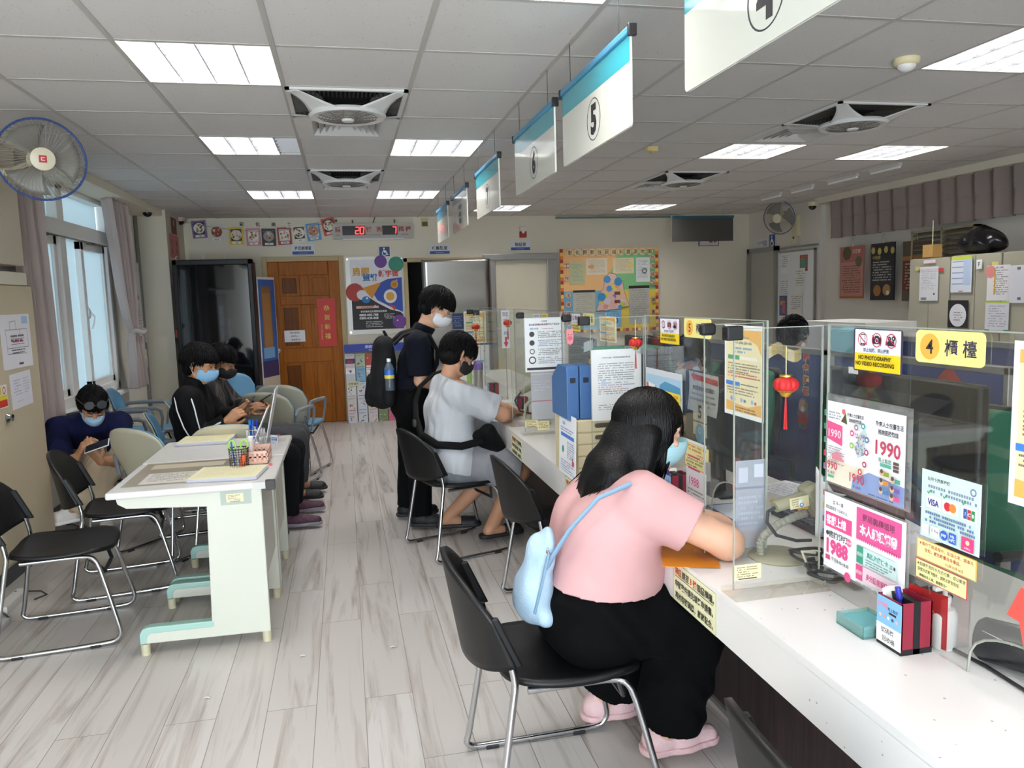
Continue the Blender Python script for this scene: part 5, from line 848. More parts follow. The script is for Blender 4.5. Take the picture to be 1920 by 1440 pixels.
t = thing('bottle', 'light green bottle standing by the purple-lidded tumbler', 'bottle', (.97, 6.2, ZC)); obj('body', M().lathe([(0, 0), (.022, 0), (.022, .24), (0, .24)], n=20), mat('#9fc26a', .4), t); obj('cap', M().lathe([(.023, .24), (.023, .28), (0, .28)], n=20), mat('#3a4a44', .5), t)
# ================================================================ staff side
def monitor(label, x, y, w, ztop, h, tilt=0):
    t = thing('monitor', label, 'monitor', (x, y, .74), group='staff monitors'); MB = mat('#0e0e10', .4, spec=.3)
    zt = ztop-.74; obj('shell', M().box(0, .03, -w/2, w/2, zt-h, zt), MB, t, bevel=.008); obj('rear_cover', M().add([(0, -w*.36, zt-h*.85), (0, w*.36, zt-h*.85), (0, w*.36, zt-h*.12), (0, -w*.36, zt-h*.12), (-.035, -w*.22, zt-h*.7), (-.035, w*.22, zt-h*.7), (-.035, w*.22, zt-h*.3), (-.035, -w*.22, zt-h*.3)], [(4, 7, 6, 5), (0, 1, 5, 4), (1, 2, 6, 5), (2, 3, 7, 6), (3, 0, 4, 7)][0:1]+[(0, 4, 5, 1), (1, 5, 6, 2), (2, 6, 7, 3), (3, 7, 4, 0)]), MB, t, smooth=0)
    b = M()
    for k in range(24):
        a = PI*(.1+.8*k/23); b.box(-.003, .001, w*.26*math.cos(a)-.0025, w*.26*math.cos(a)+.0025, zt-h*.55+h*.28*math.sin(a), zt-h*.55+h*.42*math.sin(a))
    obj('vent', b, mat('#050506', .8), t, smooth=0); obj('stand', M().box(-.01, .02, -.04, .04, 0, zt-h*.4).box(-.08, .1, -.12, .12, 0, .012), MB, t, bevel=.006); obj('screen', M().box(.0302, .031, -w/2+.012, w/2-.012, zt-h+.012, zt-.012), mat('#20242c', .2), t, smooth=0)
monitor('big black monitor seen from behind at counter 4', 1.36, 1.71, .56, 1.302, .36); monitor('black monitor from behind with notices at counter 5', 1.4, 2.74, .58, 1.2, .36); monitor('black monitor behind the taped white notice', 1.5, 3.75, .55, 1.3, .36); monitor('black monitor behind the counter 7 screen', 1.5, 4.85, .55, 1.25, .36)
p = Sheet('white_tape', 'white tape patch at top of the counter 4 monitor', 'tape', (PX+.004, 1.655, 1.335), Z, .035, .016, '#e6e6e4'); p.done()
BLUEP = mat('#2b3f78', .8, bump=.2, bscale=250)
def partition(label, x, y0, y1, zt):
    t = thing('partition_panel', label, 'partition', (x, (y0+y1)/2, 0), group='blue office partitions'); d = (y1-y0)/2
    obj('fabric', M().box(-.02, .02, -d+.02, d-.02, .05, zt-.025), BLUEP, t, smooth=0); obj('frame', M().box(-.025, .025, -d, d, zt-.03, zt).box(-.025, .025, -d, -d+.025, 0, zt).box(-.025, .025, d-.025, d, 0, zt).box(-.025, .025, -d, d, .02, .05), mat('#9fa09d', .35, .5), t, bevel=.003)
partition('blue office partition with red ornament beside green chair', 2.5, 2.47, 3.58, 1.2); partition('blue office partition with vertical good luck banner', 2.47, 3.6, 4.55, 1.2); partition('blue office partition farther back behind counter 6', 2.47, 4.57, 5.9, 1.2); partition('blue office partition in the second row beyond the first', 3.3, 2.9, 4.4, 1.22)
p = Sheet('luck_banner', 'vertical red and yellow good luck banner on blue partition', 'banner', (2.447, 3.8, 1.185), Z, .085, .26, mat('#2b3f78', .8)); p.vt('我會好運', .5, .13, .245, .24, '#d9b93a', bold=.12).vt('我會好運', .5, .13, .245, .2, '#b5302c', bold=.05).done()
p = Sheet('ornament', 'red diamond paper ornament on the blue partition', 'ornament', (2.477, 2.87, 1.19), Z, .2, .2, '#a03a35', body=[(.5, 0), (1, .5), (.5, 1), (0, .5)]); p.c(.5, .6, .1, '#d9c2b5').c(.3, .55, .03, '#d9c2b5').c(.7, .6, .03, '#d9c2b5').done()
p = Sheet('fortune_figure', 'red and green paper fortune god on blue partition', 'decoration', (2.447, 3.84, .93), Z, .12, .18, '#6a6f82', body=[(.2, .1), (.5, 0), (.8, .1), (.95, .5), (.75, 1), (.25, 1), (.05, .5)]); p.c(.45, .28, .2, '#c9a090').c(.45, .38, .08, '#e8e4df').poly([(.15, .5), (.8, .5), (.85, .85), (.12, .85)], '#a8322e').r(.3, .85, .7, .98, '#2f6a58').c(.75, .25, .1, '#8f7a4a').done()
t = thing('basket', 'light blue plastic basket on top of the partition', 'basket', (2.5, 3.42, 1.2)); obj('body', M().add([(-.06, -.09, 0), (.06, -.09, 0), (.06, .09, 0), (-.06, .09, 0), (-.08, -.115, .11), (.08, -.115, .11), (.08, .115, .11), (-.08, .115, .11)], [(3, 2, 1, 0), (0, 1, 5, 4), (1, 2, 6, 5), (2, 3, 7, 6), (3, 0, 4, 7)]), mat('#7fc4d0', .4), t, smooth=0, solid=.003); obj('rim', M().tube([(-.083, -.118, .11), (.083, -.118, .11), (.083, .118, .11), (-.083, .118, .11)], .006, 6, closed=True), mat('#8fd0da', .4), t)
def officechair(label, x, y, rz, col='#1f6a50'):
    t = thing('office_chair', label, 'chair', (x, y, 0), rz=rz, group='green office chairs'); G = mat(col, .8, bump=.1, bscale=300)
    obj('back', M().grid(lambda u, v: (-.24-.05*v+.05*math.cos((u-.5)*2.2)+.0, (u-.5)*.48*(1-.25*max(0, v-.6)**1.0-.12*abs(v-.5)), .55+.52*v), 10, 10), G, t, solid=.06, sub=1); obj('back_shell', M().grid(lambda u, v: (-.29-.05*v+.05*math.cos((u-.5)*2.2), (u-.5)*.5*(1-.25*max(0, v-.6)-.12*abs(v-.5)), .54+.54*v), 10, 10), mat('#1a1a1c', .5), t, solid=.02, sub=1)
    obj('seat', M().box(-.24, .24, -.24, .24, .42, .5), G, t, bevel=.03); obj('stem', M().cyl((0, 0, .08), (0, 0, .42), .03), mat(BLACK, .4), t)
    b = M()
    for k in range(5): a = 2*PI*k/5; b.tube([(0, 0, .1), (.3*math.cos(a), .3*math.sin(a), .07)], [.03, .018], 8)
    obj('base', b, mat(BLACK, .4), t)
    for k in range(5): a = 2*PI*k/5; obj('caster', M().cyl((.3*math.cos(a)-.012, .3*math.sin(a), .03), (.3*math.cos(a)+.012, .3*math.sin(a), .03), .03, n=12), mat(BLACK, .4), t)
    for s in (-1, 1): obj('armrest', M().tube([(-.1, s*.27, .45), (-.1, s*.29, .64), (.12, s*.29, .66)], .018, 8), mat(BLACK, .5), t)
officechair('green office chair behind the lantern at counter 5', 2.06, 3.3, 2.85); officechair('green office chair behind the big counter 4 monitor', 2.06, 2.3, 3.3); officechair('green office chair behind counter 7', 2.06, 5.4, 3.0); officechair('office chair under the clerk behind counter 5 monitor', 2.08, 4.12, 3.14); officechair('office chair under the clerk behind counter 6 files', 2.06, 4.74, 3.14); officechair('office chair under the bowed clerk beyond the partition', 3.08, 4.66, 3.14)
def cabinet(label, y0, y1, zt, group='grey steel cabinets'):
    t = thing('steel_cabinet', label, 'cabinet', (5.0, (y0+y1)/2, 0), group=group); d = (y1-y0)/2; G = mat('#aba795', .5); obj('body', M().box(.02, .5, -d, d, 0, zt), G, t, smooth=0, bevel=.004)
    for s in (-1, 1): o = obj('door', M().box(0, .02, min(0, s*d)+.003, max(0, s*d)-.003, .06, zt-.004), G, t, smooth=0, bevel=.003); obj('handle', M().box(-.006, 0, s*.05-.015, s*.05+.015, .95, 1.07), CHROME, o, smooth=0)
cabinet('grey steel cabinet covered with papers beside festival posters', 5.62, 6.1, 1.75); cabinet('grey steel cabinet with pencil-pattern magnet sheet', 5.1, 5.61, 1.755); cabinet('grey steel cabinet cut off by the picture edge', 4.2, 5.09, 1.755)
def cabpaper(label, x, y, w_px, h_px, col, fn=None, cat='paper'):
    k = 5.0/F*1.0
    d = lambda px, py: None
    # the cabinet face is the plane x = 5: turn the photographed corner into a point of it
    dv = _r*((x-960)/F)+_u*((720-y)/F)+_f; s = 4.985/dv.x; P0 = Vector((0, 0, HC))+dv*s
    dv2 = _r*((x+w_px-960)/F)+_u*((720-y-h_px)/F)+_f; s2 = 4.985/dv2.x; P1 = Vector((0, 0, HC))+dv2*s2
    p = Sheet('cabinet_paper' if cat == 'paper' else cat, label, cat, P0, Z, P0.y-P1.y, P0.z-P1.z, col, group='papers on the grey cabinets' if cat == 'paper' else None)
    if fn: fn(p)
    p.done()
cabpaper('curling list under a red magnetic bar', 1725, 501, 33, 63, '#e4e4e8', lambda q: q.body(.1, .9, .15, .05, 11, '#b9b9c2').c(.8, .8, .03, '#2b2b30').r(.1, .9, .4, .97, '#7a8fa0')); cabpaper('red magnetic bar across the curling list', 1723, 505, 46, 4, '#c03a40', cat='magnet_bar'); cabpaper('blue timetable sheet under a yellow-green strip', 1784, 484, 37, 64, '#dfe3ee', lambda q: [q.r(.05, .1+.16*k, .95, .13+.16*k, '#93a6cc') for k in range(5)] and q.r(.6, .05, .95, .8, '#b9cbe6').r(.4, .95, .6, .98, '#c97a86')); cabpaper('yellow-green strip above the blue timetable', 1784, 482, 39, 4, '#c9d64a', cat='magnet_strip'); cabpaper('small white label with letter F', 1831, 487, 10, 17, '#ececec', lambda q: q.tx('F', .5, .5, .5, '#333'), cat='label'); cabpaper('black and white oval framed notice', 1778, 563, 36, 52, '#26262a', lambda q: q.c(.5, .55, .4, '#e6e6ea', ry=.42).body(.3, .75, .45, .09, 4, '#8a8a96')); cabpaper('red and pink schedule sheet with yellow pencil magnet', 1852, 498, 40, 66, '#ece8e8', lambda q: q.c(.15, .18, .18, '#d98a86').tx('員工健檢', .55, .07, .06, '#4a5a9c').body(.3, .95, .15, .06, 12, '#8a8a90').r(.32, .07, .38, .8, '#d9a52f')); cabpaper('white rumpled sheet under a green strip', 1848, 565, 42, 60, '#dcdce2', lambda q: q.r(.02, 0, .98, .06, '#b5cc5a').body(.15, .9, .15, .08, 9, '#a5a5b0').r(.0, .9, .2, 1, '#2f8f5f').r(.8, .9, 1, 1, '#2f8f5f')); cabpaper('white sheet held by a small grey clip', 1891, 498, 40, 70, '#e2e2e8', lambda q: q.r(.4, .05, .55, .12, '#6a6a70').r(.45, .85, .6, .92, '#6a6a70')); cabpaper('pale pink strip label at top of grey cabinet', 1732, 488, 22, 5, '#ead9dd', cat='label'); cabpaper('small yellow note at edge of the grey cabinet', 1716, 500, 10, 7, '#d9cf8a', cat='label'); cabpaper('small yellow note above the pencil sheet', 1860, 491, 12, 6, '#dcd48a', cat='label')
t = thing('bin_bag', 'black plastic bag lying on top of grey cabinet', 'bag', (5.2, 5.5, 1.758)); R = random.Random(9)
obj('bag', M().grid(lambda u, v: ((.17*math.sin(PI*v)**.6)*math.cos(2*PI*u)*(1+.12*math.sin(7*u*2*PI+3*v)), (.2*math.sin(PI*v)**.6)*math.sin(2*PI*u)*(1+.12*math.sin(5*u*2*PI+5*v)), .005+.24*(v**1.3)*(1-.15*abs(math.sin(2*PI*u*1.0)))+.012*math.sin(9*u*2*PI)*math.sin(PI*v)), 40, 14), mat('#0f0f12', .25), t); 
t = thing('louvre_box', 'beige slatted vent box on the wall behind bag', 'vent', (5.66, 6.4, 1.75)); obj('frame', M().box(-.08, 0, -.4, -.38, 0, .3).box(-.08, 0, .38, .4, 0, .3).box(-.08, 0, -.01, .01, 0, .3).box(-.08, 0, -.4, .4, .28, .3), mat('#a59c83', .5), t, smooth=0)
for k in range(6): obj('slat', M().add([(-.08, -.38, .02+.045*k), (-.08, .38, .02+.045*k), (-.03, .38, .05+.045*k), (-.03, -.38, .05+.045*k)], [(0, 1, 2, 3)]), mat('#8c8470', .6), t, smooth=0, solid=.004)
t = thing('small_carton', 'small tan carton on grey cabinet beneath a cord', 'carton', (5.06, 5.9, 1.756)); obj('box', M().box(-.05, .05, -.06, .06, 0, .11), mat('#b58f55', .6), t, bevel=.003); obj('cord', M().cyl((0, 0, .11), (0, 0, .32), .004, n=6), mat('#d9d0b0', .5), t)
t = thing('document_tray', 'pale grey drawer unit on back office worktop', 'drawers', (3.6, 4.9, .0)); obj('case', M().box(-.2, .2, -.35, .35, .74, 1.28), mat('#d5d3cd', .5), t, smooth=0, bevel=.004); obj('stand', M().box(-.25, .25, -.4, .4, 0, .74), mat('#c2c0ba', .5), t, smooth=0); obj('drawer', M().box(-.21, -.2, -.33, .33, .98, 1.25), mat('#c9c9c9', .5), t, smooth=0)
R = random.Random(4)
for k, (lb, x, y, w, h, rz) in enumerate((('white sheet on the staff desk near the pens', 1.55, 2.75, .2, .29, .3), ('stack of papers on staff desk behind scanner', 1.6, 2.3, .22, .3, -.2), ('white forms on staff desk near the picture edge', 1.5, 1.25, .22, .3, .4), ('white forms on the staff desk at counter 6', 1.7, 3.7, .22, .3, .1))): paper(lb, x, y, w, h, rz, '#e2e2e6', fn=lambda q: q.body(.1, .9, .1, .06, 12, '#9a9aa2'), n=[1, 12, 3, 8][k], group='papers on staff desk', z=.7405)
for k, (cc, lb) in enumerate((('#d9c23c', 'yellow pen lying on staff desk papers'), ('#c99a6a', 'tan pen lying on staff desk papers'), ('#4a8ab0', 'blue pen lying on staff desk papers'))): tag(obj('pen', M().cyl((1.5+.03*k, 2.52-.05*k, .752), (1.62+.03*k, 2.42-.05*k, .752), .005, n=8), mat(cc, .4)), lb, 'pen', 'pens on staff desk')
t = thing('keyboard', 'dark keyboard on staff desk behind the scanner', 'keyboard', (1.5, 2.2, .74)); obj('body', M().box(-.07, .07, -.2, .2, 0, .02), mat('#26262a', .5), t, bevel=.004)
b = M()
for i in range(5):
    for j in range(15): b.box(-.062+.025*i, -.042+.025*i, -.19+.0255*j, -.169+.0255*j, .02, .026)
obj('keys', b, mat('#3a3a40', .5), t, smooth=0)
t = thing('tab_index', 'stack of paper sheets with coloured index tabs at screen edge', 'paper', (1.26, 1.8, .752)); obj('sheets', M().grid(lambda u, v: (.25*(1-v)*0+-.02+.07*u*(1-.3*v), .05-.1*v*u, .09+.2*v*(1-u*.7)), 8, 8), mat('#dcdce0', .6), t, solid=.004)
for k, cc in enumerate(('#5fb58c', '#5fb58c', '#5fb58c', '#d9505a', '#b58ac9', '#5fa0a0', '#c97a86', '#d9c23c', '#3f6fb8', '#3f6fb8')): obj('tab', M().box(-.03, -.026, -.01, .003, .44-.03*k*1.2-.0, .455-.03*k*1.2), mat(cc, .5), t, smooth=0)
# ================================================================ tan cabinet and column on the window side
TAN = mat('#c5b89d', .6, bump=.02, bscale=200)
struct('wall_pier', M().box(WX, -1.9, 3.2, 5.3, 1.8, 2.5), mat('#cfc5b0', .7), smooth=0, bevel=.004)
tag(obj('ledge_box', M().box(-2.1, -1.905, 4.2, 5.33, 1.683, 1.76), mat('#e2dccb', .6), smooth=0, bevel=.004), 'cream box lying on top of the tan cabinet', 'box')
t = thing('tan_cabinet', 'tall tan cabinet with pinned floor plan beside window', 'cabinet', (-1.9, 4.9, 0))
obj('body', M().box(-.2, -.004, -.62, .46, .1, 1.68), TAN, t, smooth=0, bevel=.006); obj('plinth', M().box(-.2, -.02, -.62, .46, 0, .1), mat('#4a4a4e', .6), t, smooth=0)
dr = obj('door', M().box(-.004, .006, -.3, .456, .12, 1.676), TAN, t, smooth=0, bevel=.003); b = M().lathe([(0, 0), (.026, 0), (.028, .006), (.022, .012), (.016, .02), (.02, .03), (0, .032)], n=24); b.v = [(e+.006, a-.08, c+.93) for a, c, e in b.v]; obj('knob', b, CHROME, dr)
t = thing('grey_cabinet', 'grey metal cabinet edge at the left picture border', 'cabinet', (-1.92, 4.0, 0)); obj('body', M().box(-.2, -.05, -.5, .27, .02, 1.3), mat('#6f6f70', .5), t, smooth=0, bevel=.004); obj('frame', M().box(-.05, -.01, .22, .27, 0, 1.3), mat('#c4c2bc', .5), t, smooth=0)
p = Sheet('floor_plan', 'evacuation floor plan sheet pinned on the tan cabinet', 'plan', (-1.892, 4.84, 1.51), '+x', .42, .315, '#eceaf0', t=.001); p.r(.72, .04, .93, .18, '#a9c4e2')
for q in ((.15, .28, .88, .28), (.88, .28, .9, .62), (.15, .28, .17, .72), (.17, .72, .8, .74), (.17, .62, .9, .62), (.3, .14, .3, .28), (.5, .12, .5, .28), (.3, .14, .5, .12), (.62, .28, .62, .4), (.3, .45, .75, .45), (.3, .55, .75, .55)): p.line(*q, .008, '#5a5a62')
p.body(.3, .8, .4, .08, 2, '#6a6a70').body(.35, .75, .5, .08, 1, '#b0505a').body(.3, .8, .66, .05, 2, '#5a5a62').r(.5, .9, .65, .94, '#55555a').done()
p = Sheet('sketch_sheet', 'handwritten white sheet below the floor plan', 'paper', (-1.893, 4.9, 1.165), '+x', .3, .205, '#eae9f0', t=.001, roll=.03); p.body(.15, .5, .2, .08, 5, '#aeb4cf').body(.6, .9, .2, .08, 6, '#c4c4d2').r(.2, .6, .55, .61, '#8a8aa5').r(.2, .8, .55, .81, '#c98aa0').done()
p = Sheet('warning_sticker', 'no smoking warning sticker in yellow and red on cabinet', 'sticker', (-1.893, 4.72, 1.12), '+x', .13, .13, '#e9e5dc', t=.001); p.r(.05, .45, .95, .65, '#e2c93a').r(.05, .65, .95, .95, '#c9362c').c(.7, .25, .16, '#c2353c', hole=.7).r(.1, .1, .4, .4, '#d9c23a').done()
t = thing('cable_trunking', 'white cable trunking pieces on floor by grey cabinet', 'trunking', (-1.75, 4.1, 0)); obj('cover', M().box(-.06, .0, .12, .4, .0, .04), mat('#dedcd8', .5), t, smooth=0, bevel=.004); obj('cover', M().box(.0, .06, -.35, .0, 0, .03), mat('#dedcd8', .5), t, smooth=0, bevel=.004); obj('cord', M().tube([(-.03, .12, .02), (.03, .06, .006), (.05, 0, .015)], .005, 6), mat('#3a3a3c', .5), t); obj('cord', M().tube([(-.05, .35, .04), (.05, .42, .006), (.1, .36, .004), (.06, .3, .004)], .004, 6), mat('#3a3a3c', .5), t)
# ================================================================ black sled chairs
PLASTIC = mat('#0b0b0d', .45, spec=.4, bump=.08, bscale=400)
def sled(t, hw=.235, rear=-.27, front=.25, seat=.43, back=True):
    """chrome tube frame: two sled sides and cross bars"""
    for s in (-1, 1):
        y = s*hw; P = [(-.205, s*.2, seat+.10), (-.19, s*.205, seat+.02), (-.2, s*.21, seat-.03), (rear+.012, y, .06), (rear, y, .032), (rear+.02, y, .014), (rear+.06, y, .011), (front-.07, y, .011), (front-.03, y, .02), (front-.012, y, .05), (front-.02, y, .1), (.165, s*.2, seat-.06), (.14, s*.19, seat-.025), (.1, s*.18, seat-.018), (-.15, s*.18, seat-.018)]
        Q = []
        for i in range(len(P)-1):   # round the corners
            a, b = Vector(P[i]), Vector(P[i+1]); Q += [tuple(a.lerp(b, k/3)) for k in range(3)]
        Q.append(P[-1]); Q2 = [Q[0]]+[tuple((Vector(Q[i-1])+2*Vector(Q[i])+Vector(Q[i+1]))/4) for i in range(1, len(Q)-1)]+[Q[-1]]
        obj('side_frame', M().tube(Q2, .0105, 10), CHROME, t)
        for x in (rear+.09, front-.12): obj('foot_pad', M().box(x-.022, x+.022, y-.014, y+.014, 0, .014), mat('#1a1a1c', .6), t, smooth=0, bevel=.003)
    obj('cross_bar', M().tube([(.12, -.19, seat-.02), (.17, -.1, seat-.12), (.17, .1, seat-.12), (.12, .19, seat-.02)], .009, 8), mat('#3a3a3e', .35, .6), t)
def blackchair():
    t = thing('stacking_chair', '', 'chair', (0, 0, 0), group='black stacking chairs'); sled(t)
    o = [(.215, .14), (.2, .19), (.14, .215), (-.12, .2), (-.2, .15), (-.215, .08)]; o = [(a, b) for a, b in o]+[(a, -b) for a, b in o[::-1]]
    s = M().grid(lambda u, v: (-.21+.43*u-.06*(2*v-1)**4*(u-.45), (v-.5)*(.41+.03*math.sin(PI*u))*(1-.14*(abs(2*u-1)**5)), .432+.014*(2*v-1)**2-.03*max(0, u-.82)**1.2*3-.012*math.sin(PI*u)), 16, 16)
    obj('seat', s, PLASTIC, t, solid=.018, soff=0)
    def bk(u, v):
        a = 2*u-1; top = .775-.115*abs(a)**2.2; bot = .50+.03*abs(a)**3-.0; bot = .475+.045*abs(a)**2.0; z = bot+(top-bot)*v
        return (-.315+.105*a*a*(1-.12*v)-.05*(v-.3), .245*math.sin(a*1.25)/math.sin(1.25), z)
    obj('backrest', M().grid(bk, 28, 12), PLASTIC, t, solid=.015)
    for s in (-1, 1):
        p0, p1 = Vector(bk(.0 if s < 0 else 1, -.02)), Vector(bk(.0 if s < 0 else 1, 1.03)); b = M()
        b.add([tuple(q+Vector(o)) for q in (p0, p1) for o in ((-.01, 0, 0), (.018, 0, 0), (.018, -s*.018, 0), (-.01, -s*.02, 0))], [(3, 2, 1, 0), (4, 5, 6, 7), (0, 1, 5, 4), (1, 2, 6, 5), (2, 3, 7, 6), (3, 0, 4, 7)]); obj('back_bracket', b, PLASTIC, t, smooth=0, bevel=.005)
    return t
ch0 = blackchair()
CH = [('black stacking chair under the woman in pink', .60, 2.215, .02), ('empty black chair at counter between the woman and grey-shirted man', 1.01, 3.56, .08), ('black stacking chair under the grey-shirted man', .63, 4.6, .3), ('black chair back cut off by the bottom picture edge', 1.0, 1.12, -.05),
      ('empty black chair nearest on the window side, cut by picture edge', -1.34, 3.9, .12), ('empty black chair beside the tan cabinet, back toward tables', -1.24, 4.56, .16), ('black chair under the man in navy t-shirt', -1.72, 5.98, -.75)]
for i, (lb, x, y, rz) in enumerate(CH):
    if i == 0: ch0.location = (x, y, 0); ch0.rotation_euler = (0, 0, rz); ch0['label'] = lb
    else: dup(ch0, (x, y, 0), rz, lb)
# ================================================================ waiting chairs: blue seats, beige outer shells
def waitchair():
    t = thing('waiting_chair', '', 'chair', (0, 0, 0), group='blue and beige waiting chairs'); sled(t, hw=.24)
    BL = mat('#5d8fb0', .35); SH = mat('#bdb7a0', .5)
    def bk(u, v, off=0):
        a = 2*u-1; w = .205+.05*v-.04*max(0, v-.75)*4*abs(a)**2
        return (-.2-.1*v+.05*a*a-off, w*a, .46+(.36-.07*abs(a)**2.6)*v)
    obj('backrest', M().grid(lambda u, v: bk(u, v), 20, 12), BL, t, solid=.008); obj('back_shell', M().grid(lambda u, v: bk(u, v, .016), 20, 12), SH, t, solid=.008)
    obj('seat', M().grid(lambda u, v: (-.2+.43*u, (v-.5)*.43*(1-.14*abs(2*u-1)**4), .445-.02*math.sin(PI*u)-.05*max(0, u-.85)), 12, 12), BL, t, solid=.016)
    obj('seat_shell', M().grid(lambda u, v: (-.19+.4*u, (v-.5)*.38, .425-.02*math.sin(PI*u)), 8, 8), mat('#33312f', .6), t, solid=.012)
    for s in (-1, 1): obj('armrest', M().tube([(-.21, s*.235, .5), (-.22, s*.25, .62), (-.19, s*.252, .652), (-.05, s*.255, .655), (.1, s*.255, .65), (.14, s*.25, .63), (.15, s*.24, .56), (.13, s*.22, .43)], [.012, .013, .016, .018, .018, .016, .012, .01], 8), mat('#7a7f84', .5), t)
    return t
wc0 = waitchair()
D50 = math.radians(52)
WC = [('empty waiting chair with beige shell nearest behind tan-trousered man', -1.1, 5.12, .9), ('waiting chair under the man in the striped black jacket', -1.05, 5.62, .2), ('waiting chair under the man in the dark plaid jacket', -1.05, 6.26, .25), ('beige-backed waiting chair just behind the writing tables', -.70, 5.1, 1.5), ('beige-backed waiting chair between the two seated phone users', -.58, 6.72, 1.2), ('farthest beige-backed waiting chair near the wooden door', -.5, 7.25, 1.2),
      ('blue waiting chair against the wall behind the navy t-shirt man', -1.76, 6.75, .1), ('blue waiting chair by the wall under the knotted curtain', -1.78, 7.42, .1), ('blue waiting chair facing forward near the glass cabinet', -1.02, 8.2, -.9)]
for i, (lb, x, y, rz) in enumerate(WC):
    if i == 0: wc0.location = (x, y, 0); wc0.rotation_euler = (0, 0, rz); wc0['label'] = lb
    else: dup(wc0, (x, y, 0), rz, lb)
# ================================================================ white writing tables
def table():
    t = thing('writing_table', '', 'table', (-.692, 0, 0), group='white writing tables'); WT = mat('#d9d7cf', .4); LG = mat('#d2d3c6', .45); GR = mat('#a5cbc0', .4)
    o = rrect(.694, .612, .012, 0, .306); obj('top', M().prism(o, .715, .745), mat('#dbd9d6', .3), t, smooth=0, bevel=.008)
    for y in (.04, .575):
        b = M(); pl = [(.29, .05), (.29, .714), (-.31, .714), (-.305, .69), (-.27, .668), (.055, .65), (.04, .11), (-.25, .1), (-.25, .055)]
        b.prism(pl, -.02, .02); b.v = [(a, y-e, c) for a, c, e in b.v]; lg = obj('leg', b, LG, t, smooth=0, bevel=.004)
        b = M(); cv = [(-.262, .055), (-.262, .1), (-.25, .122), (-.225, .13), (.05, .128), (.05, .1), (-.215, .1), (-.23, .09), (-.235, .055)]; b.prism(cv, -.022, .022); b.v = [(a, y-e, c) for a, c, e in b.v]; obj('foot_cap', b, GR, lg, smooth=0, bevel=.004)
        for x in (-.245, .27): obj('foot', M().lathe([(0, 0), (.019, 0), (.02, .052), (0, .052)], c=(x, y, 0), n=18, rib=.06, ribn=14), mat('#cfc9ab', .5), lg)
    obj('modesty_panel', M().box(.27, .28, .05, .57, .28, .714), mat('#cdcdc2', .5), t, smooth=0); return t
tb = table(); tb.location = (-.692, 3.5, 0); tb['label'] = 'white writing table in front, with asset label and black corner'
t2 = dup(tb, (-.692, 4.122, 0), 0, 'white writing table behind, with pen cups and tilted boards')
obj('corner_guard', M().box(.31, .35, -.004, .03, .708, .75), mat('#2e2625', .5), tb, smooth=0); obj('corner_tape', M().box(.255, .31, -.002, .02, .716, .7465), mat('#c9c8c4', .4), tb, smooth=0)
p = Sheet('asset_label', None, None, (.14, .0185, .7), '-y', .072, .038, '#e6dcb4', parent=tb); p.body(.1, .9, .2, .17, 4, '#6f6546').r(.2, .88, .8, .95, '#444').done(); obj('label_sleeve', M().box(.115, .245, .0186, .0192, .65, .712), clear(haze=.1), tb, smooth=0)
ZT = .7455
p = Sheet('desk_mat', 'grey clear mat with sample forms under the front table stack', 'mat', (-1.0, 4.1, ZT), 'up', .42, .5, '#a39a88', t=.0015, rough=.12); p.r(.15, .5, .95, .95, '#cfcbc4').body(.2, .7, .55, .05, 7, '#8a8580').body(.55, .9, .6, .04, 6, '#b9ac5a').r(.1, .1, .9, .3, '#b8ae98').done()
def stack(label, x, y, w, h, rz, n, seed):
    t = thing('form_stack', label, 'papers', (x, y, ZT), rz=rz, group='stacks of yellow forms'); R = random.Random(seed); b = M()
    for k in range(n): dx, dy = R.uniform(-.006, .006), R.uniform(-.006, .006); b.box(-w/2+dx, w/2+dx, -h/2+dy, h/2+dy, .0018*k+.0001, .0018*k+.0016)
    obj('sheets', b, mat('#dcdce6', .6), t, smooth=0); p = Sheet('top_form', None, None, (-w/2, h/2, .0018*n), 'up', w, h, '#efe9c2', parent=t); p.body(.08, .92, .08, .05, 15, '#d2c79c', h=.4).r(.05, .05, .95, .055, '#d8cfa6').done()
stack('thick stack of pale yellow forms at front table edge', -.56, 3.7, .3, .25, -.12, 9, 1); stack('stack of pale yellow forms on the rear table', -.82, 4.68, .28, .24, -.05, 9, 2)
# pen cups, basket, boards
t = thing('mesh_pen_cup', 'round black mesh cup with green scissors inside', 'cup', (-.53, 3.83, ZT)); b = M()
for k in range(22): a = 2*PI*k/22; b.tube([(.042*math.cos(a), .042*math.sin(a), 0), (.045*math.cos(a), .045*math.sin(a), .1)], .0011, 4)
for k in range(9): b.tube([(.0435*math.cos(a), .0435*math.sin(a), .002+.012*k) for a in [2*PI*i/22 for i in range(22)]], .001, 4, closed=True)
obj('mesh', b, mat('#232326', .4, .5), t); obj('rim', M().tube([(.0455*math.cos(a), .0455*math.sin(a), .1) for a in [2*PI*i/28 for i in range(28)]], .0028, 6, closed=True), mat('#1c1c1f', .4), t); obj('base', M().lathe([(0, 0), (.042, 0), (.042, .003), (0, .003)], n=24), mat('#1c1c1f', .4), t)
t = thing('scissors', 'scissors with lime green handles standing in mesh cup', 'scissors', (-.53, 3.83, ZT+.01)); g = M()
for s in (-1, 1): g.tube([(s*.027+.016*math.cos(a), 0, .105+.024*math.sin(a)) for a in [2*PI*i/18 for i in range(18)]], .004, 7, closed=True)
obj('handle', g, mat('#8fd23c', .4), t); obj('blade', M().tube([(-.02, 0, .085), (.006, 0, .0)], [.006, .002], 4, flat=.3).tube([(.02, .003, .085), (-.006, .003, 0)], [.006, .002], 4, flat=.3), STEEL, t)
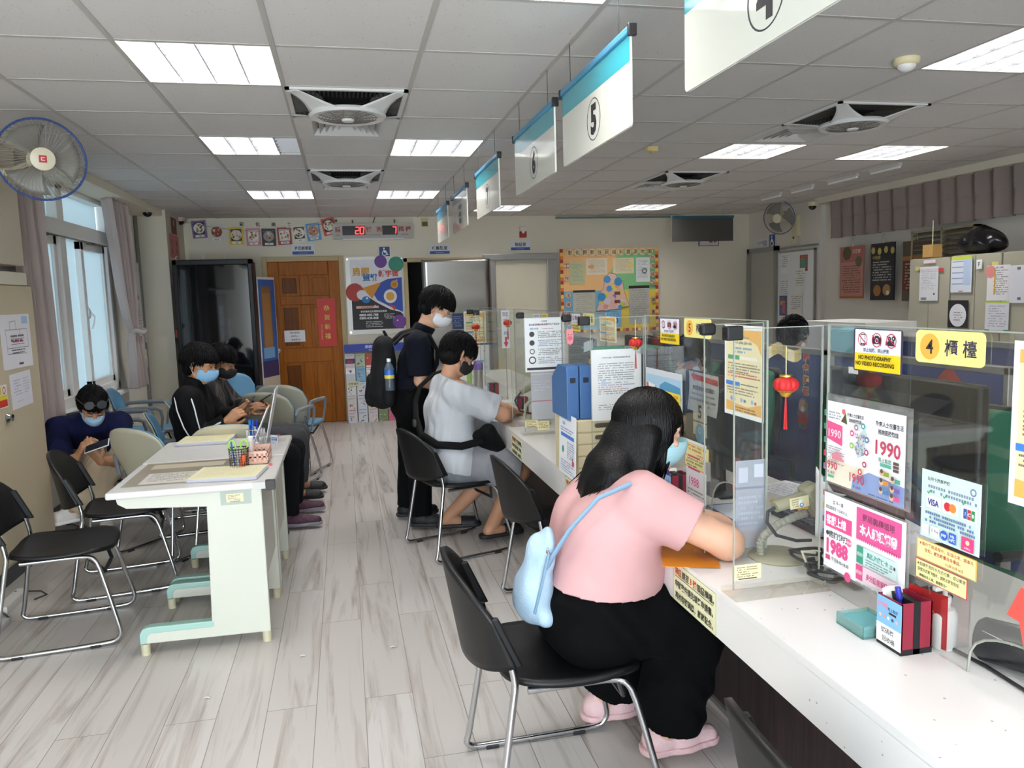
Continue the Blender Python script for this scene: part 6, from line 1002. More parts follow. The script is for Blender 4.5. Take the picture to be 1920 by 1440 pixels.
tag(obj('glue_stick', M().cyl((-.515, 3.81, ZT+.005), (-.505, 3.8, ZT+.07), .012, n=12), mat('#d9562a', .4)), 'orange glue stick inside the mesh cup', 'glue stick'); tag(obj('pen', M().cyl((-.55, 3.84, ZT+.01), (-.565, 3.85, ZT+.135), .004, n=8), mat('#3a6fb8', .4)), 'blue pen leaning in the mesh cup', 'pen')
t = thing('plastic_basket', 'pink slotted plastic basket on the front table', 'basket', (-.46, 4.0, ZT)); PK = mat('#e8b9a5', .4); b = M(); W_, D_, H_ = .055, .1, .065
for x0, x1, y0, y1 in ((-W_, -W_+.003, -D_, D_), (W_-.003, W_, -D_, D_), (-W_, W_, -D_, -D_+.003), (-W_, W_, D_-.003, D_)):
    b.box(x0, x1, y0, y1, 0, .018).box(x0, x1, y0, y1, .055, H_).box(x0, x1, y0, y1, .033, .04)
    n = 5 if y1-y0 < .1 else 9
    for k in range(n):
        if y1-y0 < .1: xa = x0+(x1-x0)*(k/n); b.box(xa, xa+(x1-x0)/n*.55, y0, y1, .018, .055)
        else: ya = y0+(y1-y0)*k/n; b.box(x0, x1, ya, ya+(y1-y0)/n*.55, .018, .055)
b.box(-W_, W_, -D_, D_, 0, .003); obj('body', b, PK, t, smooth=0)
t = thing('glue_bottle', 'white capped glue tube lying in pink basket', 'bottle', (-.49, 4.0, ZT+.02)); obj('body', M().cyl((0, 0, 0), (.0, -.02, .09), .014, n=12), mat('#e9e2dc', .4), t); obj('cap', M().cyl((0, -.02, .09), (0, -.024, .108), .012, n=12), mat('#f4f4f4', .3), t)
t = thing('wire_pen_cup', 'white wire cup full of blue pens on rear table', 'cup', (-.53, 4.55, ZT)); b = M()
for k in range(14): a = 2*PI*k/14; b.cyl((.048*math.cos(a), .035*math.sin(a), 0), (.05*math.cos(a), .037*math.sin(a), .075), .0018, n=5)
for z in (.003, .04, .075): b.tube([(.05*math.cos(a), .037*math.sin(a), z) for a in [2*PI*i/24 for i in range(24)]], .002, 5, closed=True)
obj('wires', b, mat('#c9c6c4', .3, .5), t); obj('base', M().lathe([(0, 0), (.035, 0), (.035, .003), (0, .003)], n=16), mat('#c9c6c4', .3), t)
R = random.Random(8)
for k in range(7): x, y = -.53+R.uniform(-.03, .03), 4.55+R.uniform(-.018, .018); tag(obj('pen', M().cyl((x, y, ZT+.006), (x+R.uniform(-.015, .015), y+R.uniform(-.01, .01), ZT+.125), .004, n=8).cyl((x, y, ZT+.1), (x, y, ZT+.13), .0055, n=8), mat(['#1f3fa8', '#2a6fc4', '#2438a0'][k % 3], .35)), 'blue ballpoint pen standing in the wire cup on rear table', 'pen', 'blue pens in the wire cup')
for lb, ya, xa, za, xb, zb, w in (('tilted white board leaning right above the pink basket', 4.18, -.53, ZT+.005, -.425, .985, .14), ('steeper white notice board standing on rear table edge', 4.47, -.475, ZT, -.405, 1.05, .2)):
    L_ = math.hypot(xb-xa, zb-za); t = thing('tilted_board', lb, 'board', (xa, ya, za)); b = M().box(0, .006, 0, w, 0, L_); b.x = None; an = math.atan2(xb-xa, zb-za); b.v = [(x*math.cos(an)+z*math.sin(an), y, z*math.cos(an)-x*math.sin(an)) for x, y, z in b.v]; obj('panel', b, mat('#dfdde2', .35), t, smooth=0, bevel=.002)
    b = M().box(-.03, .06, 0, w, 0, .006); obj('foot', b, clear(haze=.2), t, smooth=0)
p = Sheet('desk_card', 'white card with blue print standing on the rear table', 'card', (-.445, 4.5, ZT+.045), ((.8, -.6, 0), (.0, .0, 1)), .05, .045, '#e9eaf2'); p.r(.1, .3, .9, .75, '#3f6fb0').body(.15, .85, .45, .2, 2, '#dfe6f2').done()
p = Sheet('desk_label', 'clear label sleeve stuck on the rear table corner', 'label', (-.42, 4.62, ZT), 'up', .05, .09, '#c9c4bb', t=.0006); p.done()
for lb, x, y in (('small red eraser at the front table corner', -.39, 3.86), ('tiny red eraser on the rear table edge', -.42, 4.7)): tag(obj('eraser', M().box(x-.008, x+.008, y-.006, y+.006, ZT, ZT+.01), mat('#d9534f', .5), bevel=.002), lb, 'eraser')
R = random.Random(11)
for k, (x, y) in enumerate(((-.27, 3.32), (.12, 3.3), (-.62, 3.05))): tag(obj('paper_scrap', M().grid(lambda u, v: (x+.03*u, y+.012*v, .002+.006*math.sin(PI*u)), 4, 2), mat('#e6e6e6', .6), solid=.0008), ['tiny paper scrap on floor in front of the table', 'tiny white scrap on the open floor', 'tiny paper scrap on floor toward the picture bottom'][k], 'scrap')
# ================================================================ people: smooth-blended solids meshed into one continuous skin
def vnorm(a): a = np.asarray(a, float); return a/np.linalg.norm(a)
def blob(prims, vox, cuts=(), fold=0, seed=0):
    lo = np.array([1e9]*3); hi = -lo; bb = []
    for p in prims:
        if p[0] == 'e': c = np.array(p[1]); r = max(p[2]); a, b = c-r, c+r
        else: r = max(p[3], p[4]); a, b = np.minimum(p[1], p[2])-r, np.maximum(p[1], p[2])+r
        bb.append((a, b)); lo = np.minimum(lo, a); hi = np.maximum(hi, b)
    lo -= 4*vox; hi += 4*vox; n = np.ceil((hi-lo)/vox).astype(int)+1
    F = np.full(n, 1.0, np.float32)
    for p, (a, b) in zip(prims, bb):
        k = p[5] if p[0] != 'e' and len(p) > 5 else (p[4] if p[0] == 'e' and len(p) > 4 else .02)
        m = k+3*vox; i0 = np.maximum(((a-m-lo)/vox).astype(int), 0); i1 = np.minimum(((b+m-lo)/vox).astype(int)+2, n)
        ax = [(lo[d]+vox*np.arange(i0[d], i1[d])).astype(np.float32) for d in range(3)]
        X, Y, Z = np.meshgrid(*ax, indexing='ij', sparse=True)
        if p[0] == 'e':
            c, r, R = p[1], p[2], p[3]
            if R is None: q = [(X-c[0]), (Y-c[1]), (Z-c[2])]
            else: q = [(X-c[0])*R[j][0]+(Y-c[1])*R[j][1]+(Z-c[2])*R[j][2] for j in range(3)]
            l = np.sqrt((q[0]/r[0])**2+(q[1]/r[1])**2+(q[2]/r[2])**2)+1e-6; l2 = np.sqrt((q[0]/r[0]**2)**2+(q[1]/r[1]**2)**2+(q[2]/r[2]**2)**2)+1e-6
            d = l*(l-1)/l2
        else:
            A = np.array(p[1], float); D = np.array(p[2], float)-A; L2 = float(D@D)+1e-12
            t = ((X-A[0])*D[0]+(Y-A[1])*D[1]+(Z-A[2])*D[2])/L2; tc = np.clip(t, 0, 1)
            d = np.sqrt((X-A[0]-tc*D[0])**2+(Y-A[1]-tc*D[1])**2+(Z-A[2]-tc*D[2])**2)-(p[3]+(p[4]-p[3])*tc)
            if p[0] == 'f': d = np.maximum(d, (t-1)*math.sqrt(L2))
        s = tuple(slice(i0[d_], i1[d_]) for d_ in range(3)); f = F[s]; h = np.clip(.5+.5*(f-d)/k, 0, 1); F[s] = f+(d-f)*h-k*h*(1-h)
    AX = [(lo[d]+vox*np.arange(n[d])).astype(np.float32) for d in range(3)]; X, Y, Z = np.meshgrid(*AX, indexing='ij', sparse=True)
    if fold:
        R = np.random.default_rng(seed)
        for q in range(5):
            w = R.normal(size=3)*R.uniform(18, 42); F = F+fold*np.sin(X*w[0]+Y*w[1]+Z*w[2]+R.uniform(0, 6)+1.5*np.sin(X*w[1]*.4+Z*w[0]*.3)).astype(np.float32)*.5
    for c in cuts:
        F = np.maximum(F, c(X, Y, Z)) if callable(c) else np.maximum(F, (X-c[0][0])*c[1][0]+(Y-c[0][1])*c[1][1]+(Z-c[0][2])*c[1][2])
    return nets(F, lo, vox)
def nets(F, lo, vox):
    S = F < 0; cs = S[:-1, :-1, :-1].astype(np.int8)
    for a in ((1, 0, 0), (0, 1, 0), (0, 0, 1), (1, 1, 0), (1, 0, 1), (0, 1, 1), (1, 1, 1)): cs = cs+S[a[0]:S.shape[0]-1+a[0], a[1]:S.shape[1]-1+a[1], a[2]:S.shape[2]-1+a[2]]
    act = np.argwhere((cs > 0) & (cs < 8)); idx = np.full(cs.shape, -1, np.int32); idx[tuple(act.T)] = np.arange(len(act))
    pos = np.zeros((len(act), 3)); cnt = np.zeros(len(act)); C = [np.array((i, j, k)) for i in (0, 1) for j in (0, 1) for k in (0, 1)]
    for a in C:
        for d in range(3):
            if a[d]: continue
            b = a.copy(); b[d] = 1; fa = F[tuple((act+a).T)]; fb = F[tuple((act+b).T)]; m = (fa < 0) != (fb < 0)
            t = np.where(m, fa/(fa-fb+1e-20), 0); q = np.tile(a.astype(float), (len(act), 1)); q[:, d] += t; pos[m] += q[m]; cnt[m] += 1
    V = lo+vox*(act+pos/cnt[:, None]); Q = []
    for d in range(3):
        u, v = (d+1) % 3, (d+2) % 3; s0 = [slice(None)]*3; s1 = [slice(None)]*3; s0[d] = slice(0, -1); s1[d] = slice(1, None)
        A, B = S[tuple(s0)], S[tuple(s1)]; E = np.argwhere(A != B); E = E[(E[:, u] > 0) & (E[:, v] > 0) & (E[:, u] < cs.shape[u]) & (E[:, v] < cs.shape[v])]
        eu = np.zeros(3, int); eu[u] = 1; ev = np.zeros(3, int); ev[v] = 1
        q = np.stack([idx[tuple((E-o).T)] for o in (eu*0, eu, eu+ev, ev)], 1); fl = A[tuple(E.T)]; q[~fl] = q[~fl][:, ::-1]; Q.append(q)
    m = M(); m.v = V.tolist(); m.f = np.concatenate(Q).tolist(); m.m = []; return m
def put(name, mb, m, parent, loc):
    mb.v = [(a-loc[0], b-loc[1], c-loc[2]) for a, b, c in mb.v]; mb.m = []
    o = obj(name, mb, m, parent, smooth=180)
    if parent is None: o.location = loc
    return o
def head_frame(c, f, tilt=0):
    f = vnorm(f); r = vnorm(np.cross(f, (0, 0, 1))); u = np.cross(r, f)
    if tilt: r, u = r*math.cos(tilt)+u*math.sin(tilt), u*math.cos(tilt)-r*math.sin(tilt)
    B = np.array([r, f, u]); c = np.array(c, float); return c, B
def W_(H, p): return H[0]+np.array(p, float)@H[1]
def loc_(H): return lambda X, Y, Z: [(X-H[0][0])*H[1][j][0]+(Y-H[0][1])*H[1][j][1]+(Z-H[0][2])*H[1][j][2] for j in range(3)]
def head_prims(H, s=1):
    e = lambda p, r, k=.012: ('e', W_(H, np.array(p)*s), tuple(x*s for x in r), H[1], k); c = lambda a, b, r0, r1, k=.01: ('c', W_(H, np.array(a)*s), W_(H, np.array(b)*s), r0*s, r1*s, k)
    P = [e((0, -.012, .035), (.074, .094, .085)), e((0, .03, -.02), (.062, .062, .085), .02), e((0, .045, -.085), (.04, .038, .03), .02), c((-.045, .0, -.06), (-.02, .06, -.092), .022, .018, .015), c((.045, .0, -.06), (.02, .06, -.092), .022, .018, .015),
         c((0, .088, .012), (0, .108, -.026), .008, .013, .008), e((0, .098, -.032), (.018, .012, .01), .006), c((-.045, .068, .03), (.045, .068, .03), .012, .012, .012), c((-.02, .088, -.062), (.02, .088, -.062), .007, .007, .006), c((-.018, .087, -.073), (.018, .087, -.073), .0075, .0075, .006)]
    for sx in (-1, 1): P += [e((sx*.046, .066, -.02), (.018, .014, .014)), c((sx*.074, -.012, .014), (sx*.086, -.018, .02), .009, .012, .005), c((sx*.086, -.02, .022), (sx*.08, -.012, -.025), .011, .009, .005), e((sx*.031, .076, .01), (.014, .012, .009), .006)]
    return P
def hand_prims(w, d, nrm, curl=(.3, .4, .3), side=1, s=1.0, spread=.06, thumb=.8):
    """w wrist, d direction of the fingers, nrm palm normal (the side the fingers curl to), side +1: thumb lies toward nrm x d"""
    d = vnorm(d); nrm = vnorm(np.array(nrm)-d*np.dot(nrm, d)); x = np.cross(nrm, d)*side; w = np.array(w, float); P = []; k = .006
    L = [(.074, (.04, .025, .02)), (.086, (.044, .029, .022)), (.084, (.041, .027, .021)), (.075, (.032, .021, .018))]
    for i, (m, seg) in enumerate(L):
        off = (.029-.0195*i)*s; b = w+x*off*.65; kn = w+d*.088*s*(1-.03*abs(i-1))+x*off; P.append(('c', b, kn, .0135*s, .0115*s, .012)); a = (1.3-i)*spread; dd = d*math.cos(a)+x*math.sin(a); nn = nrm; q = kn; ang = 0; r = .0098*s
        for j in range(3):
            ang += curl[j] if not isinstance(curl[j], (list, tuple)) else curl[j][i]; v = dd*math.cos(ang)+nn*math.sin(ang); e = q+v*seg[j]*s; P.append(('c', q, e, r, r*.9, .004)); q = e; r *= .92
    b = w+d*.022*s+x*.02*s; t1 = b+(d*.5+x*.75+nrm*.35)*.04*s; t2 = t1+vnorm(d*.9+x*.25*thumb+nrm*.45)*.034*s; t3 = t2+vnorm(d*.9-x*.1+nrm*.5)*.027*s
    return P+[('c', b, t1, .0145*s, .0118*s, .01), ('c', t1, t2, .0112*s, .0102*s, .004), ('c', t2, t3, .01*s, .0082*s, .004)]
def A_(*p): return np.array(p, float)
def torso(J, g=1.0, add=0, belly=0):
    r = vnorm(J['shR']-J['shL']); hr = vnorm(J['hipR']-J['hipL']); P = []
    for sx in (-1, 1):
        P += [('c', J['pel']+hr*sx*.065*g, J['chest']+r*sx*.075*g, .115*g+add, .105*g+add, .05), ('c', J['chest']+r*sx*.07*g, (J['shR'] if sx > 0 else J['shL'])*.75+J['chest']*.25, .095*g+add, .062*g+add, .05)]
    P += [('c', J['shL'], J['shR'], .056*g+add, .056*g+add, .05), ('c', J['hipL'], J['hipR'], .115*g+add, .115*g+add, .05)]
    if belly: P.append(('e', (J['pel']*.5+J['chest']*.5)+J['fwd']*.05, (.12*g+add+belly, .14*g+add+belly, .14*g+add), None, .05))
    m = (J['shL']+J['shR'])/2; P.append(('c', m, J['neck'], .06*g+add, .052+add, .04)); return P
def person(name, label, J, spec):
    v = spec.get('vox', .0055); SK = mat(spec['skin'], .55, var=.05, vscale=14); g = spec.get('g', 1.0)
    H = head_frame(J['head'], J['hf'], J.get('tilt', 0)); base = np.array((J['pel'][0], J['pel'][1], 0.0)); ar = spec.get('arm', 1.0); lg = spec.get('leg', 1.0)
    P = torso(J, g*.94, 0, spec.get('belly', 0))+[('c', J['neck'], W_(H, (0, -.02, -.05)), .052, .05, .025)]+head_prims(H, spec.get('hs', 1))
    for s in 'LR':
        P += [('c', J['sh'+s], J['el'+s], .048*ar, .039*ar, .03), ('c', J['el'+s], J['el'+s]+(J['wr'+s]-J['el'+s])*.35, .04*ar, .041*ar, .02), ('c', J['el'+s]+(J['wr'+s]-J['el'+s])*.35, J['wr'+s], .041*ar, .027*ar, .02)]
        hd = J.get('hd'+s)
        if hd: P += hand_prims(J['wr'+s], *hd[:2], **hd[2])
        P += [('c', J['hip'+s], J['kn'+s], .085*lg, .055*lg, .04), ('c', J['kn'+s], J['kn'+s]*.65+J['an'+s]*.35, .055*lg, .054*lg, .03), ('c', J['kn'+s]*.65+J['an'+s]*.35, J['an'+s], .054*lg, .036*lg, .03)]
        f = vnorm(J['ft'+s]); a = J['an'+s]; z0 = a[2]-.055
        P += [('c', a-f*.025+A_(0, 0, -.03), a+f*.05+A_(0, 0, -.03), .034, .03, .02), ('c', a+f*.04+A_(0, 0, -.028), a+f*.15+A_(0, 0, -.045), .03, .022, .02)]
    body = put(name, blob(P, v), SK, None, base); tag(body, label, 'person')
    up = vnorm(J['neck']-J['pel'])
    for gname, gs in spec['clothes'].items():
        Q = []; add = gs.get('add', .014); cuts = list(gs.get('cuts', ()))
        if gs.get('torso'): Q += torso(J, g*.94, add, spec.get('belly', 0))
        if gs.get('sleeve'):
            for s in 'LR':
                q = gs['sleeve']; el = J['el'+s]; sh = J['sh'+s]; wr = J['wr'+s]
                if q < 1: Q.append(('f', sh, sh+(el-sh)*q, .054*ar+add, (.054-.008*q)*ar+add+gs.get('flare', .006), .035))
                else: Q += [('c', sh, el, .054*ar+add, .046*ar+add, .035), ('f', el, el+(wr-el)*(q-1), .046*ar+add, .036*ar+add, .025)]
        if gs.get('hips'): Q += [('c', J['hipL'], J['hipR'], .118*g+add, .118*g+add, .05)]; r_ = vnorm(J['hipR']-J['hipL']); Q += [('c', J['pel']+r_*k_*.07+A_(0, 0, 0), J['pel']+r_*k_*.065+up*gs.get('rise', .1), .11*g+add, .108*g+add, .05) for k_ in (-1, 1)]
        if gs.get('leg'):
            for s in 'LR':
                q = gs['leg']; h, k, a = J['hip'+s], J['kn'+s], J['an'+s]; r0, r1, r2 = gs.get('radii', (.092, .068, .055))
                if q <= 1: Q.append(('f', h, h+(k-h)*q, r0*lg+add, r1*lg+add+gs.get('flare', .0), .04))
                else: Q += [('c', h, k, r0*lg+add, r1*lg+add, .04), ('f', k, k+(a-k)*(q-1), r1*lg+add, r2*lg+add, .03)]
        Q += gs.get('extra', [])
        put(gname, blob(Q, gs.get('vox', v), cuts, gs.get('fold', .002), gs.get('seed', 3)), gs['mat'], body, base)
    return body, H, base
def hair_short(H, body, base, col='#050405', seed=1, vol=1.0, fringe=.055, n=520, nape=-.075, gray=0):
    m = mat(col, .5, spec=.16, bump=.5, bscale=180, stretch=(1, 1, .15)); L = loc_(H)
    e = lambda p, r: ('e', W_(H, p), r, H[1], .02)
    def c1(X, Y, Z): x, y, z = L(X, Y, Z); return np.minimum(y-.045+.0*z, fringe-z-.25*np.abs(x))
    def c2(X, Y, Z): x, y, z = L(X, Y, Z); return np.minimum(y+.01, .03-z)
    def c3(X, Y, Z): x, y, z = L(X, Y, Z); return nape-z
    put('hair', _hair(H, e, (c1, c2, c3), seed, vol, n, fringe, nape), m, body, base)
def _hair(H, e, cuts, seed, vol, n, fringe, nape):
    b = blob([e((0, -.014, .038), (.082*vol, .104*vol, .098*vol)), e((0, -.05, -.02), (.072*vol, .062*vol, .07))], .005, cuts)
    R = random.Random(seed)
    for i in range(n):
        az = R.uniform(0, 2*PI); th0 = R.uniform(.05, 1.5); ln = R.uniform(.5, .95); pts = []; lift = R.uniform(.0, .024)*vol; w = R.uniform(-.4, .4)
        for k in range(6):
            th = th0+ln*k/5; a = az+w*k/5; d = A_(math.sin(th)*math.sin(a), math.sin(th)*math.cos(a), math.cos(th)); q = A_(0, -.014, .035)+d*A_(.084*vol, .106*vol, .1*vol)*(1+(lift+.004*k*R.random())*3)
            if q[1] > .05 and q[2] < fringe-.012: break
            if q[1] > .0 and q[2] < .0: break
            if q[2] < nape-.01: break
            pts.append(tuple(W_(H, q)))
        if len(pts) > 2: b.tube(pts, [.0036, .0042, .0038, .003, .002, .0008][:len(pts)-1]+[.0005], 5)
    return b
def face(H, body, base, mask=None, brows=True, loops='#e8eaec', s=1):
    if brows:
        for sx in (-1, 1):
            put('eyebrow', M().tube([tuple(W_(H, (sx*x, y, z))) for x, y, z in ((.012, .088, .033), (.03, .087, .04), (.05, .075, .034))], [.003, .0042, .0015], 6), mat('#1c1716', .7), body, base)
            put('eye', M().tube([tuple(W_(H, (sx*x, y, z))) for x, y, z in ((.016, .0875, .011), (.03, .091, .009), (.045, .082, .012))], [.0014, .0026, .0014], 6), mat('#171314', .4), body, base)
    if mask:
        L = loc_(H); e = lambda p, r, k=.02: ('e', W_(H, p), r, H[1], k)
        b = blob([e((0, .034, -.045), (.069, .078, .066)), e((0, .084, -.025), (.042, .048, .05), .03)], .004, [lambda X, Y, Z: (lambda x, y, z: np.maximum(np.maximum(z+.001+.22*np.abs(x), -.108-z), .018-y+.0*x))(*L(X, Y, Z))], 0)
        mk = put('face_mask', b, mat(mask, .75, bump=.25, bscale=160, stretch=(.2, .2, 1)), body, base)
        for sx in (-1, 1): put('ear_loop', M().tube([tuple(W_(H, q)) for q in ((sx*.064, .03, -.02), (sx*.08, .0, .01), (sx*.088, -.028, .03), (sx*.09, -.034, .0), (sx*.078, -.01, -.04), (sx*.058, .03, -.085))], .0016, 5), mat(loops, .6), mk, None if 0 else base)
def shoe(body, base, a, f, col, sole='#e6e2de', ln=.27, name='shoe', h=.085, w=.043, extra=None):
    f = vnorm((f[0], f[1], 0)); a = np.array(a, float); z = a[2]-.065; c = A_(a[0], a[1], z)
    P = [('c', c-f*.03+A_(0, 0, .045), c+f*.07+A_(0, 0, .04), w, w*.95, .03), ('c', c+f*.06+A_(0, 0, .036), c+f*(ln-.085)+A_(0, 0, .03), w*.98, w*.72, .03), ('c', c-f*.01+A_(0, 0, .045), c-f*.0+A_(0, 0, h+.015), w, w*.9, .02)]
    s = put(name, blob(P, .005, [((0, 0, z+.018), (0, 0, -1)), ((0, 0, z+h+.01), (0, 0, 1))]), col if not isinstance(col, str) else mat(col, .6, bump=.2, bscale=90), body, base)
    Q = [('c', c-f*.035+A_(0, 0, .02), c+f*.07+A_(0, 0, .02), w+.004, w+.003, .03), ('c', c+f*.07+A_(0, 0, .02), c+f*(ln-.085)+A_(0, 0, .02), w+.004, w*.8+.004, .03)]
    put('sole', blob(Q, .005, [((0, 0, z+.024), (0, 0, 1)), ((0, 0, z+.001), (0, 0, -1))]), mat(sole, .6, bump=.3, bscale=60), s, base); return s
def slipper(body, base, a, f, col='#1b1b1d', name='slipper'):
    f = vnorm((f[0], f[1], 0)); a = np.array(a, float); z = a[2]-.07; c = A_(a[0], a[1], z)
    Q = [('c', c-f*.045+A_(0, 0, .012), c+f*.17+A_(0, 0, .012), .044, .045, .02)]
    s = put(name, blob(Q, .005, [((0, 0, z+.024), (0, 0, 1)), ((0, 0, z+.001), (0, 0, -1))]), mat(col, .6), body, base)
    put('strap', blob([('c', c+f*.09+A_(0, 0, .02), c+f*.16+A_(0, 0, .018), .05, .047, .02)], .005, [((0, 0, z+.02), (0, 0, -1)), (tuple(c+f*.08), tuple(-f))]), mat(col, .55), s, base)
# ---------------------------------------------------------------- the woman at the counter
J = dict(pel=A_(.69, 2.25, .555), chest=A_(.765, 2.25, .80), neck=A_(.885, 2.25, .985), head=A_(.925, 2.265, 1.085), hf=(.985, .03, -.17), fwd=A_(1, 0, 0),
    shR=A_(.84, 2.075, .915), shL=A_(.86, 2.43, .92), elR=A_(1.045, 1.985, .803), elL=A_(.98, 2.55, .81), wrR=A_(1.07, 2.2, .79), wrL=A_(1.08, 2.36, .79),
    hdR=((.3, .9, -.1), (0, 0, -1), dict(curl=(.35, .5, .4), side=-1)), hdL=((.78, -.62, -.05), (0, 0, -1), dict(curl=(.12, .2, .2), side=1)),
    hipR=A_(.70, 2.15, .55), hipL=A_(.70, 2.35, .55), knR=A_(1.01, 2.14, .505), knL=A_(.97, 2.42, .505), anR=A_(.955, 2.25, .085), anL=A_(.83, 2.5, .085), ftR=A_(1, .05, 0), ftL=A_(1, .05, 0))
PINK = mat('#c79b9b', .85, spec=.2, bump=.12, bscale=14, var=.03); BLK = mat('#040405', .9, spec=.12, bump=.2, bscale=16)
wom, H, bs = person('person', 'woman in pink t-shirt and black trousers writing at counter', J, dict(skin='#d6a78c', vox=.0046, g=1.22, arm=1.18, leg=1.25, belly=.02, clothes={
    'shirt': dict(torso=1, sleeve=.55, add=.018, mat=PINK, fold=.0015, flare=.012, cuts=[((.60, 2.25, .66), (-.12, 0, -1)), ((.90, 2.25, .975), (.55, 0, .85))], seed=5),
    'trousers': dict(hips=1, leg=1.84, rise=.07, add=.006, radii=(.1, .08, .088), mat=BLK, fold=.005, vox=.005, seed=8)}))
face(H, wom, bs, '#a9d3dc')
for a, f in ((J['anR'], J['ftR']), (J['anL'], J['ftL'])): shoe(wom, bs, a, f, '#dcb9ba', '#d9b3b4', ln=.25)
def longhair():
    e = lambda p, r, k=.03: ('e', W_(H, p), r, H[1], k); L = loc_(H)
    b = blob([e((0, -.016, .04), (.088, .108, .1)), e((0, -.06, -.05), (.09, .072, .12)), ('c', W_(H, (0, -.07, -.06)), (.775, 2.255, .93), .085, .075, .04), ('c', (.79, 2.2, .97), (.72, 2.215, .885), .07, .045, .04), ('c', (.79, 2.31, .97), (.73, 2.3, .885), .07, .045, .04), ('c', W_(H, (.075, -.035, 0)), (.855, 2.16, .95), .035, .03, .03), ('c', W_(H, (-.075, -.03, 0)), (.87, 2.36, .95), .035, .03, .03)], .005,
        [lambda X, Y, Z: (lambda x, y, z: np.minimum(y-.052, .04-z))(*L(X, Y, Z))])
    R = random.Random(4)
    for i in range(1300):
        az = PI+R.uniform(-2.75, 2.75); th0 = R.uniform(.05, .9); pts = []; fr = abs(az-PI) > 2.1; ox = R.uniform(-.06, .07); end = R.uniform(.8, .9); yy = 0
        for k in range(5):
            th = th0+(1.45-th0)*k/4; d = A_(math.sin(th)*math.sin(az), math.sin(th)*math.cos(az), math.cos(th)); q = A_(0, -.016, .038)+d*A_(.09, .11, .104)*(1+.03*R.random())
            pts.append(W_(H, q))
        p = pts[-1]; lx = (p-H[0])@H[1].T
        if fr and lx[1] > .03:
            if abs(lx[0]) < .05: 
                for k in range(2): pts.append(pts[-1]+A_(.002, 0, -.022))
            else:
                tgt = A_(p[0]-.075+R.uniform(-.03, .012), p[1]+R.uniform(-.01, .01), R.uniform(.93, 1.0)); pts += [p*.75+tgt*.25+A_(-.02, 0, 0), p*.3+tgt*.7, tgt]
        else:
            t = (lx[0]+.1)/.2; tgt = A_(.735+ox+.1*max(0, lx[1]*6), 2.25-lx[0]*.95+R.uniform(-.02, .02), end-.02*abs(ox)*5+(.05 if lx[1] > -.02 else 0)); m1 = p+A_(-.005, 0, -.06); m2 = m1*.45+tgt*.55+A_(-.012, 0, .015); pts += [m1, m2, tgt]
        n = len(pts); b.tube([tuple(q) for q in pts], [.0045]*(n-2)+[.0035, .0008], 4)
    return b
put('hair', longhair(), mat('#040304', .4, spec=.22, bump=.25, bscale=260, stretch=(1, 1, .1)), wom, bs)
# shoulder bag
t = thing('shoulder_bag', 'pale blue denim shoulder bag hanging at the woman\'s back', 'bag', (.55, 2.12, .5)); DN = mat('#a9c2d6', .75, bump=.2, bscale=120, var=.08, vscale=12)
b = blob([('e', (.515, 2.2, .635), (.055, .075, .085), None, .04), ('e', (.535, 2.19, .71), (.042, .062, .1), None, .04), ('e', (.56, 2.17, .78), (.022, .04, .06), None, .04), ('c', (.495, 2.24, .585), (.535, 2.13, .575), .035, .03, .03)], .005, (), .005, 4); obj('pouch', b, DN, t, world=True, smooth=180)
SB = mat('#86a9c4', .6); obj('strap', M().tube([(.525, 2.17, .66), (.555, 2.12, .76), (.60, 2.07, .86), (.68, 2.05, .95), (.78, 2.05, .985)], .013, 8, flat=.35), SB, t, world=True); obj('front_strap', M().tube([(.50, 2.12, .60), (.52, 2.105, .69), (.545, 2.11, .78)], .009, 8, flat=.35), SB, t, world=True)
obj('ring', M().tube([(.545+.0, 2.118+.014*math.cos(a), .775+.016*math.sin(a)) for a in [2*PI*i/16 for i in range(16)]], .0025, 6, closed=True), CHROME, t, world=True)
# ---------------------------------------------------------------- grey-shirted man writing
J = dict(pel=A_(.60, 4.66, .55), chest=A_(.60, 4.7, .85), neck=A_(.615, 4.73, 1.04), head=A_(.675, 4.745, 1.17), hf=(.8, .3, -.5), fwd=A_(1, 0, 0),
    shR=A_(.64, 4.52, .975), shL=A_(.60, 4.89, .975), elR=A_(.91, 4.56, .815), elL=A_(.86, 5.06, .815), wrR=A_(1.02, 4.8, .79), wrL=A_(1.02, 4.98, .79),
    hdR=((.6, .75, -.1), (0, 0, -1), dict(curl=(.5, .6, .4), side=-1)), hdL=((.8, -.5, -.05), (0, 0, -1), dict(curl=(.2, .3, .2), side=1)),
    hipR=A_(.61, 4.56, .545), hipL=A_(.60, 4.76, .545), knR=A_(1.0, 4.52, .475), knL=A_(.96, 4.84, .47), anR=A_(.835, 4.64, .1), anL=A_(.60, 4.93, .1), ftR=A_(1, .2, 0), ftL=A_(1, -.1, 0))
GREY = mat('#b9bcc1', .85, bump=.25, bscale=13, var=.04); SHORT = mat('#85868c', .85, bump=.25, bscale=13)
man, H, bs = person('person', 'man in grey t-shirt and shorts bent over counter papers', J, dict(skin='#c08f70', g=1.12, arm=1.15, leg=1.1, clothes={
    'shirt': dict(torso=1, sleeve=.8, add=.02, hips=1, rise=.1, mat=GREY, fold=.0045, flare=.02, cuts=[((.6, 4.7, .495), (-.25, 0, -1)), ((.61, 4.73, 1.045), (.35, 0, .93))]), 'shorts': dict(hips=1, leg=.98, rise=.1, add=.016, radii=(.1, .095, .08), flare=.012, mat=SHORT, fold=.003)}))
hair_short(H, man, bs, seed=3, vol=1.1, fringe=.03, n=1100, nape=-.085); face(H, man, bs, '#1f1d21', loops='#232325')
gl = M()
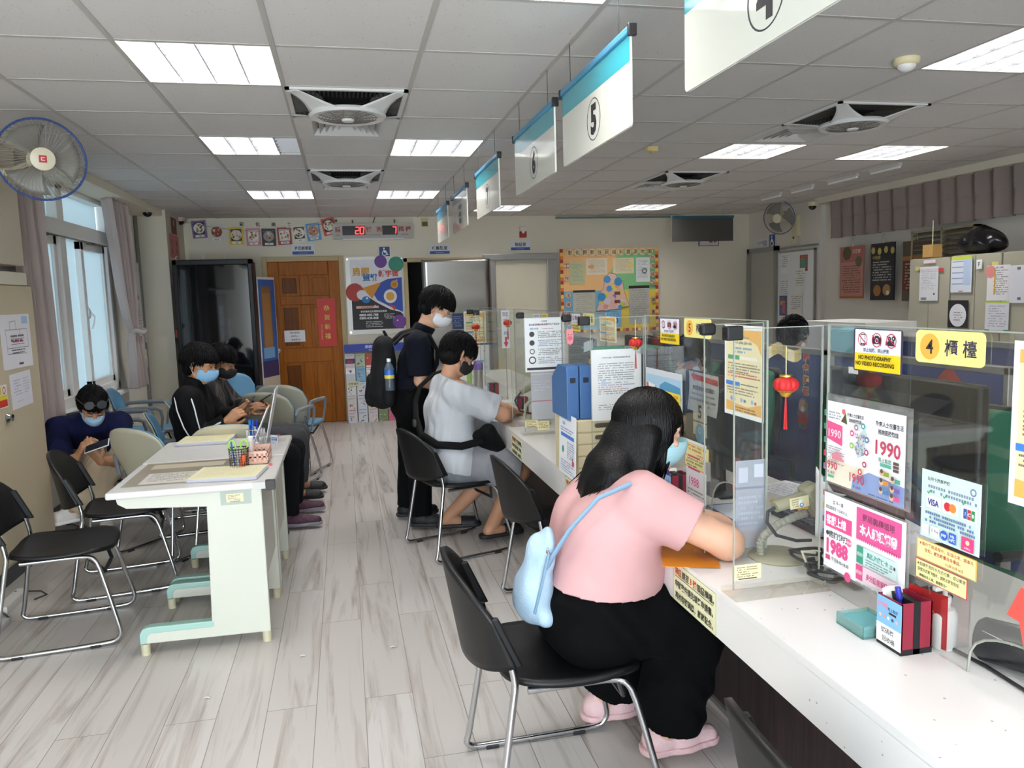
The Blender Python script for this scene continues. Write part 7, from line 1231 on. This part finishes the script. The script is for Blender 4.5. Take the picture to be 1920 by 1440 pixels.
for sx in (-1, 1): gl.tube([tuple(W_(H, (sx*(.033+.024*math.cos(a)), .1, .004+.02*math.sin(a)))) for a in [2*PI*i/16 for i in range(16)]], .0018, 5, closed=True); gl.tube([tuple(W_(H, q)) for q in ((sx*.057, .098, .008), (sx*.08, .04, .01), (sx*.086, -.01, .006))], .0018, 5)
put('eyeglasses', gl, mat('#1a1a1c', .3), man, bs)
for a, f in ((J['anR'], J['ftR']), (J['anL'], J['ftL'])): slipper(man, bs, a, f)
t = thing('sling_bag', 'black sling bag with wide strap across grey-shirted man\'s back', 'bag', (.78, 4.55, .6)); BB = mat('#060607', .8, spec=.2, bump=.15, bscale=100)
obj('strap', M().tube([(.62, 4.9, 1.07), (.53, 4.88, 1.05), (.445, 4.86, .98), (.405, 4.8, .89), (.395, 4.7, .80), (.41, 4.57, .72), (.49, 4.45, .675), (.63, 4.41, .665), (.76, 4.45, .68)], .024, 8, flat=.5), BB, t, world=True); obj('pouch', blob([('c', (.80, 4.47, .73), (.86, 4.52, .60), .05, .06, .04), ('c', (.75, 4.5, .70), (.83, 4.55, .58), .04, .05, .03)], .006, (), .002), BB, t, world=True, smooth=180); obj('buckle', M().box(.37, .395, 4.64, 4.69, .755, .8), mat('#0c0c0e', .4), t, world=True, bevel=.004)
# ---------------------------------------------------------------- standing man with backpack
J = dict(pel=A_(.41, 5.2, .84), chest=A_(.455, 5.2, 1.1), neck=A_(.525, 5.2, 1.335), head=A_(.605, 5.2, 1.462), hf=(.82, -.12, -.55), fwd=A_(1, 0, 0),
    shR=A_(.455, 5.0, 1.245), shL=A_(.475, 5.39, 1.245), elR=A_(.46, 4.99, 1.0), elL=A_(.52, 5.45, 1.0), wrR=A_(.66, 5.12, .95), wrL=A_(.68, 5.28, .93), hdR=((.85, .3, -.2), (0, .4, -.9), dict(curl=(.5, .5, .4), side=-1)), hdL=((.8, -.5, .1), (0, 0, -1), dict(curl=(.4, .4, .3), side=1)),
    hipR=A_(.41, 5.11, .84), hipL=A_(.41, 5.29, .84), knR=A_(.44, 5.08, .46), knL=A_(.40, 5.3, .46), anR=A_(.43, 5.05, .085), anL=A_(.36, 5.32, .085), ftR=A_(1, -.2, 0), ftL=A_(1, .1, 0))
NAVY = mat('#0b0e1a', .9, spec=.2, bump=.2, bscale=14); BLK2 = mat('#050506', .9, spec=.15, bump=.2, bscale=14)
man, H, bs = person('person', 'standing man in navy polo and white mask wearing backpack', J, dict(skin='#cf9f82', g=1.02, clothes={
    'polo_shirt': dict(torso=1, sleeve=.85, add=.016, mat=NAVY, fold=.003, flare=.014, cuts=[((.41, 5.2, .75), (0, 0, -1)), ((.545, 5.2, 1.345), (.4, 0, .91))], extra=[('c', (.5, 5.15, 1.325), (.5, 5.25, 1.325), .058, .058, .02)]), 'trousers': dict(hips=1, leg=1.97, rise=.06, add=.014, radii=(.09, .07, .058), mat=BLK2, fold=.003)}))
hair_short(H, man, bs, seed=6, vol=1.1, fringe=.045, n=1100); face(H, man, bs, '#e9ebee')
for a, f in ((J['anR'], J['ftR']), (J['anL'], J['ftL'])): shoe(man, bs, a, f, '#131315', '#232326', ln=.27)
t = thing('backpack', 'black backpack worn by the standing man', 'backpack', (.27, 5.18, .85)); BP = mat('#0f0f11', .75, spec=.25, bump=.2, bscale=130)
obj('body', blob([('c', (.25, 5.1, 1.22), (.22, 5.1, .93), .075, .085, .05), ('c', (.25, 5.27, 1.22), (.22, 5.27, .93), .075, .085, .05), ('c', (.22, 5.12, .9), (.22, 5.25, .9), .085, .085, .05)], .006, [((.335, 5.2, 1), (1, 0, .15))], .0015), BP, t, world=True, smooth=180)
obj('front_pocket', blob([('c', (.165, 5.12, 1.0), (.155, 5.12, .88), .045, .05, .04), ('c', (.165, 5.25, 1.0), (.155, 5.25, .88), .045, .05, .04)], .006, (), .001), BP, t, world=True, smooth=180); obj('side_pocket', blob([('c', (.26, 5.02, 1.0), (.25, 5.02, .88), .045, .045, .03)], .006, [((.26, 5.0, 1.03), (0, 0, 1))]), BP, t, world=True, smooth=180)
for y in (5.06, 5.34): obj('shoulder_strap', M().tube([(.3, y, 1.24), (.37, y, 1.3), (.45, y, 1.322), (.54, y-.0, 1.285), (.585, y, 1.19), (.58, y, 1.1), (.52, y+(-.05 if y < 5.2 else .05), 1.0), (.38, y+(-.06 if y < 5.2 else .06), .94)], .026, 8, flat=.5), BP, t, world=True)
obj('top_handle', M().tube([(.27, 5.15, 1.28), (.25, 5.15, 1.32), (.25, 5.22, 1.32), (.27, 5.22, 1.28)], .01, 6), BP, t, world=True)
t = thing('water_bottle', 'clear blue-labelled water bottle in the backpack side pocket', 'bottle', (.262, 4.99, .95)); obj('bottle', M().lathe([(0, 0), (.03, 0), (.031, .03), (.029, .06), (.031, .09), (.031, .14), (.022, .165), (.012, .18), (.012, .19)], n=22), clear('#dfeaf4', .6, .15, '#c8dcee'), t); obj('label', M().lathe([(.0318, .075), (.0318, .135)], n=22), mat('#2d62ae', .4), t); obj('label_mark', M().lathe([(.0322, .078), (.0322, .1)], n=22), mat('#d9c44a', .4), t); obj('cap', M().lathe([(.0135, .185), (.0135, .205), (0, .205)], n=18), mat('#f0f2f4', .4), t)
# ---------------------------------------------------------------- man in navy t-shirt with sunglasses on his head
J = dict(pel=A_(-1.77, 6.02, .54), chest=A_(-1.75, 5.83, .69), neck=A_(-1.715, 5.68, .815), head=A_(-1.665, 5.55, .885), hf=(.26, -.62, -.72), fwd=A_(.3, -.9, 0),
    shR=A_(-1.925, 5.66, .735), shL=A_(-1.565, 5.74, .735), elR=A_(-1.86, 5.42, .52), elL=A_(-1.50, 5.5, .52), wrR=A_(-1.70, 5.28, .60), wrL=A_(-1.565, 5.28, .56), hdR=((.45, -.2, .75), (.5, .3, -.3), dict(curl=(.5, .6, .5), side=-1)), hdL=((-.5, -.2, .8), (.3, .7, .3), dict(curl=(.25, .3, .3), side=1)),
    hipR=A_(-1.86, 5.98, .53), hipL=A_(-1.68, 6.03, .53), knR=A_(-1.66, 5.55, .47), knL=A_(-1.50, 5.52, .54), anR=A_(-1.62, 5.47, .1), anL=A_(-1.86, 5.5, .19), ftR=A_(.2, -1, 0), ftL=A_(-.75, -.5, 0))
NAV2 = mat('#12173a', .9, spec=.2, bump=.25, bscale=14); KHK = mat('#b9a78e', .85, bump=.25, bscale=14)
man, H, bs = person('person', 'man in navy t-shirt and beige trousers hunched over phone', J, dict(skin='#b98766', g=1.0, clothes={
    't_shirt': dict(torso=1, sleeve=.85, add=.018, mat=NAV2, fold=.0035, flare=.02, cuts=[((-1.70, 5.655, .83), (.25, -.75, .6))]), 'trousers': dict(hips=1, leg=1.9, rise=.08, add=.014, radii=(.09, .072, .06), mat=KHK, fold=.0035)}))
hair_short(H, man, bs, seed=9, vol=1.03, fringe=.06, n=900); face(H, man, bs, '#a4c8e2')
sg = M()
for sx in (-1, 1): c_ = A_(sx*.036, .09, .13); sg.tube([tuple(W_(H, c_+A_(.026*math.cos(a), -.017*math.sin(a), .017*math.sin(a)))) for a in [2*PI*i/18 for i in range(18)]], .0042, 6, closed=True); sg.tube([tuple(W_(H, q)) for q in ((sx*.062, .078, .122), (sx*.092, .01, .1), (sx*.096, -.04, .06))], .0026, 6)
sg.tube([tuple(W_(H, (x_, .094, .13))) for x_ in (-.008, 0, .008)], .0026, 6); t = thing('sunglasses', 'round black sunglasses pushed up on the navy t-shirt man\'s hair', 'sunglasses', tuple(H[0])); obj('frame', sg, mat('#4a3d32', .3), t, world=True)
for sx in (-1, 1): c_ = A_(sx*.036, .093, .133); obj('lens', M().add([tuple(W_(H, c_+A_(.026*math.cos(a), -.017*math.sin(a), .017*math.sin(a)))) for a in [2*PI*i/18 for i in range(18)]], [tuple(range(18))]), mat('#3a4148', .12, spec=.8), t, world=True, smooth=0)
for a, f in ((J['anR'], J['ftR']), (J['anL'], J['ftL'])): shoe(man, bs, a, f, '#e6e1da', '#efece6', ln=.27)
t = thing('smartphone', 'phone with white rim held by the man in navy t-shirt', 'phone', (-1.60, 5.2, .66), 0); b = M(); b.x = Matrix.Rotation(-.3, 4, 'Y') @ Matrix.Rotation(.5, 4, 'X'); b.box(-.03, .12, -.035, .04, -.004, .004); obj('case', b, mat('#dcdcde', .3), t, bevel=.003); b = M(); b.x = Matrix.Rotation(-.3, 4, 'Y') @ Matrix.Rotation(.5, 4, 'X'); b.box(-.025, .115, -.031, .036, .0042, .005); obj('screen', b, mat('#20242e', .1), t, smooth=0)
# ---------------------------------------------------------------- the two men on the waiting chairs
def seated(y, head, hf, cl, skin, mask, loops, label, seed, elR, wrR, wrL, hdR, hdL, knR, knL, anR, anL, tx):
    J = dict(pel=A_(-1.0, y, .55), chest=A_(-1.03, y, .82), neck=A_(-1.0, y, 1.0), head=head, hf=hf, fwd=A_(1, 0, 0), shR=A_(-1.02, y-.185, .935), shL=A_(-1.01, y+.185, .935), elR=elR, elL=A_(-.86, y+.2, .74), wrR=wrR, wrL=wrL, hdR=hdR, hdL=hdL,
        hipR=A_(-.98, y-.09, .54), hipL=A_(-.98, y+.09, .54), knR=knR, knL=knL, anR=anR, anL=anL, ftR=A_(1, -.1, 0), ftL=A_(1, .05, 0))
    return person('person', label, J, dict(skin=skin, vox=.006, clothes=cl(J)))+(J,)
JB = mat('#050506', .8, spec=.2, bump=.25, bscale=13); JN = mat('#101114', .9, spec=.15, bump=.25, bscale=14)
def cl1(J): return {'track_jacket': dict(torso=1, sleeve=1.95, add=.02, mat=JB, fold=.004, cuts=[((-.97, 5.45, 1.05), (.3, 0, .95)), ((-1, 5.45, .47), (0, 0, -1))], extra=[('c', (-1.0, 5.40, 1.02), (-1.0, 5.5, 1.02), .062, .062, .02)]), 'trousers': dict(hips=1, leg=1.97, rise=.06, add=.012, radii=(.088, .068, .055), mat=JN, fold=.003)}
man, H, bs, J = seated(5.45, A_(-.955, 5.42, 1.135), (.92, -.2, -.28), cl1, '#b98560', '#8fc0e4', '#eceef0', 'man in black jacket with white stripes raising phone', 12, A_(-.965, 5.24, .675), A_(-.79, 5.27, .765), A_(-.74, 5.46, .8), ((.75, .15, .6), (.2, .9, -.2), dict(curl=(.7, .6, .4), side=1)), ((.8, -.3, .45), (0, -.9, .3), dict(curl=(.6, .5, .4), side=-1)), A_(-.43, 5.36, .495), A_(-.41, 5.6, .495), A_(-.44, 5.32, .085), A_(-.43, 5.68, .085), 0)
hair_short(H, man, bs, seed=21, vol=1.1, fringe=.05, n=1000, nape=-.09); face(H, man, bs, '#8fc0e4')
shoe(man, bs, J['anR'], J['ftR'], mat('#4b2338', .6, var=.5, vscale=60), '#8a8790'); shoe(man, bs, J['anL'], J['ftL'], mat('#4b2338', .6, var=.5, vscale=60), '#8a8790')
WS = mat('#e9e9ea', .6); st = M()
def onarm(a, b, r, off, n=7): return [tuple(a+(b-a)*k/(n-1)+off*r) for k in range(n)]
st.tube([(-1.07, 5.262, .985), (-1.085, 5.215, .95), (-1.07, 5.185, .87), (-1.035, 5.17, .76), (-1.0, 5.168, .69)], .0045, 6); st.tube([(-.99, 5.262, .99), (-.985, 5.2, .95), (-.965, 5.182, .88), (-.95, 5.168, .8), (-.93, 5.166, .70)], .0045, 6)
for k in range(3): a = J['elR']+(J['wrR']-J['elR'])*(.05+.0*k)+A_(0, 0, -.02+.025*k); b_ = J['elR']+(J['wrR']-J['elR'])*.85+A_(0, 0, -.02+.022*k); st.tube([tuple(a+A_(-.02, -.074+.004*abs(k-1), 0)), tuple((a+b_)/2+A_(-.005, -.07+.004*abs(k-1), -.002)), tuple(b_+A_(0, -.06+.004*abs(k-1), 0))], .0062, 6)
put('white_stripes', st, WS, man, bs)
t = thing('smartphone', 'phone held up by the man in the striped black jacket', 'phone', (-.66, 5.36, .86)); b = M(); b.x = Matrix.Rotation(-.9, 4, 'Y'); b.box(-.07, .07, -.035, .035, -.004, .004); obj('case', b, mat('#2a2a2e', .3), t, bevel=.003); b = M(); b.x = Matrix.Rotation(-.9, 4, 'Y'); b.box(-.066, .066, -.031, .031, .0042, .005); obj('screen', b, mat('#30343c', .1), t, smooth=0)
def plaid():
    m = mat('#1d1c1f', .85, bump=.2, bscale=14); return m
PL = bpy.data.materials.new('dark_plaid_cloth'); PL.use_nodes = True; n = PL.node_tree.nodes; L = PL.node_tree.links; tc = n.new('ShaderNodeTexCoord'); bk = n.new('ShaderNodeTexBrick'); bk.inputs['Scale'].default_value = 9; bk.offset = 0; bk.inputs['Brick Width'].default_value = .6; bk.inputs['Row Height'].default_value = .6; bk.inputs['Mortar Size'].default_value = .06; bk.inputs['Color1'].default_value = lin('#1a191c'); bk.inputs['Color2'].default_value = lin('#242226'); bk.inputs['Mortar'].default_value = lin('#4d4642'); L.new(tc.outputs['Object'], bk.inputs[0]); L.new(bk.outputs[0], n['Principled BSDF'].inputs['Base Color']); n['Principled BSDF'].inputs['Roughness'].default_value = .85
def cl2(J): return {'jacket': dict(torso=1, sleeve=1.9, add=.02, mat=PL, fold=.004, cuts=[((-.97, 6.1, 1.03), (.3, 0, .95)), ((-1, 6.1, .47), (0, 0, -1))]), 'jeans': dict(hips=1, leg=1.97, rise=.06, add=.012, radii=(.088, .068, .055), mat=mat('#3a3b40', .85, bump=.2, bscale=15), fold=.003)}
man, H, bs, J = seated(6.1, A_(-.92, 6.08, 1.095), (.9, -.15, -.4), cl2, '#a87656', '#161518', '#202022', 'man in dark plaid jacket and black mask using phone', 31, A_(-.94, 5.9, .68), A_(-.75, 5.95, .74), A_(-.72, 6.12, .75), ((.85, .1, .35), (.1, .6, -.6), dict(curl=(.5, .6, .4), side=1)), ((.85, -.3, .3), (0, -.6, -.6), dict(curl=(.5, .5, .4), side=-1)), A_(-.41, 6.02, .505), A_(-.40, 6.22, .505), A_(-.44, 6.02, .1), A_(-.42, 6.28, .1), 0)
hair_short(H, man, bs, seed=23, vol=1.08, fringe=.045, n=500); face(H, man, bs, '#161518', loops='#202022')
for s in 'RL': slipper(man, bs, J['an'+s], J['ft'+s], '#151517')
t = thing('smartphone', 'dark phone held low by the man in plaid jacket', 'phone', (-.63, 6.03, .815)); b = M(); b.x = Matrix.Rotation(-.5, 4, 'Y'); b.box(-.07, .07, -.035, .035, -.004, .004); obj('case', b, mat('#1a1a1e', .3), t, bevel=.003)
# ---------------------------------------------------------------- staff behind the screens
def staff(label, x, y, hz, shirt, seed, hf, skin='#c99a7c'):
    J = dict(pel=A_(x+.1, y, .55), chest=A_(x+.06, y, .82), neck=A_(x, y, hz-.16), head=A_(x-.04, y, hz), hf=hf, fwd=A_(-1, 0, 0), shR=A_(x+.03, y+.19, hz-.22), shL=A_(x+.03, y-.19, hz-.22), elR=A_(x-.12, y+.24, .8), elL=A_(x-.12, y-.24, .8), wrR=A_(x-.34, y+.12, .79), wrL=A_(x-.34, y-.12, .79), hdR=((-1, -.2, -.1), (0, 0, -1), dict(curl=(.3, .4, .3), side=1)), hdL=((-1, .2, -.1), (0, 0, -1), dict(curl=(.3, .4, .3), side=-1)),
        hipR=A_(x+.1, y+.09, .54), hipL=A_(x+.1, y-.09, .54), knR=A_(x-.3, y+.1, .5), knL=A_(x-.3, y-.1, .5), anR=A_(x-.28, y+.1, .09), anL=A_(x-.28, y-.1, .09), ftR=A_(-1, 0, 0), ftL=A_(-1, 0, 0))
    b, H, bs = person('person', label, J, dict(skin=skin, vox=.007, clothes={'shirt': dict(torso=1, sleeve=.9, add=.016, mat=shirt, fold=.003, cuts=[((x-.03, y, hz-.15), (-.3, 0, .95)), ((0, 0, .47), (0, 0, -1))]), 'trousers': dict(hips=1, leg=1.97, rise=.06, add=.012, mat=BLK2, fold=.003)}))
    hair_short(H, b, bs, seed=seed, vol=1.1, fringe=.05, n=300, nape=-.1); face(H, b, bs, '#dfe6ec')
staff('seated clerk in dark navy behind counter 5 monitor', 2.0, 4.15, 1.13, mat('#1c2340', .85), 41, (-.9, -.2, -.5)); staff('seated clerk with bowed black-haired head beyond blue partition', 2.98, 4.66, 1.2, mat('#2b2b30', .85), 43, (-.5, -.3, -.85)); staff('seated clerk with bare forearms behind counter 6 files', 1.95, 4.72, 1.09, mat('#3a3f4a', .85), 47, (-.9, -.2, -.4))
